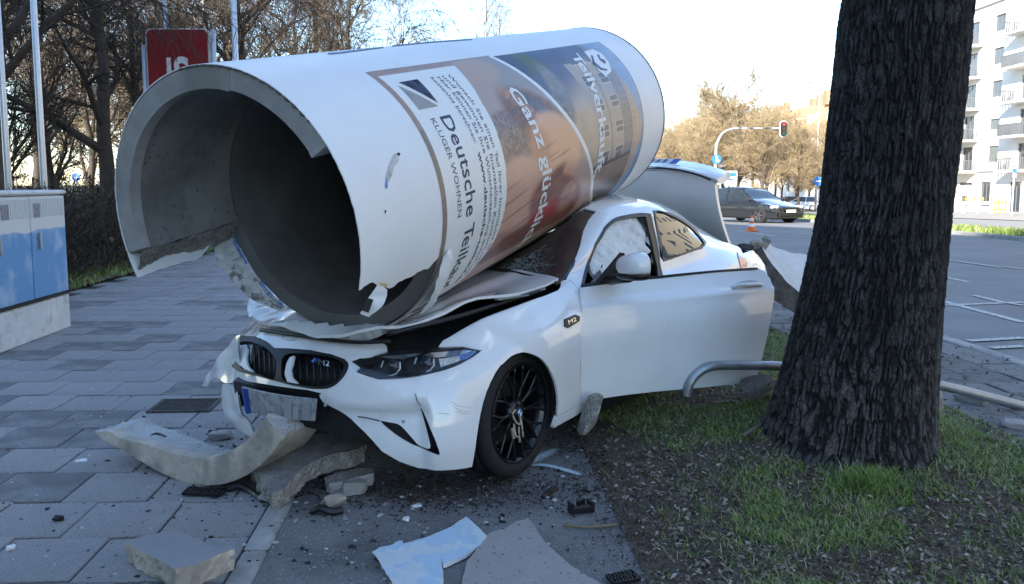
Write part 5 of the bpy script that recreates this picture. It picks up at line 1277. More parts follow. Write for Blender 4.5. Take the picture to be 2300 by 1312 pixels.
for i, a in enumerate(gf): window(ap, o_, du, nn_, *a, split=2 if i != 3 else 3, sill=False)
MB().add(*obox(o_, du, nn_, 0, 44, 0, .08, 4.0, 4.12)).build('floor_band', framem, ap)
MB().add(*obox(o_, du, nn_, -.1, 44.1, -.3, .12, 19.6, 19.75)).build('parapet_cap', framem, ap)
MB().add(*obox(o_, du, nn_, 2, 44, -9, -3, 19.6, 22.2)).build('roof_storey', plaster, ap)
# old tenement with orange tiled roof
tile = mat('orange_roof_tiles', (.42, .27, .15), .9, var=.25, vscale=.8, bump=.3, bscale=6, bdist=.1)
tn = thing('tenement_row', 'long pale tenement with orange tiled roof and chimneys behind the golden trees', 'building', (45, 112, -1.55))
hs_ = []
for k in range(3):
    for j in range(22): hs_.append((1.5 + j * 3.1, 2.7 + j * 3.1, 1.6 + k * 3.1, 3.2 + k * 3.1))
wall_holes(tn, 'wall', (0, 72, 0), (0, -1, 0), 72, 0, 10.6, hs_, plaster, n=(-1, 0, 0))
MB().box((6.2, 36, 5.2), (11.5, 71.5, 10.2)).build('building_core', cream, tn)
for h in hs_[::1]: window(tn, (0, 72, 0), (0, -1, 0), (-1, 0, 0), *h, split=2, sill=False)
rf_ = MB(); n_ = 25; ys_ = np.linspace(-.4, 72.4, n_)
V = []
for y in ys_: V += [(-.7, y, 10.4), (6.0, y, 16.2), (12.9, y, 10.4), (12.9, y, 10.2), (-.7, y, 10.2)]
rfo = rf_.add(V, grid_faces(n_, 5, True, flip=True).tolist() + [[0, 1, 2, 3, 4], [(n_ - 1) * 5 + i for i in (4, 3, 2, 1, 0)]]).build('roof', tile, tn)
for j in range(11):
    MB().box((4.5 + (j % 3) * 1.2, 3 + j * 6.6, 16.3), (.9, 1.6 if j % 2 else 1.0, 2.2)).build('chimney', mat('chimney_brick', (.33, .20, .13), .9), rfo)
for j in range(8): MB().box((2.2, 5 + j * 8.6, 12.9), (1.6, 1.5, 1.5)).build('dormer', plaster, rfo)
# unseen block shaped and placed behind the viewer to throw the shade, and the block across the road seen in the car's window
H_ = 20.0
def block(name, label, poly, z0, h, m, wins_on=True, pitch=3.4):
    root = thing(name, label, 'building', (poly[0][0], poly[0][1], z0)); b = np.array(poly) - np.array(poly[0])
    MB().prism(b.tolist(), 0, h).build('wall', m, root)
    for i in range(len(b)):
        p, q_ = b[i], b[(i + 1) % len(b)]; L_ = np.linalg.norm(q_ - p); d = (q_ - p) / L_; n = np.array([d[1], -d[0], 0]); du_ = np.array([d[0], d[1], 0])
        if not wins_on or i not in wins_on: continue
        u = 1.6
        while u < L_ - 2.2:
            for k in range(int((h - 1) // 3.1)):
                f = MB().add(*obox((p[0], p[1], 0), du_, n, u, u + 1.3, .0, .05, 1.2 + 3.1 * k, 2.7 + 3.1 * k)).build('window', framem, root)
                MB().add(*obox((p[0], p[1], 0), du_, n, u + .08, u + 1.22, .05, .06, 1.28 + 3.1 * k, 2.62 + 3.1 * k)).build('pane', paneg, f)
            u += pitch
    return root
block('shading_block', 'unseen tall grey block behind the viewer that shades the path and the crash', [(-15.1, -.6), (-44, 3.0), (-52, -60), (4, -50), (-9.1 + 6.4, -10.6 - 10.7)], 0, 16.5, mat('grey_render', (.42, .40, .37), .9, var=.06), wins_on=[4])
block('roadside_block', 'cream apartment block across the road, mirrored in the rear side window of the coupe', [(33, -30), (45, -30), (45, 44), (33, 44)], -.6, 17.5, cream, wins_on=[3], pitch=3.0)

# ================================================================== VEGETATION
twig_dark = mat('dark_bark_twigs', (.055, .043, .033), .9, var=.3, vscale=2)
twig_brown = mat('brown_twigs', (.20, .155, .11), .9, var=.35, vscale=1.2)
twig_gold = mat('golden_sunlit_twigs', (.33, .25, .145), .85, var=.25, vscale=.6)  # gold of the low sun put into the twig colour
bark_far = mat('plain_bark', (.075, .06, .048), .9, var=.3, vscale=3)
birch = mat('pale_birch_bark', (.38, .35, .30), .8, var=.3, vscale=6)
def grow(seed, h, r0, spec, wander=.05, lean=(0, 0), sides=(8, 5, 4, 3, 3, 3)):
    """spec: list of (children per branch, t0, angle deg, length ratio, up bias, droop)"""
    r = np.random.RandomState(seed); n = 10; t = np.linspace(0, 1, n)
    P = np.zeros((1, n, 3)); P[0, :, 2] = t * h; w = np.cumsum(r.randn(n, 2) * wander * h / n, 0); P[0, :, :2] = w - w[0] + np.outer(t, lean) * h
    R_ = (r0 * (1 - .75 * t) * (1 + .5 * np.exp(-t * 14)))[None]; levels = [(P, R_)]; Ln = np.array([h])
    for li, (k, t0, ang, lr, up, droop) in enumerate(spec):
        B = len(P); N = B * k; pi_ = np.repeat(np.arange(B), k); tt = t0 + (1 - t0) * ((np.tile(np.arange(k), B) + r.rand(N)) / k); tt = np.clip(tt, 0, .999)
        m_ = P.shape[1]; f = tt * (m_ - 1); i0 = np.floor(f).astype(int); i0 = np.minimum(i0, m_ - 2); fr = (f - i0)[:, None]
        S_ = P[pi_, i0] * (1 - fr) + P[pi_, i0 + 1] * fr; D = P[pi_, i0 + 1] - P[pi_, i0]; D /= np.linalg.norm(D, axis=1, keepdims=True) + 1e-9
        Rs = R_[pi_, i0] * (1 - fr[:, 0]) + R_[pi_, i0 + 1] * fr[:, 0]
        Q = r.randn(N, 3); Q -= (Q * D).sum(1, keepdims=True) * D; Q /= np.linalg.norm(Q, axis=1, keepdims=True) + 1e-9
        a = np.radians(ang * (.6 + .7 * r.rand(N)))[:, None]; d = D * np.cos(a) + Q * np.sin(a); d[:, 2] += up; d /= np.linalg.norm(d, axis=1, keepdims=True)
        Lc = Ln[pi_] * lr * (.55 + .7 * r.rand(N)) * (1 - .35 * tt * (li == 0)); m2 = [7, 5, 4, 3, 3][min(li, 4)]; s_ = np.linspace(0, 1, m2)
        Pn = S_[:, None] + d[:, None] * (s_[None, :, None] * Lc[:, None, None])
        J = r.randn(N, m2, 3) * (.07 * Lc[:, None, None]); J = np.cumsum(J, 1) * .5; J -= J[:, :1]; Pn += J * s_[None, :, None]
        Pn[..., 2] -= droop * Lc[:, None] * s_[None] ** 2
        rn = np.minimum(Rs * .62, 10)[:, None] * (1 - .72 * s_[None]); rn = np.maximum(rn, [.012, .008, .006, .0045, .0035][min(li, 4)])
        P, R_, Ln = Pn, rn, Lc; levels.append((P, R_))
    return levels
def tree_data(levels, split, minr=0):
    out = []
    for grp, sd_ in ((levels[:split], 0), (levels[split:], 1)):
        Vs, Qs, o_ = [], [], 0
        for i, (P, R_) in enumerate(grp):
            m_ = (9, 6, 5)[min(i, 2)] if sd_ == 0 else (4 if i == 0 and split < 2 else 3)
            V, Q = tubes(P, np.maximum(R_, minr), m_); Vs.append(V); Qs.append(Q + o_); o_ += len(V)
        out.append((np.concatenate(Vs), np.concatenate(Qs)))
    return out
def tree_proto(levels, split, mt, mc, minr=0):
    (tv_, tq), (cv, cq) = tree_data(levels, split, minr)
    def mk(nm, v, q, m):
        o = meshobj(nm, v, q, m, None, True); me = o.data; bpy.data.objects.remove(o); return me
    return mk('trunk', tv_, tq, mt), mk('crown', cv, cq, mc)
def plant_tree(proto, name, label, x, y, rz, sc=1.0, group=None, z=None, cat='tree', szs=None):
    root = thing(name, label, cat, (x, y, float(terrain(x, y)) - .05 if z is None else z), rz, group)
    root.scale = szs or (sc, sc, sc)
    for nm, me in zip(('trunk', 'crown'), proto):
        o = bpy.data.objects.new(nm, me); link(o); o.parent = root
    return root
# big dark spreading tree, low limbs
big = tree_proto(grow(11, 9, .23, [(11, .12, 62, .62, .25, .02), (7, .15, 48, .5, .08, .12), (7, .1, 45, .5, 0, .25), (6, .1, 45, .5, -.05, .35), (4, .2, 40, .55, -.1, .3)], .12, (.10, 0)), 2, bark_far, twig_dark, .0045)
bush = tree_proto(grow(23, 7.5, .13, [(13, .06, 40, .6, .35, -.05), (8, .1, 35, .5, .2, .05), (8, .1, 40, .5, .05, .12), (6, .15, 40, .5, 0, .2)], .1), 2, bark_far, twig_brown, .006)
mid = tree_proto(grow(37, 11, .22, [(14, .22, 52, .5, .25, 0), (8, .15, 45, .52, .15, .05), (8, .1, 42, .5, .05, .1), (6, .15, 40, .5, 0, .15)], .09), 2, bark_far, twig_brown, .008)
birchp = tree_proto(grow(41, 13, .12, [(24, .2, 38, .28, .35, 0), (8, .15, 35, .55, .1, .15), (7, .1, 35, .6, -.1, .35)], .04), 1, birch, twig_brown, .007)
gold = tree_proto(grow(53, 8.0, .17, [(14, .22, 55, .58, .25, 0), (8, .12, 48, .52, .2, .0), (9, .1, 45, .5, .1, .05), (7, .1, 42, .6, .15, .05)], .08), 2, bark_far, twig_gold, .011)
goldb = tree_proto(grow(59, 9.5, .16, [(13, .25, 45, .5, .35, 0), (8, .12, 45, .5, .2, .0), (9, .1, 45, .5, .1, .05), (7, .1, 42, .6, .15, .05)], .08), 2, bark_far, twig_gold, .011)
def at_px(u, y): return (u - 1150) / 1900 * (y * _c + .15)
plant_tree(big, 'spreading_tree', 'big dark bare tree with low spreading limbs behind the flagpoles at the far left', at_px(-12, 16), 16, 0.4, .9)
plant_tree(big, 'spreading_tree', 'dark bare tree with drooping twigs left of the red sign', at_px(225, 21), 21, 2.4, .95)
plant_tree(big, 'spreading_tree', 'dark forked bare tree rising behind the column right of the red sign', at_px(600, 26), 26, 4.2, 1.0)
wood = [(bush, 120, 27, .3, 1.0, 'brown many-stemmed thicket between the two left flagpoles'), (bush, 330, 24, 1.3, 1.05, 'brown many-stemmed thicket right behind the red sign'), (mid, 420, 33, 2.0, 1.0, 'tall brown bare tree above the red sign'),
        (mid, -60, 30, 3.0, 1.1, 'brown bare tree at the left edge of the picture'), (bush, 540, 31, 5.0, 1.15, 'brown thicket beside the flagpole behind the column'), (mid, 700, 36, .9, 1.0, 'brown bare tree above the near end of the column'),
        (mid, 800, 33, 4.4, .82, 'rounded brown bare tree whose twigs reach furthest right over the column'), (bush, 660, 42, 3.3, 1.4, 'brown thicket deep behind the column'), (bush, 210, 38, 1.9, 1.3, 'brown thicket deep behind the dark drooping tree'), (mid, 90, 44, 5.5, 1.1, 'distant brown bare tree between the left flagpoles'),
        (bush, 20, 22, 2.2, .8, 'low thicket behind the utility cabinet')]
for p, u, y, rz, s_, lb in wood: plant_tree(p, 'bare_tree' if p is mid else 'thicket', lb, at_px(u, y), y, rz, s_, 'bare trees and thickets on the left', cat='tree')
for u, y, rz, s_, lb in [(480, 30, .5, 1.0, 'pale-stemmed birch right of the red sign'), (515, 36, 1.9, 1.1, 'pale-stemmed birch nearest the flagpole above the column'), (300, 40, 3.1, 1.05, 'pale-stemmed birch left of the red sign'), (1085, 48, 2.6, 1.0, 'slender bare birch standing alone against the sky above the middle of the column'), (1125, 60, .6, 1.0, 'faint bare birch right of the lone birch above the column')]:
    plant_tree(birchp, 'birch_tree', lb, at_px(u, y), y, rz, s_, 'birches')
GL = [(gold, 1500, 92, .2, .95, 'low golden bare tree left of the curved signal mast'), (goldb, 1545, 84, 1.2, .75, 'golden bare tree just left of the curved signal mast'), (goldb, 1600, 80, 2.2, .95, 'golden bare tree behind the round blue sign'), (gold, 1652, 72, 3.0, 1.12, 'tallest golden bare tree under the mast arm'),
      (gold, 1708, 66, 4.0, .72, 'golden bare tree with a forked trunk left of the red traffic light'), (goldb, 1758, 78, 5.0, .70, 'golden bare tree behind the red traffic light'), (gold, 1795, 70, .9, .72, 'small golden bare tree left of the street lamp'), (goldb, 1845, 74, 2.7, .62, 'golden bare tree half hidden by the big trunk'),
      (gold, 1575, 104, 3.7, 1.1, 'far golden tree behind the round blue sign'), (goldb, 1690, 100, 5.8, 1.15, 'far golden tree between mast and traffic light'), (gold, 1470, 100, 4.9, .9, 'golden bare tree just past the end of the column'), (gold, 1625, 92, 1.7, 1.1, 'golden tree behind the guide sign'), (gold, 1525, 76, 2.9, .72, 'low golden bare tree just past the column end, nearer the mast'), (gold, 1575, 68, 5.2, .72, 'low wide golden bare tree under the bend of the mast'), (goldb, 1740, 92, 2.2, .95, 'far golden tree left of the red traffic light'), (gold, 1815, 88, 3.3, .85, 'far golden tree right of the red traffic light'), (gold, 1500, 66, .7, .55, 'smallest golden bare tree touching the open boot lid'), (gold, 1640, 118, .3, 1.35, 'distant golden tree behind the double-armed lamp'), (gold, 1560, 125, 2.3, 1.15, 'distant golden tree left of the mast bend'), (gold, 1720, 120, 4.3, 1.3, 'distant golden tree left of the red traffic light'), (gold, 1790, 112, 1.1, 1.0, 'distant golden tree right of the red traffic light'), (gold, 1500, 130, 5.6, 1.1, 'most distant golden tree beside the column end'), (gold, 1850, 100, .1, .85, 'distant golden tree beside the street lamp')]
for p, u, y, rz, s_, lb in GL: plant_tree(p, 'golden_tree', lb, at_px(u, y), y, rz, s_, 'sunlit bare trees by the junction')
for u, y in ((300, 60), (450, 70), (120, 66), (620, 75), (760, 68)): plant_tree(goldb, 'golden_tree', {300: 'sunlit tree far behind the red sign', 450: 'sunlit tree far behind the flagpole', 120: 'sunlit tree far between the left flagpoles', 620: 'sunlit tree far above the column rim', 760: 'sunlit tree far above the middle of the column'}[u], at_px(u, y), y, u, 1.1, 'sunlit trees beyond the thicket')
# hedge
def hedge(name, label, x0, x1, y0, y1, h, n, seed, m):
    r = np.random.RandomState(seed); root = thing(name, label, 'hedge', ((x0 + x1) / 2, y0, 0))
    Y = y0 + (y1 - y0) * r.rand(n); lx = x0 + (x1 - x0) * r.rand(n); X = lx - SK * Y; z = r.rand(n) * h * .75; L_ = .25 + .45 * r.rand(n)
    d = r.randn(n, 3) * .55; d[:, 2] = np.abs(d[:, 2]) + .35; d /= np.linalg.norm(d, axis=1, keepdims=True); s_ = np.linspace(0, 1, 3)
    P = np.stack([X, Y, z], -1)[:, None] + d[:, None] * (s_[None, :, None] * L_[:, None, None]) + r.randn(n, 3, 3) * .02; P[..., 2] = np.minimum(P[..., 2], h + .1 * r.rand(n, 1))
    V, Q = tubes(P, np.repeat((.003 + .005 * r.rand(n) ** 2)[:, None], 3, 1), 3); V -= np.array(root.location)
    o = meshobj('twigs', V, Q, m, root); o['kind'] = 'stuff'
    ns = int((y1 - y0) * 3); Y = np.linspace(y0, y1, ns); Pt = np.stack([np.stack([(x0 + x1) / 2 - SK * Y + .1 * r.randn(ns), Y, 0 * Y + zz], -1) + .04 * r.randn(ns, 3) for zz in (0, h * .4, h * .8)], 1)
    V, Q = tubes(Pt, np.full((ns, 3), .018), 5); meshobj('stems', V - np.array(root.location), Q, m, root)
    # last year's curled leaves
    k = int(n * .8); Y = y0 + (y1 - y0) * r.rand(k); X = x0 + (x1 - x0) * r.rand(k) - SK * Y; z = h * r.rand(k) ** .8; c = np.stack([X, Y, z], -1); a = r.randn(k, 3) * .022; b = r.randn(k, 3) * .018
    V = np.stack([c - a, c - b, c + a, c + b], 1).reshape(-1, 3) - np.array(root.location)
    o = meshobj('dry_leaves', V, np.arange(k * 4).reshape(-1, 4), litm, root); o['kind'] = 'stuff'
    cc = np.array([(.05, .035, .025), (.09, .06, .035), (.03, .03, .02), (.05, .06, .02)])[r.randint(4, size=k)]; color_attr(o, 'tint', np.repeat(cc, 4, 0))
hedge('hornbeam_hedge', 'dark leafless hedge along the left edge of the footpath behind the cabinet', -5.5, -6.5, 8.9, 30, 1.42, 10000, 4, twig_dark)
hedge('back_hedge', 'second leafless hedge further left beyond the footpath hedge', -9.5, -11, 14, 44, 1.7, 8000, 14, twig_brown)

# ---- the big foreground trunk
def big_trunk():
    Y0 = 4.42
    st = [(1062, 1688, 2112), (1040, 1703, 2098), (1010, 1722, 2090), (980, 1735, 2088), (900, 1752, 2090), (760, 1780, 2097), (620, 1812, 2110), (450, 1848, 2130), (250, 1872, 2155), (60, 1886, 2168), (0, 1895, 2172)]
    zs, xs_, rr_ = [], [], []
    for v, l, r in st:
        a = aty(l, v, Y0); b = aty(r, v, Y0); zs.append(a[2]); xs_.append((a[0] + b[0]) / 2); rr_.append((b[0] - a[0]) / 2)
    zs.append(zs[-1] + 2.5); xs_.append(xs_[-1] + .18); rr_.append(rr_[-1] * .93)
    zs = np.array(zs); xs_ = np.array(xs_); rr_ = np.array(rr_)
    root = thing('roadside_tree', 'large dark tree trunk with furrowed bark standing in the grass strip on the right', 'tree', (float(xs_[0]), Y0, 0.0))
    Z = np.concatenate([np.linspace(-.12, 2.3, 780), np.linspace(2.306, zs[-1], 330)]); n, m_ = len(Z), 560
    Xc = np.interp(Z, zs, xs_); Rr = np.interp(Z, zs, rr_); th = np.arange(m_) * 2 * np.pi / m_; th = th - .60 * np.cos(th)
    flare = .11 * np.exp(-(Z + .05) / .14)[:, None] * (1 + .8 * np.sin(th * 5 + 1)[None]) 
    TT_, ZZ = np.meshgrid(th / (2 * np.pi), Z)
    q = 140; wx = TT_ * q + 1.6 * (vnoise(ZZ * 5, TT_ * 12, 3) - .5) + .5 * (vnoise(ZZ * 14, TT_ * 24, 4) - .5)
    ridge = np.abs(2 * (.75 * vnoise(wx, ZZ * 11, 8, px=q) + .25 * vnoise(wx * 2, ZZ * 30, 18, px=2 * q)) - 1); ridge2 = np.abs(2 * vnoise(wx * 1.7 + 3, ZZ * 26, 9) - 1); fine = vnoise(TT_ * 260, ZZ * 90, 10)
    disp = -.011 * (1 - smooth(.02, .34, ridge)) - .005 * (1 - smooth(.0, .30, ridge2)) + .006 * ridge + .005 * (fine - .5) + .040 * (vnoise(TT_ * 5, ZZ * 1.2, 12, px=5) - .5) + .012 * (fbm(TT_ * 16, ZZ * 3, 13, 2) - .5)
    R_ = Rr[:, None] - .004 + flare + disp
    V = np.stack([Xc[:, None] + R_ * np.cos(th), Y0 + R_ * np.sin(th), np.repeat(Z[:, None], m_, 1)], -1).reshape(-1, 3) - np.array(root.location)
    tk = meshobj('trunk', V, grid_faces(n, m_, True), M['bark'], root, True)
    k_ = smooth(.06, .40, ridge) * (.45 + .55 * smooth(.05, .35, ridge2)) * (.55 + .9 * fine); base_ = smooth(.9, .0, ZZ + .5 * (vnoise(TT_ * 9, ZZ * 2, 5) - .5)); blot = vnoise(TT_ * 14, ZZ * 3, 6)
    lt = (.035 + .05 * blot + .10 * base_)[..., None] * np.array([1.0, .92, .86]); Cb = np.array([.020, .017, .015]) * (1 - k_[..., None]) + lt * k_[..., None]; color_attr(tk, 'tint', Cb.reshape(-1, 3))  # bark greyer near the base, partly sky light put into the colour
    lv = grow(77, 5.5, .28, [(9, .15, 50, .7, .3, 0), (6, .2, 45, .5, .1, .05), (6, .2, 45, .5, 0, .1), (5, .2, 45, .5, 0, .1)], .1)
    V, Q = [], []; o_ = 0
    for i, (P, R2) in enumerate(lv):
        v, q_ = tubes(P, R2, (8, 6, 4, 3, 3)[i]); V.append(v); Q.append(q_ + o_); o_ += len(v)
    V = np.concatenate(V) + np.array([xs_[-1] - xs_[0], 0, zs[-1] - .3]); meshobj('crown', V, np.concatenate(Q), twig_dark, root, True)
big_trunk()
# ================================================================== STREET FURNITURE AND FAR THINGS
def fp(u, y, z=None):
    x = at_px(u, y); return x, y, float(terrain(x, y)) if z is None else z
def zat(v, y): return float(aty(1150, v, y)[2])
# flagpoles
fl = [(31, 13.6, 'leftmost silver flagpole at the picture edge'), (110, 13.6, 'second silver flagpole from the left, above the cabinet'), (392, 22, 'silver flagpole rising behind the red sign'), (543, 20, 'silver flagpole right of the red sign above the column')]
alu = mat('silver_pole', (.55, .56, .58), .35, metal=.6, var=.08, vscale=2)
for u, y, lb in fl:
    x, y, z = fp(u, y); r = thing('flagpole', lb, 'flagpole', (x, y, z), 0, 'flagpoles'); r_ = .05 if y < 18 else .07
    MB().lathe([(r_ * 1.1, 0), (r_ * 1.05, 2), (r_ * .8, 9), (0, 9.02)], 14).build('pole', alu, r, True); MB().lathe([(0, 9.2), (.07, 9.13), (.09, 9.05), (.07, 8.97), (0, 8.95)], 12).build('finial', alu, r, True)
    MB().lathe([(.13, 0), (.13, .05), (.08, .09)], 14).build('pole_base', M['galv'], r, True)
# red sign
y = 18.0; a = aty(330, 67, y); b = aty(470, 185, y)
rs_ = thing('red_sign', 'dark red rounded sign board with white letters behind the column rim', 'sign', (a[0], y, 0))
w = b[0] - a[0]; z1 = a[2]; h = 2.5
def rrect(x0, x1, z0, z1, r, n=5):
    out = []
    for cx, cz, a0 in ((x1 - r, z1 - r, 0), (x0 + r, z1 - r, 90), (x0 + r, z0 + r, 180), (x1 - r, z0 + r, 270)):
        for k in range(n + 1): t = math.radians(a0 + 90 * k / n); out.append((cx + r * math.cos(t), cz + r * math.sin(t)))
    return out
def vert(P): return P[:, [0, 2, 1]]
MB().prism(rrect(-.04, w + .04, z1 - h - .04, z1 + .03, .12), 0, .10, vert).build('sign_frame', mat('pale_sign_frame', (.55, .52, .48), .5), rs_)
MB().prism(rrect(0, w, z1 - h, z1, .10), -.03, -.004, vert).build('sign_panel', mat('dark_red_enamel', (.20, .008, .012), .35), rs_)
for s, u0, u1, v0, v1 in (('I', 375, 388, 130, 205), ('S', 391, 428, 127, 206)):
    p = aty(u0, v0, y); q = aty(u1, v1, y); V, Fc = text_mesh(s, 6, .03); V[:, 1] = (V[:, 1] - V[:, 1].min()); V[:, 1] /= V[:, 1].max()
    P3 = np.stack([p[0] - a[0] + (q[0] - p[0]) * V[:, 0], 0 * V[:, 0] - .034, q[2] + (p[2] - q[2]) * V[:, 1]], -1); meshobj('lettering', P3, Fc, mat('sign_letter', (.62, .60, .58), .5), rs_)
MB().tube([(w + .10, .05, 0), (w + .10, .05, z1 + .02)], .05, 10).build('sign_post', alu, rs_, True); MB().tube([(-.10, .05, 0), (-.10, .05, z1 - .3)], .05, 10).build('sign_post', alu, rs_, True)
# utility cabinet
cab = thing('utility_cabinet', 'white and blue painted utility cabinet at the left edge of the footpath', 'utility cabinet', (-4.50, 7.87, 0), math.radians(4))
cabw = mat('cabinet_white', (.56, .56, .55), .6, var=.12, vscale=4, col2=(.30, .29, .27), c2scale=5, c2lo=.55, c2hi=.75, bump=.1, bscale=20)
def cab_blue():
    m = bpy.data.materials.new('sprayed_sky_blue'); m.use_nodes = True; n = m.node_tree; b = n.nodes['Principled BSDF']; L = n.links.new; b.inputs['Roughness'].default_value = .6
    t = n.nodes.new('ShaderNodeTexCoord'); s = n.nodes.new('ShaderNodeSeparateXYZ'); L(t.outputs['Object'], s.inputs[0])
    nz_ = n.nodes.new('ShaderNodeTexNoise'); nz_.inputs['Scale'].default_value = 2.2; nz_.inputs['Detail'].default_value = 3; L(t.outputs['Object'], nz_.inputs['Vector'])
    ma = n.nodes.new('ShaderNodeMath'); ma.operation = 'MULTIPLY_ADD'; L(nz_.outputs['Fac'], ma.inputs[0]); ma.inputs[1].default_value = .16; L(s.outputs['Z'], ma.inputs[2])
    rp = n.nodes.new('ShaderNodeValToRGB'); rp.color_ramp.elements[0].position = 1.075; 
    mr = n.nodes.new('ShaderNodeMapRange'); mr.inputs['From Min'].default_value = 1.10; mr.inputs['From Max'].default_value = 1.115; L(ma.outputs[0], mr.inputs['Value'])
    cl = n.nodes.new('ShaderNodeTexNoise'); cl.inputs['Scale'].default_value = 3.2; cl.inputs['Detail'].default_value = 5; L(t.outputs['Object'], cl.inputs['Vector'])
    cr_ = n.nodes.new('ShaderNodeValToRGB'); cr_.color_ramp.elements[0].position = .48; cr_.color_ramp.elements[1].position = .75; cr_.color_ramp.elements[0].color = (.085, .25, .47, 1); cr_.color_ramp.elements[1].color = (.38, .47, .58, 1); L(cl.outputs['Fac'], cr_.inputs['Fac'])
    mx_ = n.nodes.new('ShaderNodeMix'); mx_.data_type = 'RGBA'; L(mr.outputs['Result'], mx_.inputs['Factor']); L(cr_.outputs['Color'], mx_.inputs['A']); mx_.inputs['B'].default_value = (.56, .56, .55, 1); L(mx_.outputs['Result'], b.inputs['Base Color'])
    return m
cb_ = cab_blue()
# local: +x faces the path, y along the street; size .38 x 1.46 x 1.4
MB().box((-.19, 0, .85), (.36, 1.42, 1.02), bev=.01).build('housing', cabw, cab)
MB().box((-.19, 0, .175), (.40, 1.48, .35), bev=.012).build('plinth', cabw, cab)
MB().box((-.19, 0, 1.385), (.44, 1.52, .045), bev=.015).build('lid', cabw, cab)
for s_ in (-1, 1):
    d = MB().box((.006, s_ * .357, .87), (.03, .70, .96), bev=.006)
    for k in range(22):
        for z_, hh in ((1.24, .17),): d.box((.0225, s_ * .357 - .33 + k * .0314, z_), (.006, .012, hh))
    d.build('cabinet_door', cb_, cab)
    hb = MB().box((.04, s_ * .357 - .22 * 1, .93), (.02, .035, .16), bev=.006).build('door_handle', M['galv'], cab)
for y_ in (-.45, .12): MB().box((.0275, y_, 1.22), (.004, .12, .13)).build('sticker', mat('worn_sticker', (.22, .21, .22), .7, var=.5, vscale=40), cab)
for k in range(3): MB().box((.012, 0, .36 + k * .012), (.02, 1.42, .004)).build('seam', M['blackrough'], cab)
# drain grate
dg_s = .75
dg = thing('drain_grate', 'rusty square drain grate set in the paving left of the coupe nose', 'drain grate', (-2.17, 5.50, .004), SK)
fr_ = MB(); 
for a in ((-.23, 0, .03, .46), (.23, 0, .03, .46), (0, -.215, .43, .03), (0, .215, .43, .03)): fr_.box((a[0], a[1], 0), (a[2], a[3], .02))
dg.scale = (.82, .70, 1)
irn = mat('rusty_iron', (.10, .09, .085), .8, metal=.4, var=.4, vscale=30); fr_.build('frame', irn, dg)
for k in range(9): MB().box((0, -.18 + k * .045, -.003), (.42, .018, .016)).build('bar', irn, dg)
MB().box((0, 0, -.008), (.42, .42, .006)).build('pit', M['interior'], dg)  # dark plate standing in for the shaded pit below the bars
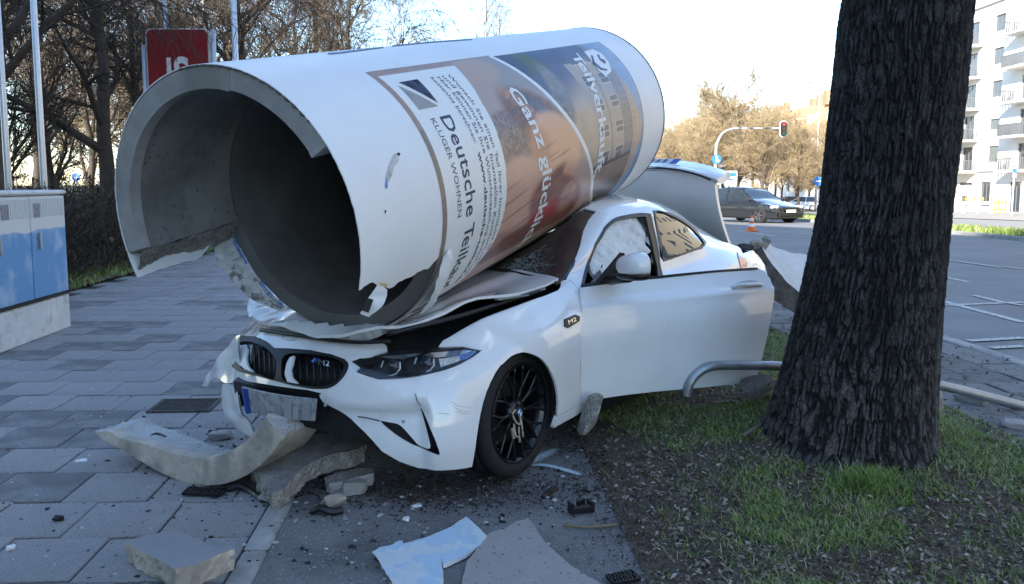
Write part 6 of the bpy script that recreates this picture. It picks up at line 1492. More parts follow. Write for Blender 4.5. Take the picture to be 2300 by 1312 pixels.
# ---- generic small cars far off
def small_car(name, label, x, y, rz, col, L_=4.25, W_=1.78, Hh=1.47, group=None, sunshade=False):
    z = float(terrain(x, y)) - .01; root = thing(name, label, 'car', (x, y, z), rz, group)
    pm_ = mat(name + '_paint', col, .25, coat=1, var=.03)
    prof = np.array([(.00, .42), (.01, .62), (.06, .72), (.27, .94), (.30, .96), (.46, 1.40), (.52, 1.455), (.72, 1.47), (.86, 1.40), (.955, 1.0), (.985, .92), (1.0, .60), (.99, .36)])
    prof[:, 1] *= Hh / 1.47
    # body: lower shell loft across width
    ys = np.linspace(-1, 1, 15); V = []
    def topz(t): return np.interp(t, prof[:, 0], prof[:, 1])
    ts = np.unique(np.concatenate([np.linspace(0, 1, 33), prof[:, 0]])); rows = []
    for t in ts:
        zt = min(topz(t), .97 * Hh / 1.47) ; nose_ = (1 - .10 * (1 - smooth(0, .12, t)) - .07 * smooth(.9, 1, t)); wv_ = W_ / 2 * nose_
        xx = L_ / 2 - t * L_
        rows.append([(xx, -wv_ * .96, .22), (xx, -wv_, .42), (xx, -wv_, .62), (xx, -wv_ * .975, .78), (xx, -wv_ * .90, zt - .02), (xx, -wv_ * .6, zt + .02), (xx, 0, zt + .035), (xx, wv_ * .6, zt + .02), (xx, wv_ * .90, zt - .02), (xx, wv_ * .975, .78), (xx, wv_, .62), (xx, wv_, .42), (xx, wv_ * .96, .22)])
    A_ = np.array(rows); A_[..., 2] = np.minimum(A_[..., 2], np.maximum(A_[:, 6:7, 2], .3)); A_[0, :, 0] -= .04; n, m_, _ = A_.shape
    bd = meshobj('body', A_.reshape(-1, 3), grid_faces(n, m_, True, flip=True).tolist() + [list(range(m_)), list(range((n - 1) * m_, n * m_))[::-1]], pm_, root, True); bd.data.set_sharp_from_angle(angle=math.radians(40))
    # glass house
    rows = []
    for t in np.linspace(.27, .97, 20):
        zt = topz(t); k = (zt - .9 * Hh / 1.47) / (.57 * Hh / 1.47); k = max(k, 0.02); xx = L_ / 2 - t * L_; wb_ = W_ / 2 * .91; wt = W_ / 2 * (.91 - .22 * k)
        rows.append([(xx, -wb_, .90), (xx, -wt, zt - .03 * k), (xx, -wt * .6, zt), (xx, wt * .6, zt), (xx, wt, zt - .03 * k), (xx, wb_, .90)])
    A_ = np.array(rows); g_ = meshobj('glasshouse', A_.reshape(-1, 3), grid_faces(20, 6, flip=True), M['glass'], root, True); g_.data.set_sharp_from_angle(angle=math.radians(35))
    rows = []
    for t in np.linspace(.47, .88, 12):
        zt = topz(t) + .012; xx = L_ / 2 - t * L_; wt = W_ / 2 * .70
        rows.append([(xx, -wt, zt - .06), (xx, -wt * .95, zt - .015), (xx, 0, zt + .01), (xx, wt * .95, zt - .015), (xx, wt, zt - .06)])
    A_ = np.array(rows); meshobj('roof', A_.reshape(-1, 3), grid_faces(12, 5, flip=True), pm_, root, True)
    for s_ in (-1, 1):
        for ta, tb in ((.29, .475), (.64, .655), (.86, .965)):
            p = (L_ / 2 - ta * L_, s_ * W_ / 2 * .905, .91); q = (L_ / 2 - tb * L_, s_ * W_ / 2 * (.71 if tb < .7 else .91), (topz(tb) - .03) if tb < .7 else .93)
            if ta > .8: p = (L_ / 2 - ta * L_, s_ * W_ / 2 * .71, topz(ta) - .04)
            MB().tube([p, q], .03, 5).build('pillar', pm_, root)
        for xw in (L_ / 2 - .82, -L_ / 2 + .75):
            wv_ = bpy.data.objects.new('wheel', None); link(wv_); wv_.parent = root; wv_.location = (xw, s_ * (W_ / 2 - .10), .32); wv_.rotation_euler = (-s_ * math.pi / 2, 0, 0)
            MB().lathe([(.20, -.10), (.30, -.10), (.32, -.06), (.32, .06), (.30, .11), (.215, .115), (.20, .09)], 24).build('tyre', M['rubber'], wv_, True)
            rm_ = MB().lathe([(.205, .09), (.19, .06), (.05, .07), (0, .085)], 24).build('rim', mat('dull_alloy', (.10, .10, .105), .4, metal=.8), wv_, True)
            for k in range(5): MB().box((.11 * math.cos(k * 1.2566), .11 * math.sin(k * 1.2566), .092), (.19, .035, .02), rot=rotm('Z', k * 1.2566)).build('spoke', mat('dark_alloy_spoke', (.16, .16, .17), .4, metal=.7), rm_)
            MB().lathe([(.345, -.05), (.345, .104), (.335, .108)], 24).build('arch', M['blackrough'], wv_, True)
        MB().box((L_ / 2 - .22, s_ * .66, .66), (.30, .36, .13), rot=rotm('Z', -s_ * .5), bev=.04).build('headlight', mat('pale_headlight', (.7, .72, .75), .1, coat=1), root, True)
        MB().box((-L_ / 2 + .10, s_ * .68, .80), (.12, .28, .20), bev=.03).build('tail_light', tlm, root, True)
        MB().box((L_ / 2 - .30 * L_, s_ * (W_ / 2 + .06), .96), (.14, .18, .12), bev=.04).build('mirror', pm_, root, True)
        MB().box((-.35, s_ * (W_ / 2 + .002), .80), (.16, .02, .025), bev=.006).build('door_handle', pm_, root)
    MB().box((L_ / 2 - .005, 0, .58), (.06, 1.05, .16), bev=.03).build('radiator_grille', M['black'], root)
    MB().box((L_ / 2 + .002, 0, .36), (.06, 1.3, .14), bev=.03).build('lower_grille', M['black'], root)
    MB().box((L_ / 2 + .035, 0, .50), (.015, .52, .11)).build('number_plate', M['white'], root)
    MB().box((-L_ / 2 - .0, 0, .62), (.03, .52, .11)).build('number_plate', M['white'], root)
    MB().box((0, 0, .24), (L_ * .86, W_ * .9, .14)).build('underbody', M['blackrough'], root)
    return root
small_car('dark_hatchback', 'dark grey hatchback waiting in the sun beyond the open boot lid', at_px(1686, 35.5), 35.5, math.radians(-60), (.014, .015, .018), Hh=1.43)
small_car('white_hatchback', 'small white hatchback parked far behind the dark grey car', at_px(1797, 84), 84, math.radians(160), (.75, .75, .75), L_=3.9, Hh=1.45)
small_car('black_car', 'black car half hidden between the dark hatchback and the white one', at_px(1766, 92), 92, math.radians(200), (.02, .02, .022), L_=4.2)
# cone
cx, cy, cz = fp(1688, 26.6); cn = thing('traffic_cone', 'orange and white traffic cone on the road before the dark hatchback', 'traffic cone', (cx, cy, cz - .018))
org = mat('cone_orange', (.75, .16, .02), .6); MB().box((0, 0, .02), (.36, .36, .04), bev=.012).build('base', org, cn)
MB().lathe([(.125, .04), (.104, .15)], 18).build('cone_band', org, cn, True); MB().lathe([(.104, .15), (.085, .25)], 18).build('white_band', M['white'], cn, True); MB().lathe([(.085, .25), (.066, .34)], 18).build('cone_band', org, cn, True); MB().lathe([(.066, .34), (.052, .42)], 18).build('white_band', M['white'], cn, True); MB().lathe([(.052, .42), (.03, .51), (.0, .515)], 18).build('cone_band', org, cn, True)
# signal mast with curved arm
y = 55.0; x, _, z = fp(1605, y); ms = thing('signal_mast', 'curved steel signal mast with round blue arrow sign left of the dark hatchback', 'traffic light mast', (x, y, z))
H1 = zat(289, y) - z; sx = y / 1900 * _c
P = [(0, 0, 0), (0, 0, H1 - 1.5), (.12, 0, H1 - .8), (.45, 0, H1 - .25), (1.1, 0, H1), (2.2, 0, H1 + .02), (148 * sx, 0, H1 + .02)]
MB().tube(catmull(P, 6), np.linspace(.10, .055, 37), 10).build('mast', mat('pale_steel', (.5, .5, .52), .4, metal=.5), ms, True)
def disc(name, c, r, m, root, th=.02, n=28, rz=0.0):
    th_ = np.arange(n) * 2 * math.pi / n; pts = [(r * math.cos(t), r * math.sin(t)) for t in th_]
    def f(P): Q = P[:, [0, 2, 1]] * np.array([1, -1, 1]); return Q + np.array(c)
    return MB().prism(pts, 0, th, f).build(name, m, root)
bl = mat('sign_blue', (.03, .16, .50), .4)
sg = disc('blue_sign', (.02, -.12, zat(358, y) - z), .31, bl, ms)
for pts in ([(-.03, -.2), (.03, -.2), (.03, .12), (-.03, .12)], [(-.10, .10), (.10, .10), (0, .25)], [(.03, -.12), (.13, -.12), (.13, -.06), (.03, -.06)], [(.12, -.17), (.12, -.01), (.22, -.09)]):
    c0 = np.array([.02, -.146, zat(358, y) - z]); MB().add([c0 + np.array([p, 0, q]) for p, q in pts], [list(range(len(pts)))]).build('arrow', M['white'], sg)
def signal(root, c, s_=1.0, lit=True):
    c = np.array(c, float); b = MB().prism(rrect(-.24 * s_, .24 * s_, -.52 * s_, .52 * s_, .22 * s_), 0, .03, lambda P: P[:, [0, 2, 1]] * np.array([1, 1, 1]) + c).build('backing_board', M['white'], root)
    MB().prism(rrect(-.19 * s_, .19 * s_, -.47 * s_, .47 * s_, .18 * s_), -.14, -.003, lambda P: P[:, [0, 2, 1]] + c).build('signal_head', M['blackrough'], root)
    for k, (zz, cc) in enumerate(((.29, (.5, .02, .01)), (0, (.05, .03, .005)), (-.29, (.01, .05, .03)))):
        mm = mat('signal_red_lit', (.5, .02, .02), .4, emit=(1, .05, .03, .35)) if k == 0 and lit else mat('signal_lens_%d' % k, cc, .3)
        disc('signal_lens', c + np.array([0, -.15, zz * s_]), .095 * s_, mm, root, .012)
signal(ms, (148 * sx, -.1, zat(290, y) - z))
x, _, z = fp(1617, 50); m2 = thing('small_signal', 'small black signal head seen just beyond the boot lid edge', 'traffic light', (x, 50, z)); MB().tube([(0, 0, 0), (0, 0, 3.0)], .05, 8).build('pole', M['galv'], m2, True); zz_ = zat(388, 50) - z
MB().box((0, -.1, zz_), (.26, .22, .62), bev=.05).build('signal_head', M['blackrough'], m2); MB().box((.1, -.05, zz_ + .38), (.4, .3, .14), rot=rotm('Y', -.3), bev=.04).build('signal_hood', mat('grey_brown_hood', (.16, .13, .12), .6), m2)
# street lamps
def lamp(u, y, vtop, arm, lb, both=False):
    x, _, z = fp(u, y); root = thing('street_lamp', lb, 'street lamp', (x, y, z), 0, 'street lamps'); Hh = zat(vtop, y) - z
    MB().tube([(0, 0, 0), (0, 0, Hh * .5), (0, 0, Hh)], [.11, .08, .055], 8).build('pole', mat('pale_steel', (.5, .5, .52), .4, metal=.5), root, True)
    for s_ in ((-1, 1) if both else (-1,)):
        MB().tube([(0, 0, Hh), (s_ * arm * .5, 0, Hh + .08), (s_ * arm, 0, Hh + .06)], .04, 6).build('arm', M['galv'], root, True); MB().box((s_ * (arm + .3), 0, Hh + .05), (.7, .26, .12), bev=.04).build('lamp_head', M['galv'], root)
lamp(1832, 80, 187, .7, 'tall street lamp just left of the big tree trunk'); lamp(1645, 95, 252, .9, 'double-armed street lamp behind the curved signal mast', True); lamp(1537, 120, 296, .8, 'distant street lamp near the end of the column'); lamp(1660, 140, 300, .8, 'farthest thin street lamp behind the guide sign')
# guide sign
y = 60; x, _, z = fp(1640, y); gs_ = thing('guide_sign', 'white direction board with blue fields left of the dark hatchback', 'sign', (x, y, z)); zc = zat(401, y) - z
for dx in (-.35, .35): MB().tube([(dx, .05, 0), (dx, .05, zc + .4)], .04, 6).build('post', M['galv'], gs_, True)
gp = MB().box((0, 0, zc), (.86, .05, 1.05)).build('sign_panel', M['white'], gs_)
for px_, pz_, w_, h_ in ((.12, .27, .5, .26), (-.15, -.08, .42, .14), (.12, -.10, .3, .12), (-.08, -.38, .5, .10)): MB().box((px_, -.03, zc + pz_), (w_, .008, h_)).build('blue_field', bl, gp)
# distant round signs
for u, v, y, lb in ((1836, 407, 62, 'small round blue sign touching the big trunk on its left side'), (175, 398, 40, 'tiny round blue sign seen through the hedge on the left')):
    x, _, z = fp(u, y); r = thing('round_sign', lb, 'sign', (x, y, z)); MB().tube([(0, .03, 0), (0, .03, zat(v, y) - z)], .035, 6).build('pole', M['galv'], r, True); disc('sign_disc', (0, 0, zat(v, y) - z), .33 if y > 50 else .2, bl, r); 
    MB().box((0, -.03, zat(v, y) - z), (.34 if y > 50 else .1, .008, .09)).build('white_bar', M['white'], r)
# bus stop sign
y = 46; x, _, z = fp(2273, y); bs = thing('stop_sign_pole', 'slim white pole with small blue and white stop sign before the apartment block', 'sign', (x, y, z)); MB().tube([(0, 0, 0), (0, 0, zat(385, y) - z)], .035, 8).build('pole', M['white'], bs, True)
MB().box((0, -.04, zat(380, y) - z), (.22, .03, .34)).build('sign_panel', bl, bs); MB().box((0, -.06, zat(377, y) - z), (.18, .01, .08)).build('white_field', M['white'], bs); MB().box((0, -.04, zat(394, y) - z), (.22, .03, .2)).build('sign_panel', mat('pale_blue_sign', (.3, .45, .7), .4), bs)
# site barrier with orange lamps
y = 66; x, _, z = fp(2198, y); br = thing('site_barrier', 'white construction barrier with four orange lamps at the foot of the apartment block', 'barrier', (x, y, z)); 
for k in range(2):
    MB().box((0, 0, .35 + k * .42), (2.3, .05, .26)).build('board', M['white'], br)
for k in range(3): MB().box((-1.1 + k * 1.1, .08, .45), (.08, .3, .9)).build('stand', M['white'], br)
for k in range(4): MB().lathe([(0, 1.22), (.08, 1.17), (.09, 1.08), (.05, 1.0), (.04, .9)], 10, loc=(-1.0 + k * .66, 0, 0)).build('warning_lamp', mat('orange_lamp', (.8, .35, .03), .4), br, True)
for u, lb in ((2247, 'orange site fence panel left of the slim stop pole'), ):
    x, _, z = fp(u, 62); o = thing('site_fence', lb, 'fence', (x, 62, z)); 
    for k in range(4): MB().box((-.4 + k * .26, 0, .55), (.07, .05, 1.1)).build('slat', mat('orange_plastic', (.7, .36, .08), .6), o)
    for k in range(2): MB().box((0, 0, .3 + .5 * k), (1.0, .04, .12)).build('rail', mat('orange_plastic', (.7, .36, .08), .6), o)
# kerbed island with grass behind the dark car
y = 42; x, _, z = fp(1808, y); isl = thing('grass_island', 'small kerbed island with grass right of the dark hatchback', 'traffic island', (x, y, z))
MB().prism(rrect(-1.1, 1.1, -2.5, 2.5, .8), -.02, .12).build('kerb', M['concrete'], isl); MB().prism(rrect(-.95, .95, -2.3, 2.3, .7), .12, .16).build('turf', gr_soil, isl)
# ================================================================== FALLEN POLE
def pz(u, v, y): return aty(u, v, y)
pole = thing('fallen_pole', 'bent galvanised pole lying behind the tree trunk, hooked end before the coupe door', 'pole', tuple(pz(1540, 885, 4.82)))
PP = [pz(1541, 888, 4.80), pz(1550, 860, 4.80), pz(1568, 838, 4.82), pz(1595, 824, 4.84), pz(1640, 821, 4.88), pz(1765, 823, 5.0), pz(1930, 836, 5.12), pz(2095, 862, 5.26), pz(2300, 914, 5.42), pz(2500, 968, 5.6)]
PP = np.array(PP) - np.array(pole.location)
C_ = catmull(PP, 6); MB().tube(C_, np.interp(np.linspace(0, 1, len(C_)), [0, .5, 1], [.027, .027, .034]), 14, cap=False).build('tube', M['galv'], pole, True)
MB().lathe([(0, 0), (.022, 0)], 12, loc=PP[0] + np.array([0, 0, .01])).build('tube_mouth', M['interior'], pole)  # dark disc standing in for the shade inside the hollow tube
# ================================================================== DEBRIS
def rough_edges(V, amp, sc, seed, mask=None):
    n_ = np.stack([fbm(V[:, 1] * sc + 3, V[:, 2] * sc + V[:, 0] * sc, seed), fbm(V[:, 0] * sc + 9, V[:, 2] * sc - V[:, 1] * sc, seed + 5), fbm(V[:, 0] * sc + 5, V[:, 1] * sc + V[:, 2] * 3, seed + 9)], -1) - .5
    return V + n_ * amp * 2 * (1 if mask is None else mask[:, None])
def slab_piece(name, label, top, th, m_top, m_side, seed=1, cat='concrete chunk', group='broken concrete pieces', side=(0, 0), amp=.012, step=.022, base=None):
    """top: (u, v, z) outline; extruded down by th; broken sides"""
    P = np.array([gnd(u, v, z) for u, v, z in top]); c = P.mean(0); 
    O2, T, loops = flat_region(P[:, :2], [], step)
    # height by plane/quadratic fit of given z
    A_ = np.stack([np.ones(len(P)), P[:, 0] - c[0], P[:, 1] - c[1], (P[:, 0] - c[0]) ** 2, (P[:, 1] - c[1]) ** 2], 1); cf = np.linalg.lstsq(A_.T @ A_ + 1e-4 * np.eye(5), A_.T @ P[:, 2], rcond=None)[0]
    zt = cf[0] + cf[1] * (O2[:, 0] - c[0]) + cf[2] * (O2[:, 1] - c[1]) + cf[3] * (O2[:, 0] - c[0]) ** 2 + cf[4] * (O2[:, 1] - c[1]) ** 2
    lp = loops[0]; r_ = np.random.RandomState(seed); Vt = np.column_stack([O2, zt]); eo = (fbm(O2[:, 0] * 30, O2[:, 1] * 30, seed) - .5) * amp * 2
    Vt[lp, :2] += (r_.rand(len(lp), 2) - .5) * amp * .8; Vt[:, 2] += eo * .15
    n = len(Vt); rings = 4; V = [Vt]; Fc = [list(t) for t in T]; prev = lp; b = n
    for k in range(1, rings + 1):
        q = Vt[lp].copy(); q[:, 2] -= th * k / rings; q[:, :2] += (r_.rand(len(lp), 2) - .5) * amp + np.array(side) * k / rings + (q[:, :2] - c[:2]) * (-.04 * k / rings); q[:, 2] += (r_.rand(len(lp)) - .5) * amp * .5 * (k < rings)
        V.append(q); cur = list(range(b, b + len(lp))); 
        for i in range(len(lp)): j = (i + 1) % len(lp); Fc.append([prev[i], cur[i], cur[j], prev[j]])
        prev = cur; b += len(lp)
    Fc.append(prev[::-1]); V = np.concatenate(V); mi = [0] * len(T) + [1] * (len(Fc) - len(T))
    o0 = np.array([c[0], c[1], 0]); o = meshobj(name, V - o0, Fc, None, mats=[m_top, m_side], mi=mi); o.location = o0
    # outward faces check
    tag(o, label, cat, group); return o
def rock(name, label, c, size, m, seed, rz=0.0, rx=0.0, cat='concrete chunk', group='broken concrete pieces', ry=0.0, flat=0):
    bm = bmesh.new(); r_ = random.Random(seed)
    for _ in range(26):
        v = Vector((r_.gauss(0, 1), r_.gauss(0, 1), r_.gauss(0, 1))).normalized(); v = Vector([max(-.62, min(.62, a)) / .62 for a in v]) * r_.uniform(.85, 1); bm.verts.new(v * .5)
    bmesh.ops.convex_hull(bm, input=bm.verts[:]); bmesh.ops.delete(bm, geom=[v for v in bm.verts if not v.link_faces], context='VERTS')
    bmesh.ops.subdivide_edges(bm, edges=bm.edges[:], cuts=2, use_grid_fill=True); bmesh.ops.triangulate(bm, faces=bm.faces[:])
    bm.verts.index_update(); V = np.array([v.co[:] for v in bm.verts]); Fc = [[v.index for v in f.verts] for f in bm.faces]; bm.free()
    V = V * np.array(size); V = rough_edges(V, min(size) * .10, 1.6 / min(size), seed) @ euler(rx, ry, rz).T
    if c[2] is None: c = (c[0], c[1], -V[:, 2].min() - .004)
    o = meshobj(name, V, Fc, m, None, False); o.location = c; tag(o, label, cat, group); return o
def ring_piece(name, label, G, H2, A2, prof, th0, th1, m_face, cat='concrete ring piece', parent=None, z0=0.0, seed=2, tilt=0.0, n=46, amp=.004, mi_fun=None, mats=None):
    """prof: closed (axial, radius) polygon; G ground contact; H2 in-plane horizontal, A2 axis"""
    H2 = np.array(H2, float); A2 = np.array(A2, float); Ro = max(r for _, r in prof); cen = np.array([G[0], G[1], Ro + z0]); t = np.radians(np.linspace(th0, th1, n)); pr = []
    for i in range(len(prof)):
        a, b = np.array(prof[i]), np.array(prof[(i + 1) % len(prof)]); k = max(1, int(np.linalg.norm(b - a) / .03))
        for j in range(k): pr.append(a + (b - a) * j / k)
    pr = np.array(pr); m_ = len(pr); Z_ = np.array([0, 0, 1.])
    V = cen + (np.sin(t)[:, None, None] * H2 - np.cos(t)[:, None, None] * Z_) * pr[None, :, 1:2] + A2 * pr[None, :, 0:1]
    V[..., 2] *= np.where(t < 0, 1 - .62 * smooth(0, 1.1, -t), 1)[:, None]
    nn = fbm(V[..., 0] * 35 + V[..., 2] * 20, V[..., 1] * 35, seed)[..., None] - .5
    V = V + nn * amp; 
    e = np.random.RandomState(seed); V[0] += (e.rand(m_, 3) - .5) * .02 ; V[-1] += (e.rand(m_, 3) - .5) * .02
    c0 = V[0].mean(0); c1 = V[-1].mean(0); Vv = np.concatenate([V.reshape(-1, 3), [c0, c1]]); N = n * m_
    Fq = grid_faces(n, m_, True).tolist() + [[(j + 1) % m_, j, N] for j in range(m_)] + [[(n - 1) * m_ + j, (n - 1) * m_ + (j + 1) % m_, N + 1] for j in range(m_)]
    mi = None
    if mats: mi = [mi_fun(pr, j % m_) if k_ < (n - 1) * m_ else 1 for k_, j in enumerate(range(len(Fq)))]
    o0 = np.array([G[0], G[1], 0]); o = meshobj(name, Vv - o0, Fq, m_face, None, True, mats=mats, mi=mi); o.location = o0; o.data.set_sharp_from_angle(angle=math.radians(32)); tag(o, label, cat, 'broken concrete pieces'); return o
G1 = gnd(425, 1086)
palec = mat('pale_inner_concrete', (.46, .45, .44), .85, var=.12, vscale=6, col2=(.30, .28, .25), c2scale=5, c2lo=.5, c2hi=.7, speck=(.14, .12, .1), speckscale=90, speckamt=.66, bump=.3, bscale=80, bdist=.004)
rp = ring_piece('curved_ring_piece', 'long curved beige concrete ring piece lying left of the coupe nose', G1, (.89, -.455, 0), (.455, .89, 0), [(0, .75), (0, .615), (.06, .61), (.085, .65), (.27, .655), (.28, .69), (.27, .75)], -66, 56, M['beige'],
           mats=[M['beige'], palec], mi_fun=lambda pr, j: 1 if (pr[j][0] > .055 and pr[j][1] < .67) else 0)
slab_piece('curved_pipe_slab', 'dark curved concrete slab leaning under the coupe nose right of the ring piece', [(563, 1040, .13), (600, 1005, .16), (650, 982, .19), (720, 974, .21), (800, 985, .20), (824, 1001, .18), (790, 1010, .185), (740, 1022, .175), (695, 1042, .155), (655, 1072, .13), (630, 1098, .10), (610, 1110, .08), (580, 1075, .10)], .085, M['darkstone'], M['broken'], 5, amp=.016)
slab_piece('concrete_slab_fragment', 'flat grey concrete fragment lying on the paving at the bottom left', [(281, 1215, .09), (330, 1202, .09), (396, 1190, .09), (434, 1206, .09), (469, 1222, .088), (500, 1229, .085), (524, 1222, .085), (528, 1232, .083), (500, 1243, .083), (448, 1265, .085), (396, 1279, .088), (343, 1252, .09), (309, 1234, .09)], .085, mat('smooth_grey_concrete', (.27, .27, .275), .85, var=.08, vscale=6, bump=.1, bscale=80), M['beige'], 7, amp=.010)
wp_ = mat('bluish_white_plaster', (.58, .64, .66), .8, var=.08, vscale=8, col2=(.42, .55, .66), c2scale=7, c2lo=.45, c2hi=.52, bump=.3, bscale=40, bdist=.004)
slab_piece('white_plaster_sheet', 'bluish white broken plaster sheet lying on the asphalt at the bottom middle', [(838, 1240, .03), (855, 1229, .03), (876, 1226, .03), (893, 1213, .035), (903, 1212, .035), (905, 1221, .03), (960, 1206, .03), (1010, 1186, .03), (1047, 1160, .04), (1072, 1181, .035), (1094, 1203, .03), (1082, 1221, .025), (1055, 1242, .02), (998, 1268, .02), (990, 1254, .02), (996, 1290, .02), (992, 1335, .02), (905, 1345, .02), (870, 1290, .025)], .018, wp_, M['white'], 9, cat='plaster piece', amp=.006)
slab_piece('grey_panel_sheet', 'large smooth grey broken sheet at the bottom edge right of the white plaster', [(1030, 1345, .02), (1037, 1312, .02), (1049, 1262, .02), (1093, 1204, .025), (1101, 1194, .03), (1134, 1186, .03), (1156, 1172, .03), (1187, 1164, .03), (1200, 1183, .025), (1224, 1219, .02), (1281, 1269, .02), (1321, 1294, .02), (1356, 1313, .02), (1400, 1345, .02)], .018, mat('grey_fibre_sheet', (.33, .305, .29), .85, var=.06, vscale=8, speck=(.1, .1, .1), speckscale=60, speckamt=.68, bump=.1, bscale=80), M['concrete'], 11, cat='broken sheet', amp=.006)
slab_piece('small_slab_chunk', 'small broken grey chunk with flat side below the coupe chin', [(728, 1073, .07), (758, 1060, .08), (800, 1052, .085), (838, 1051, .085), (838, 1062, .08), (800, 1072, .07), (770, 1082, .06), (742, 1086, .06)], .06, M['broken'], M['concrete'], 13)
p = gnd(795, 1105); rock('stone_chunk', 'pale grey stone in front of the small slab chunk', (p[0], p[1], None), (.13, .11, .075), M['concrete'], 3, .3)
p = gnd(748, 1132); rock('stone_chunk', 'small beige stone below the dark curved slab', (p[0], p[1], None), (.11, .07, .05), M['beige'], 8, .6)
p = gnd(600, 1128); rock('stone_chunk', 'little grey stone at the end of the edging strip', (p[0], p[1], None), (.08, .06, .04), M['concrete'], 9, .6)
p = gnd(495, 985); rock('stone_chunk', 'grey stone lying behind the ring piece near the broken bumper', (p[0], p[1], None), (.13, .10, .05), M['concrete'], 12, .2)
p = gnd(375, 983); rock('stone_chunk', 'white flat crumb resting against the ring piece', (p[0], p[1], None), (.09, .06, .03), M['white'], 14, .2)
p = gnd(183, 1036); rock('stone_chunk', 'small white flake on the paving left of the ring piece', (p[0], p[1], None), (.065, .03, .015), M['white'], 15, .1)
p = gnd(130, 1168); rock('stone_chunk', 'black lump on the paving at the lower left', (p[0], p[1], None), (.05, .035, .025), M['blackrough'], 16, .5)
p = gnd(25, 1234); rock('stone_chunk', 'small white stone at the bottom left corner', (p[0], p[1], None), (.035, .03, .02), M['white'], 17, .5)
p = gnd(935, 1130 + 8); rock('stone_chunk', 'white crumb on the asphalt below the coupe chin', (p[0], p[1], None), (.05, .03, .015), M['white'], 18, .5)
p = gnd(912, 1168); rock('stone_chunk', 'white crumb above the bluish plaster sheet', (p[0], p[1], None), (.04, .03, .015), M['white'], 19, 1.5)
a = aty(1328, 930, 4.42); rock('leaning_stone_block', 'grey stone block leaning upright against the coupe sill behind the front wheel', tuple(a), (.085, .09, .235), M['broken'], 21, .3, .15, ry=.33)
a = aty(1694, 868, 4.95); rock('dark_stone_block', 'dark stone lying between the open door and the tree trunk', tuple(a), (.21, .13, .10), M['darkstone'], 22, .2, ry=-.3)
a = gnd(2180, 905); rock('kerb_rubble', 'pale rubble edge right of the trunk beneath the fallen pole', (a[0], a[1], .02), (.22, .12, .07), M['concrete'], 24, -.9)
a = gnd(2280, 962); rock('kerb_rubble', 'grey rubble at the right picture edge under the fallen pole', (a[0], a[1], .02), (.16, .10, .07), M['concrete'], 25, -.3)
a = aty(2105, 900, 4.95); rock('kerb_rubble', 'narrow pale stone right behind the trunk base', tuple(a), (.07, .06, .14), M['beige'], 26, -.3)
# big ring fragment behind the door, right
near = [pz(1712, 556, 8.0), pz(1728, 584, 8.0), pz(1752, 616, 8.0), pz(1780, 645, 8.05), pz(1812, 668, 8.1), pz(1870, 696, 8.2)]
farp = [pz(1722, 542, 8.35), pz(1742, 556, 8.45), pz(1775, 566, 8.6), pz(1810, 572, 8.75), pz(1850, 578, 8.9), pz(1905, 590, 9.1)]
nr, fr2 = catmull(near, 5), catmull(farp, 5); rows = np.stack([nr + (fr2 - nr) * t for t in np.linspace(0, 1, 8)], 1); n, m_, _ = rows.shape
off3 = np.array([-.19, -.06, -.11]); rows2 = rows + off3; V = np.concatenate([rows.reshape(-1, 3), rows2.reshape(-1, 3)]); V = rough_edges(V, .012, 14, 3); N = n * m_
Fq = grid_faces(n, m_, flip=True).tolist(); k_ = len(Fq); Fq += [[q + N for q in f[::-1]] for f in grid_faces(n, m_, flip=True).tolist()]
for i in range(n - 1): Fq += [[i * m_, (i + 1) * m_, (i + 1) * m_ + N, i * m_ + N], [i * m_ + m_ - 1, i * m_ + m_ - 1 + N, (i + 1) * m_ + m_ - 1 + N, (i + 1) * m_ + m_ - 1]]
for j in range(m_ - 1): Fq += [[j, j + N, j + 1 + N, j + 1], [(n - 1) * m_ + j, (n - 1) * m_ + j + 1, (n - 1) * m_ + j + 1 + N, (n - 1) * m_ + j + N]]
o = meshobj('big_ring_fragment', V, Fq, None, mats=[mat('scuffed_white_shell', (.55, .56, .56), .7, var=.1, vscale=3, col2=(.3, .29, .28), c2scale=4, c2lo=.6, c2hi=.7, bump=.2, bscale=20), mat('layered_dark_shell', (.075, .07, .065), .9, var=.5, vscale=14, bump=.6, bscale=40)], mi=[0] * k_ + [1] * (len(Fq) - k_)); tag(o, 'large curved white-faced ring fragment lying behind the coupe tail beside the trunk', 'concrete ring piece', 'broken concrete pieces')
a = pz(1700, 552, 8.1); rock('rubble_lump', 'rough grey broken lump on top of the large white-faced fragment', tuple(a), (.20, .13, .13), M['broken'], 37, .2, .3)
a = pz(1672, 560, 7.95); rock('rubble_lump', 'dark rubble between the coupe tail lamp and the white-faced fragment', tuple(a), (.16, .14, .10), mat('dark_rubble', (.03, .028, .026), .9, var=.5), 41, .6, .1)  # lump coloured much darker than the other rubble
a = pz(1722, 538, 8.15); rock('rubble_lump', 'small grey lump at the right of the broken lump behind the coupe tail', tuple(a), (.12, .09, .07), M['broken'], 43, 1.2, .5)
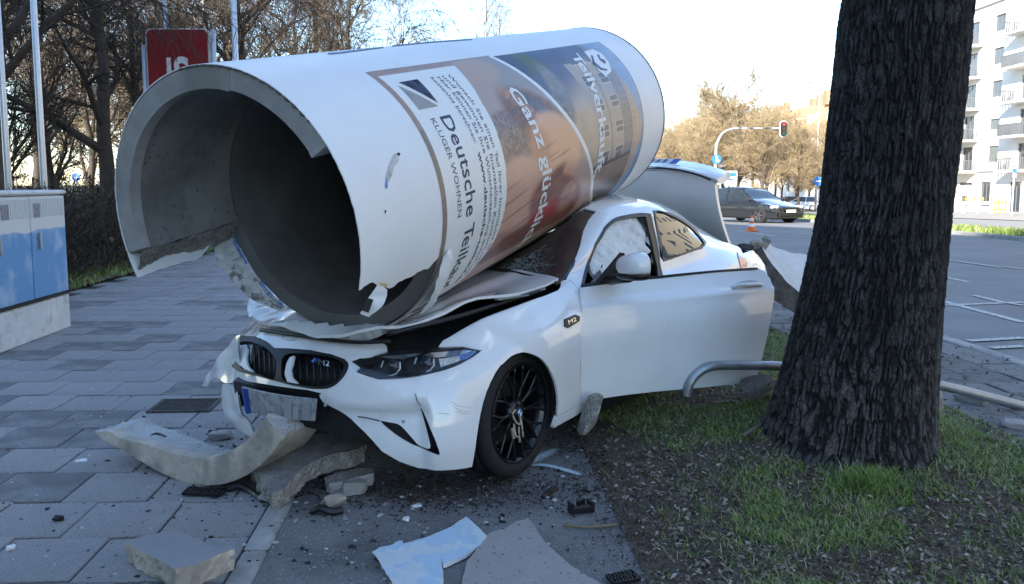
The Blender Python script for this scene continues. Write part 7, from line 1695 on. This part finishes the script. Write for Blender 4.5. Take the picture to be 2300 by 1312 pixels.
# plastic bits
def plastic_grid(label, u, v, w, d, rz, nx, ny, seed):
    p = gnd(u, v); mb = MB(); r_ = random.Random(seed)
    for i in range(nx + 1): mb.box((-w / 2 + w * i / nx, 0, .012), (.006, d, .014), rot=rotm('Z', r_.uniform(-.1, .1)))
    for j in range(ny + 1): mb.box((0, -d / 2 + d * j / ny, .012), (w, .007, .014), rot=rotm('Z', r_.uniform(-.03, .03)))
    root = thing('grille_fragment', label, 'plastic fragment', (p[0], p[1], .003), rz, 'black plastic fragments'); mb.build('bars', M['black'], root); return root
plastic_grid('black plastic mesh fragment lying before the ring piece on the paving', 460, 1111, .19, .075, -.12, 7, 3, 2)
plastic_grid('black plastic ribbed fragment at the bottom edge right of the grey sheet', 1400, 1306, .11, .07, .4, 8, 2, 3)
def plastic_bit(name, label, pts, r, seed):
    o0 = gnd(*pts[0][:2]); P = np.array([gnd(u, v, z) for u, v, z in pts]) - np.array([o0[0], o0[1], 0]); V0 = MB().tube(catmull(P, 3), r, 6); o = V0.build(name, M['black'], None); o.location = (o0[0], o0[1], 0); tag(o, label, 'plastic fragment', 'black plastic fragments'); return o
cl = thing('black_bracket', 'black plastic bracket lying on the asphalt near the grass', 'plastic fragment', tuple(gnd(1306, 1152)), .35, 'black plastic fragments')
MB().box((0, 0, .02), (.105, .035, .03), bev=.006).box((-.05, .005, .03), (.012, .05, .05)).box((.05, .01, .025), (.014, .06, .045)).build('bracket_body', M['black'], cl); MB().box((.01, .03, .03), (.05, .014, .04), rot=rotm('Z', .5)).build('clip', M['black'], cl)
plastic_bit('black_strip', 'short black plastic strip between wheel and bracket', [(1218, 1116, .008), (1234, 1106, .014), (1252, 1096, .01)], .009, 1)
plastic_bit('black_strip', 'black torn strip in front of the dark curved slab', [(512, 1100, .01), (540, 1092, .03), (570, 1108, .015), (590, 1122, .02), (612, 1120, .01)], .014, 2)
plastic_bit('black_strip', 'crumpled black plastic scrap on the asphalt below the slab', [(700, 1148, .01), (722, 1142, .03), (745, 1150, .015), (768, 1146, .012)], .017, 3)
plastic_bit('black_strip', 'thin black shard beside the spray mark', [(1295, 1104, .006), (1310, 1100, .008), (1325, 1106, .006)], .006, 4)
plastic_bit('black_strip', 'black scrap lying inside the curve of the ring piece', [(335, 985, .13), (352, 976, .14), (372, 984, .13)], .012, 5)
tw = MB(); P = np.array([gnd(u, v, .01) for u, v in ((1265, 1179), (1290, 1182), (1320, 1184), (1350, 1182), (1385, 1178))]); o0 = P[0].copy(); o = tw.tube(catmull(P - o0, 4), .006, 6).build('fallen_twig', mat('pale_twig', (.22, .17, .10), .9), None, True); o.location = o0; tag(o, 'pale twig lying on the asphalt under the black bracket', 'twig')
for pts, lb in (([(1670, 978), (1690, 966), (1712, 952)], 'short stick beside the trunk base on the left'), ([(1598, 905), (1625, 903), (1655, 902)], 'pale flat stick in the grass before the hooked pole end')):
    P = np.array([gnd(u, v, .13) for u, v in pts]); o0 = P[0].copy(); o = MB().tube(catmull(P - o0, 4), .011, 6).build('stick', mat('grey_stick', (.18, .15, .12), .9), None, True); o.location = o0; tag(o, lb, 'stick')
# spray mark
spm = mat('white_spray_paint', (.62, .72, .80), .6, alpha=('fade', 160))
def spray(name, pts, wpx, parent=None):
    P = np.array([gnd(u, v, .0025) for u, v in pts])[:, :2]; C_ = catmull(P, 8); T_ = np.gradient(C_, axis=0); T_ /= np.linalg.norm(T_, axis=1, keepdims=True); N_ = np.stack([-T_[:, 1], T_[:, 0]], -1)
    k = 13; s_ = np.linspace(-1, 1, k); V = np.concatenate([C_[:, None] + N_[:, None] * (s_[None, :, None] * wpx), np.full((len(C_), k, 1), .0035 if parent is None else .008)], -1)
    o = meshobj(name, V.reshape(-1, 3), grid_faces(len(C_), k, flip=True), spm, parent)
    e = np.sin(np.linspace(0, 1, len(C_)) * math.pi) ** .35; f_ = (1 - np.abs(s_[None]) ** 1.2) * e[:, None]; f_ = f_ * 1.7 + .02
    color_attr(o, 'fade', np.repeat(f_.reshape(-1, 1), 3, 1)); return o
sm_ = thing('spray_mark', 'white sprayed police mark on the asphalt beside the front wheel', 'spray mark', (0, 0, 0))
spray('stroke', [(1128, 1064), (1160, 1050), (1205, 1032), (1252, 1008)], .055, sm_); spray('stroke', [(1180, 1044), (1225, 1047), (1265, 1056), (1308, 1070)], .034, sm_)
# crumbs
def crumbs(name, n, pts, size, cols, seed):
    r = np.random.RandomState(seed); X, Y = pts(r, n); n = len(X); s = size * (.3 + r.rand(n) ** 3 * 2.2); base = np.array([(-.5, -.4, 0), (.5, -.5, 0), (.45, .5, 0), (-.4, .45, 0), (-.3, -.2, .6), (.3, -.25, .7), (.2, .3, .55), (-.25, .25, .65)])
    a = r.rand(n) * 6.28; c, s_ = np.cos(a), np.sin(a); B_ = base[None] * s[:, None, None] * (1 + .5 * (r.rand(n, 8, 3) - .5)); B_[..., 0] *= (1 + r.rand(n))[:, None]
    X2 = B_[..., 0] * c[:, None] - B_[..., 1] * s_[:, None] + X[:, None]; Y2 = B_[..., 0] * s_[:, None] + B_[..., 1] * c[:, None] + Y[:, None]; V = np.stack([X2, Y2, B_[..., 2] * .7 - .001], -1).reshape(-1, 3)
    f = np.array([(4, 5, 6, 7), (0, 1, 5, 4), (1, 2, 6, 5), (2, 3, 7, 6), (3, 0, 4, 7)]); Fq = (f[None] + (np.arange(n) * 8)[:, None, None]).reshape(-1, 4)
    o = meshobj(name, V, Fq, litm); o['kind'] = 'stuff'; cc = np.array(cols)[r.randint(len(cols), size=n)] * (.7 + .6 * r.rand(n))[:, None]; color_attr(o, 'tint', np.repeat(cc, 8, 0))
def cl_pts(r, n):
    c = np.array([(-1.2, 3.9), (-.4, 3.75), (.1, 4.1), (-1.6, 4.4), (-1.9, 4.9), (-.9, 3.4), (.3, 4.5), (-1.4, 4.2), (-1.35, 4.7), (-1.25, 4.75)]); i = r.randint(len(c), size=n); q = c[i] + r.randn(n, 2) * np.array([.45, .35]); return q[:, 0], q[:, 1]
crumbs('concrete_crumbs', 1500, cl_pts, .008, [(.32, .30, .27), (.2, .19, .18), (.42, .41, .4)], 3)
crumbs('dark_crumbs', 900, cl_pts, .008, [(.02, .02, .02), (.05, .04, .035)], 4)
def all_pts(r, n): return -3.4 + 4.1 * r.rand(n), 2.7 + 4.5 * r.rand(n) ** 1.4
crumbs('scattered_grit', 2200, all_pts, .005, [(.05, .045, .04), (.3, .29, .27), (.12, .1, .08), (.5, .5, .5)], 5)
def soil_pts(r, n): return -.35 + .38 * r.randn(n), 3.98 + .14 * r.randn(n)
crumbs('soil_under_chin', 6000, soil_pts, .0045, [(.03, .024, .018), (.05, .04, .028), (.08, .065, .05)], 6)
def soil2(r, n):
    X, Y = .50 + .16 * r.randn(n), 4.6 + .35 * r.randn(n); k = ~((X < .42) & (Y < 4.55)); return X[k], Y[k]
crumbs('soil_by_wheel', 4500, soil2, .0045, [(.03, .024, .018), (.045, .036, .028), (.09, .075, .06)], 7)
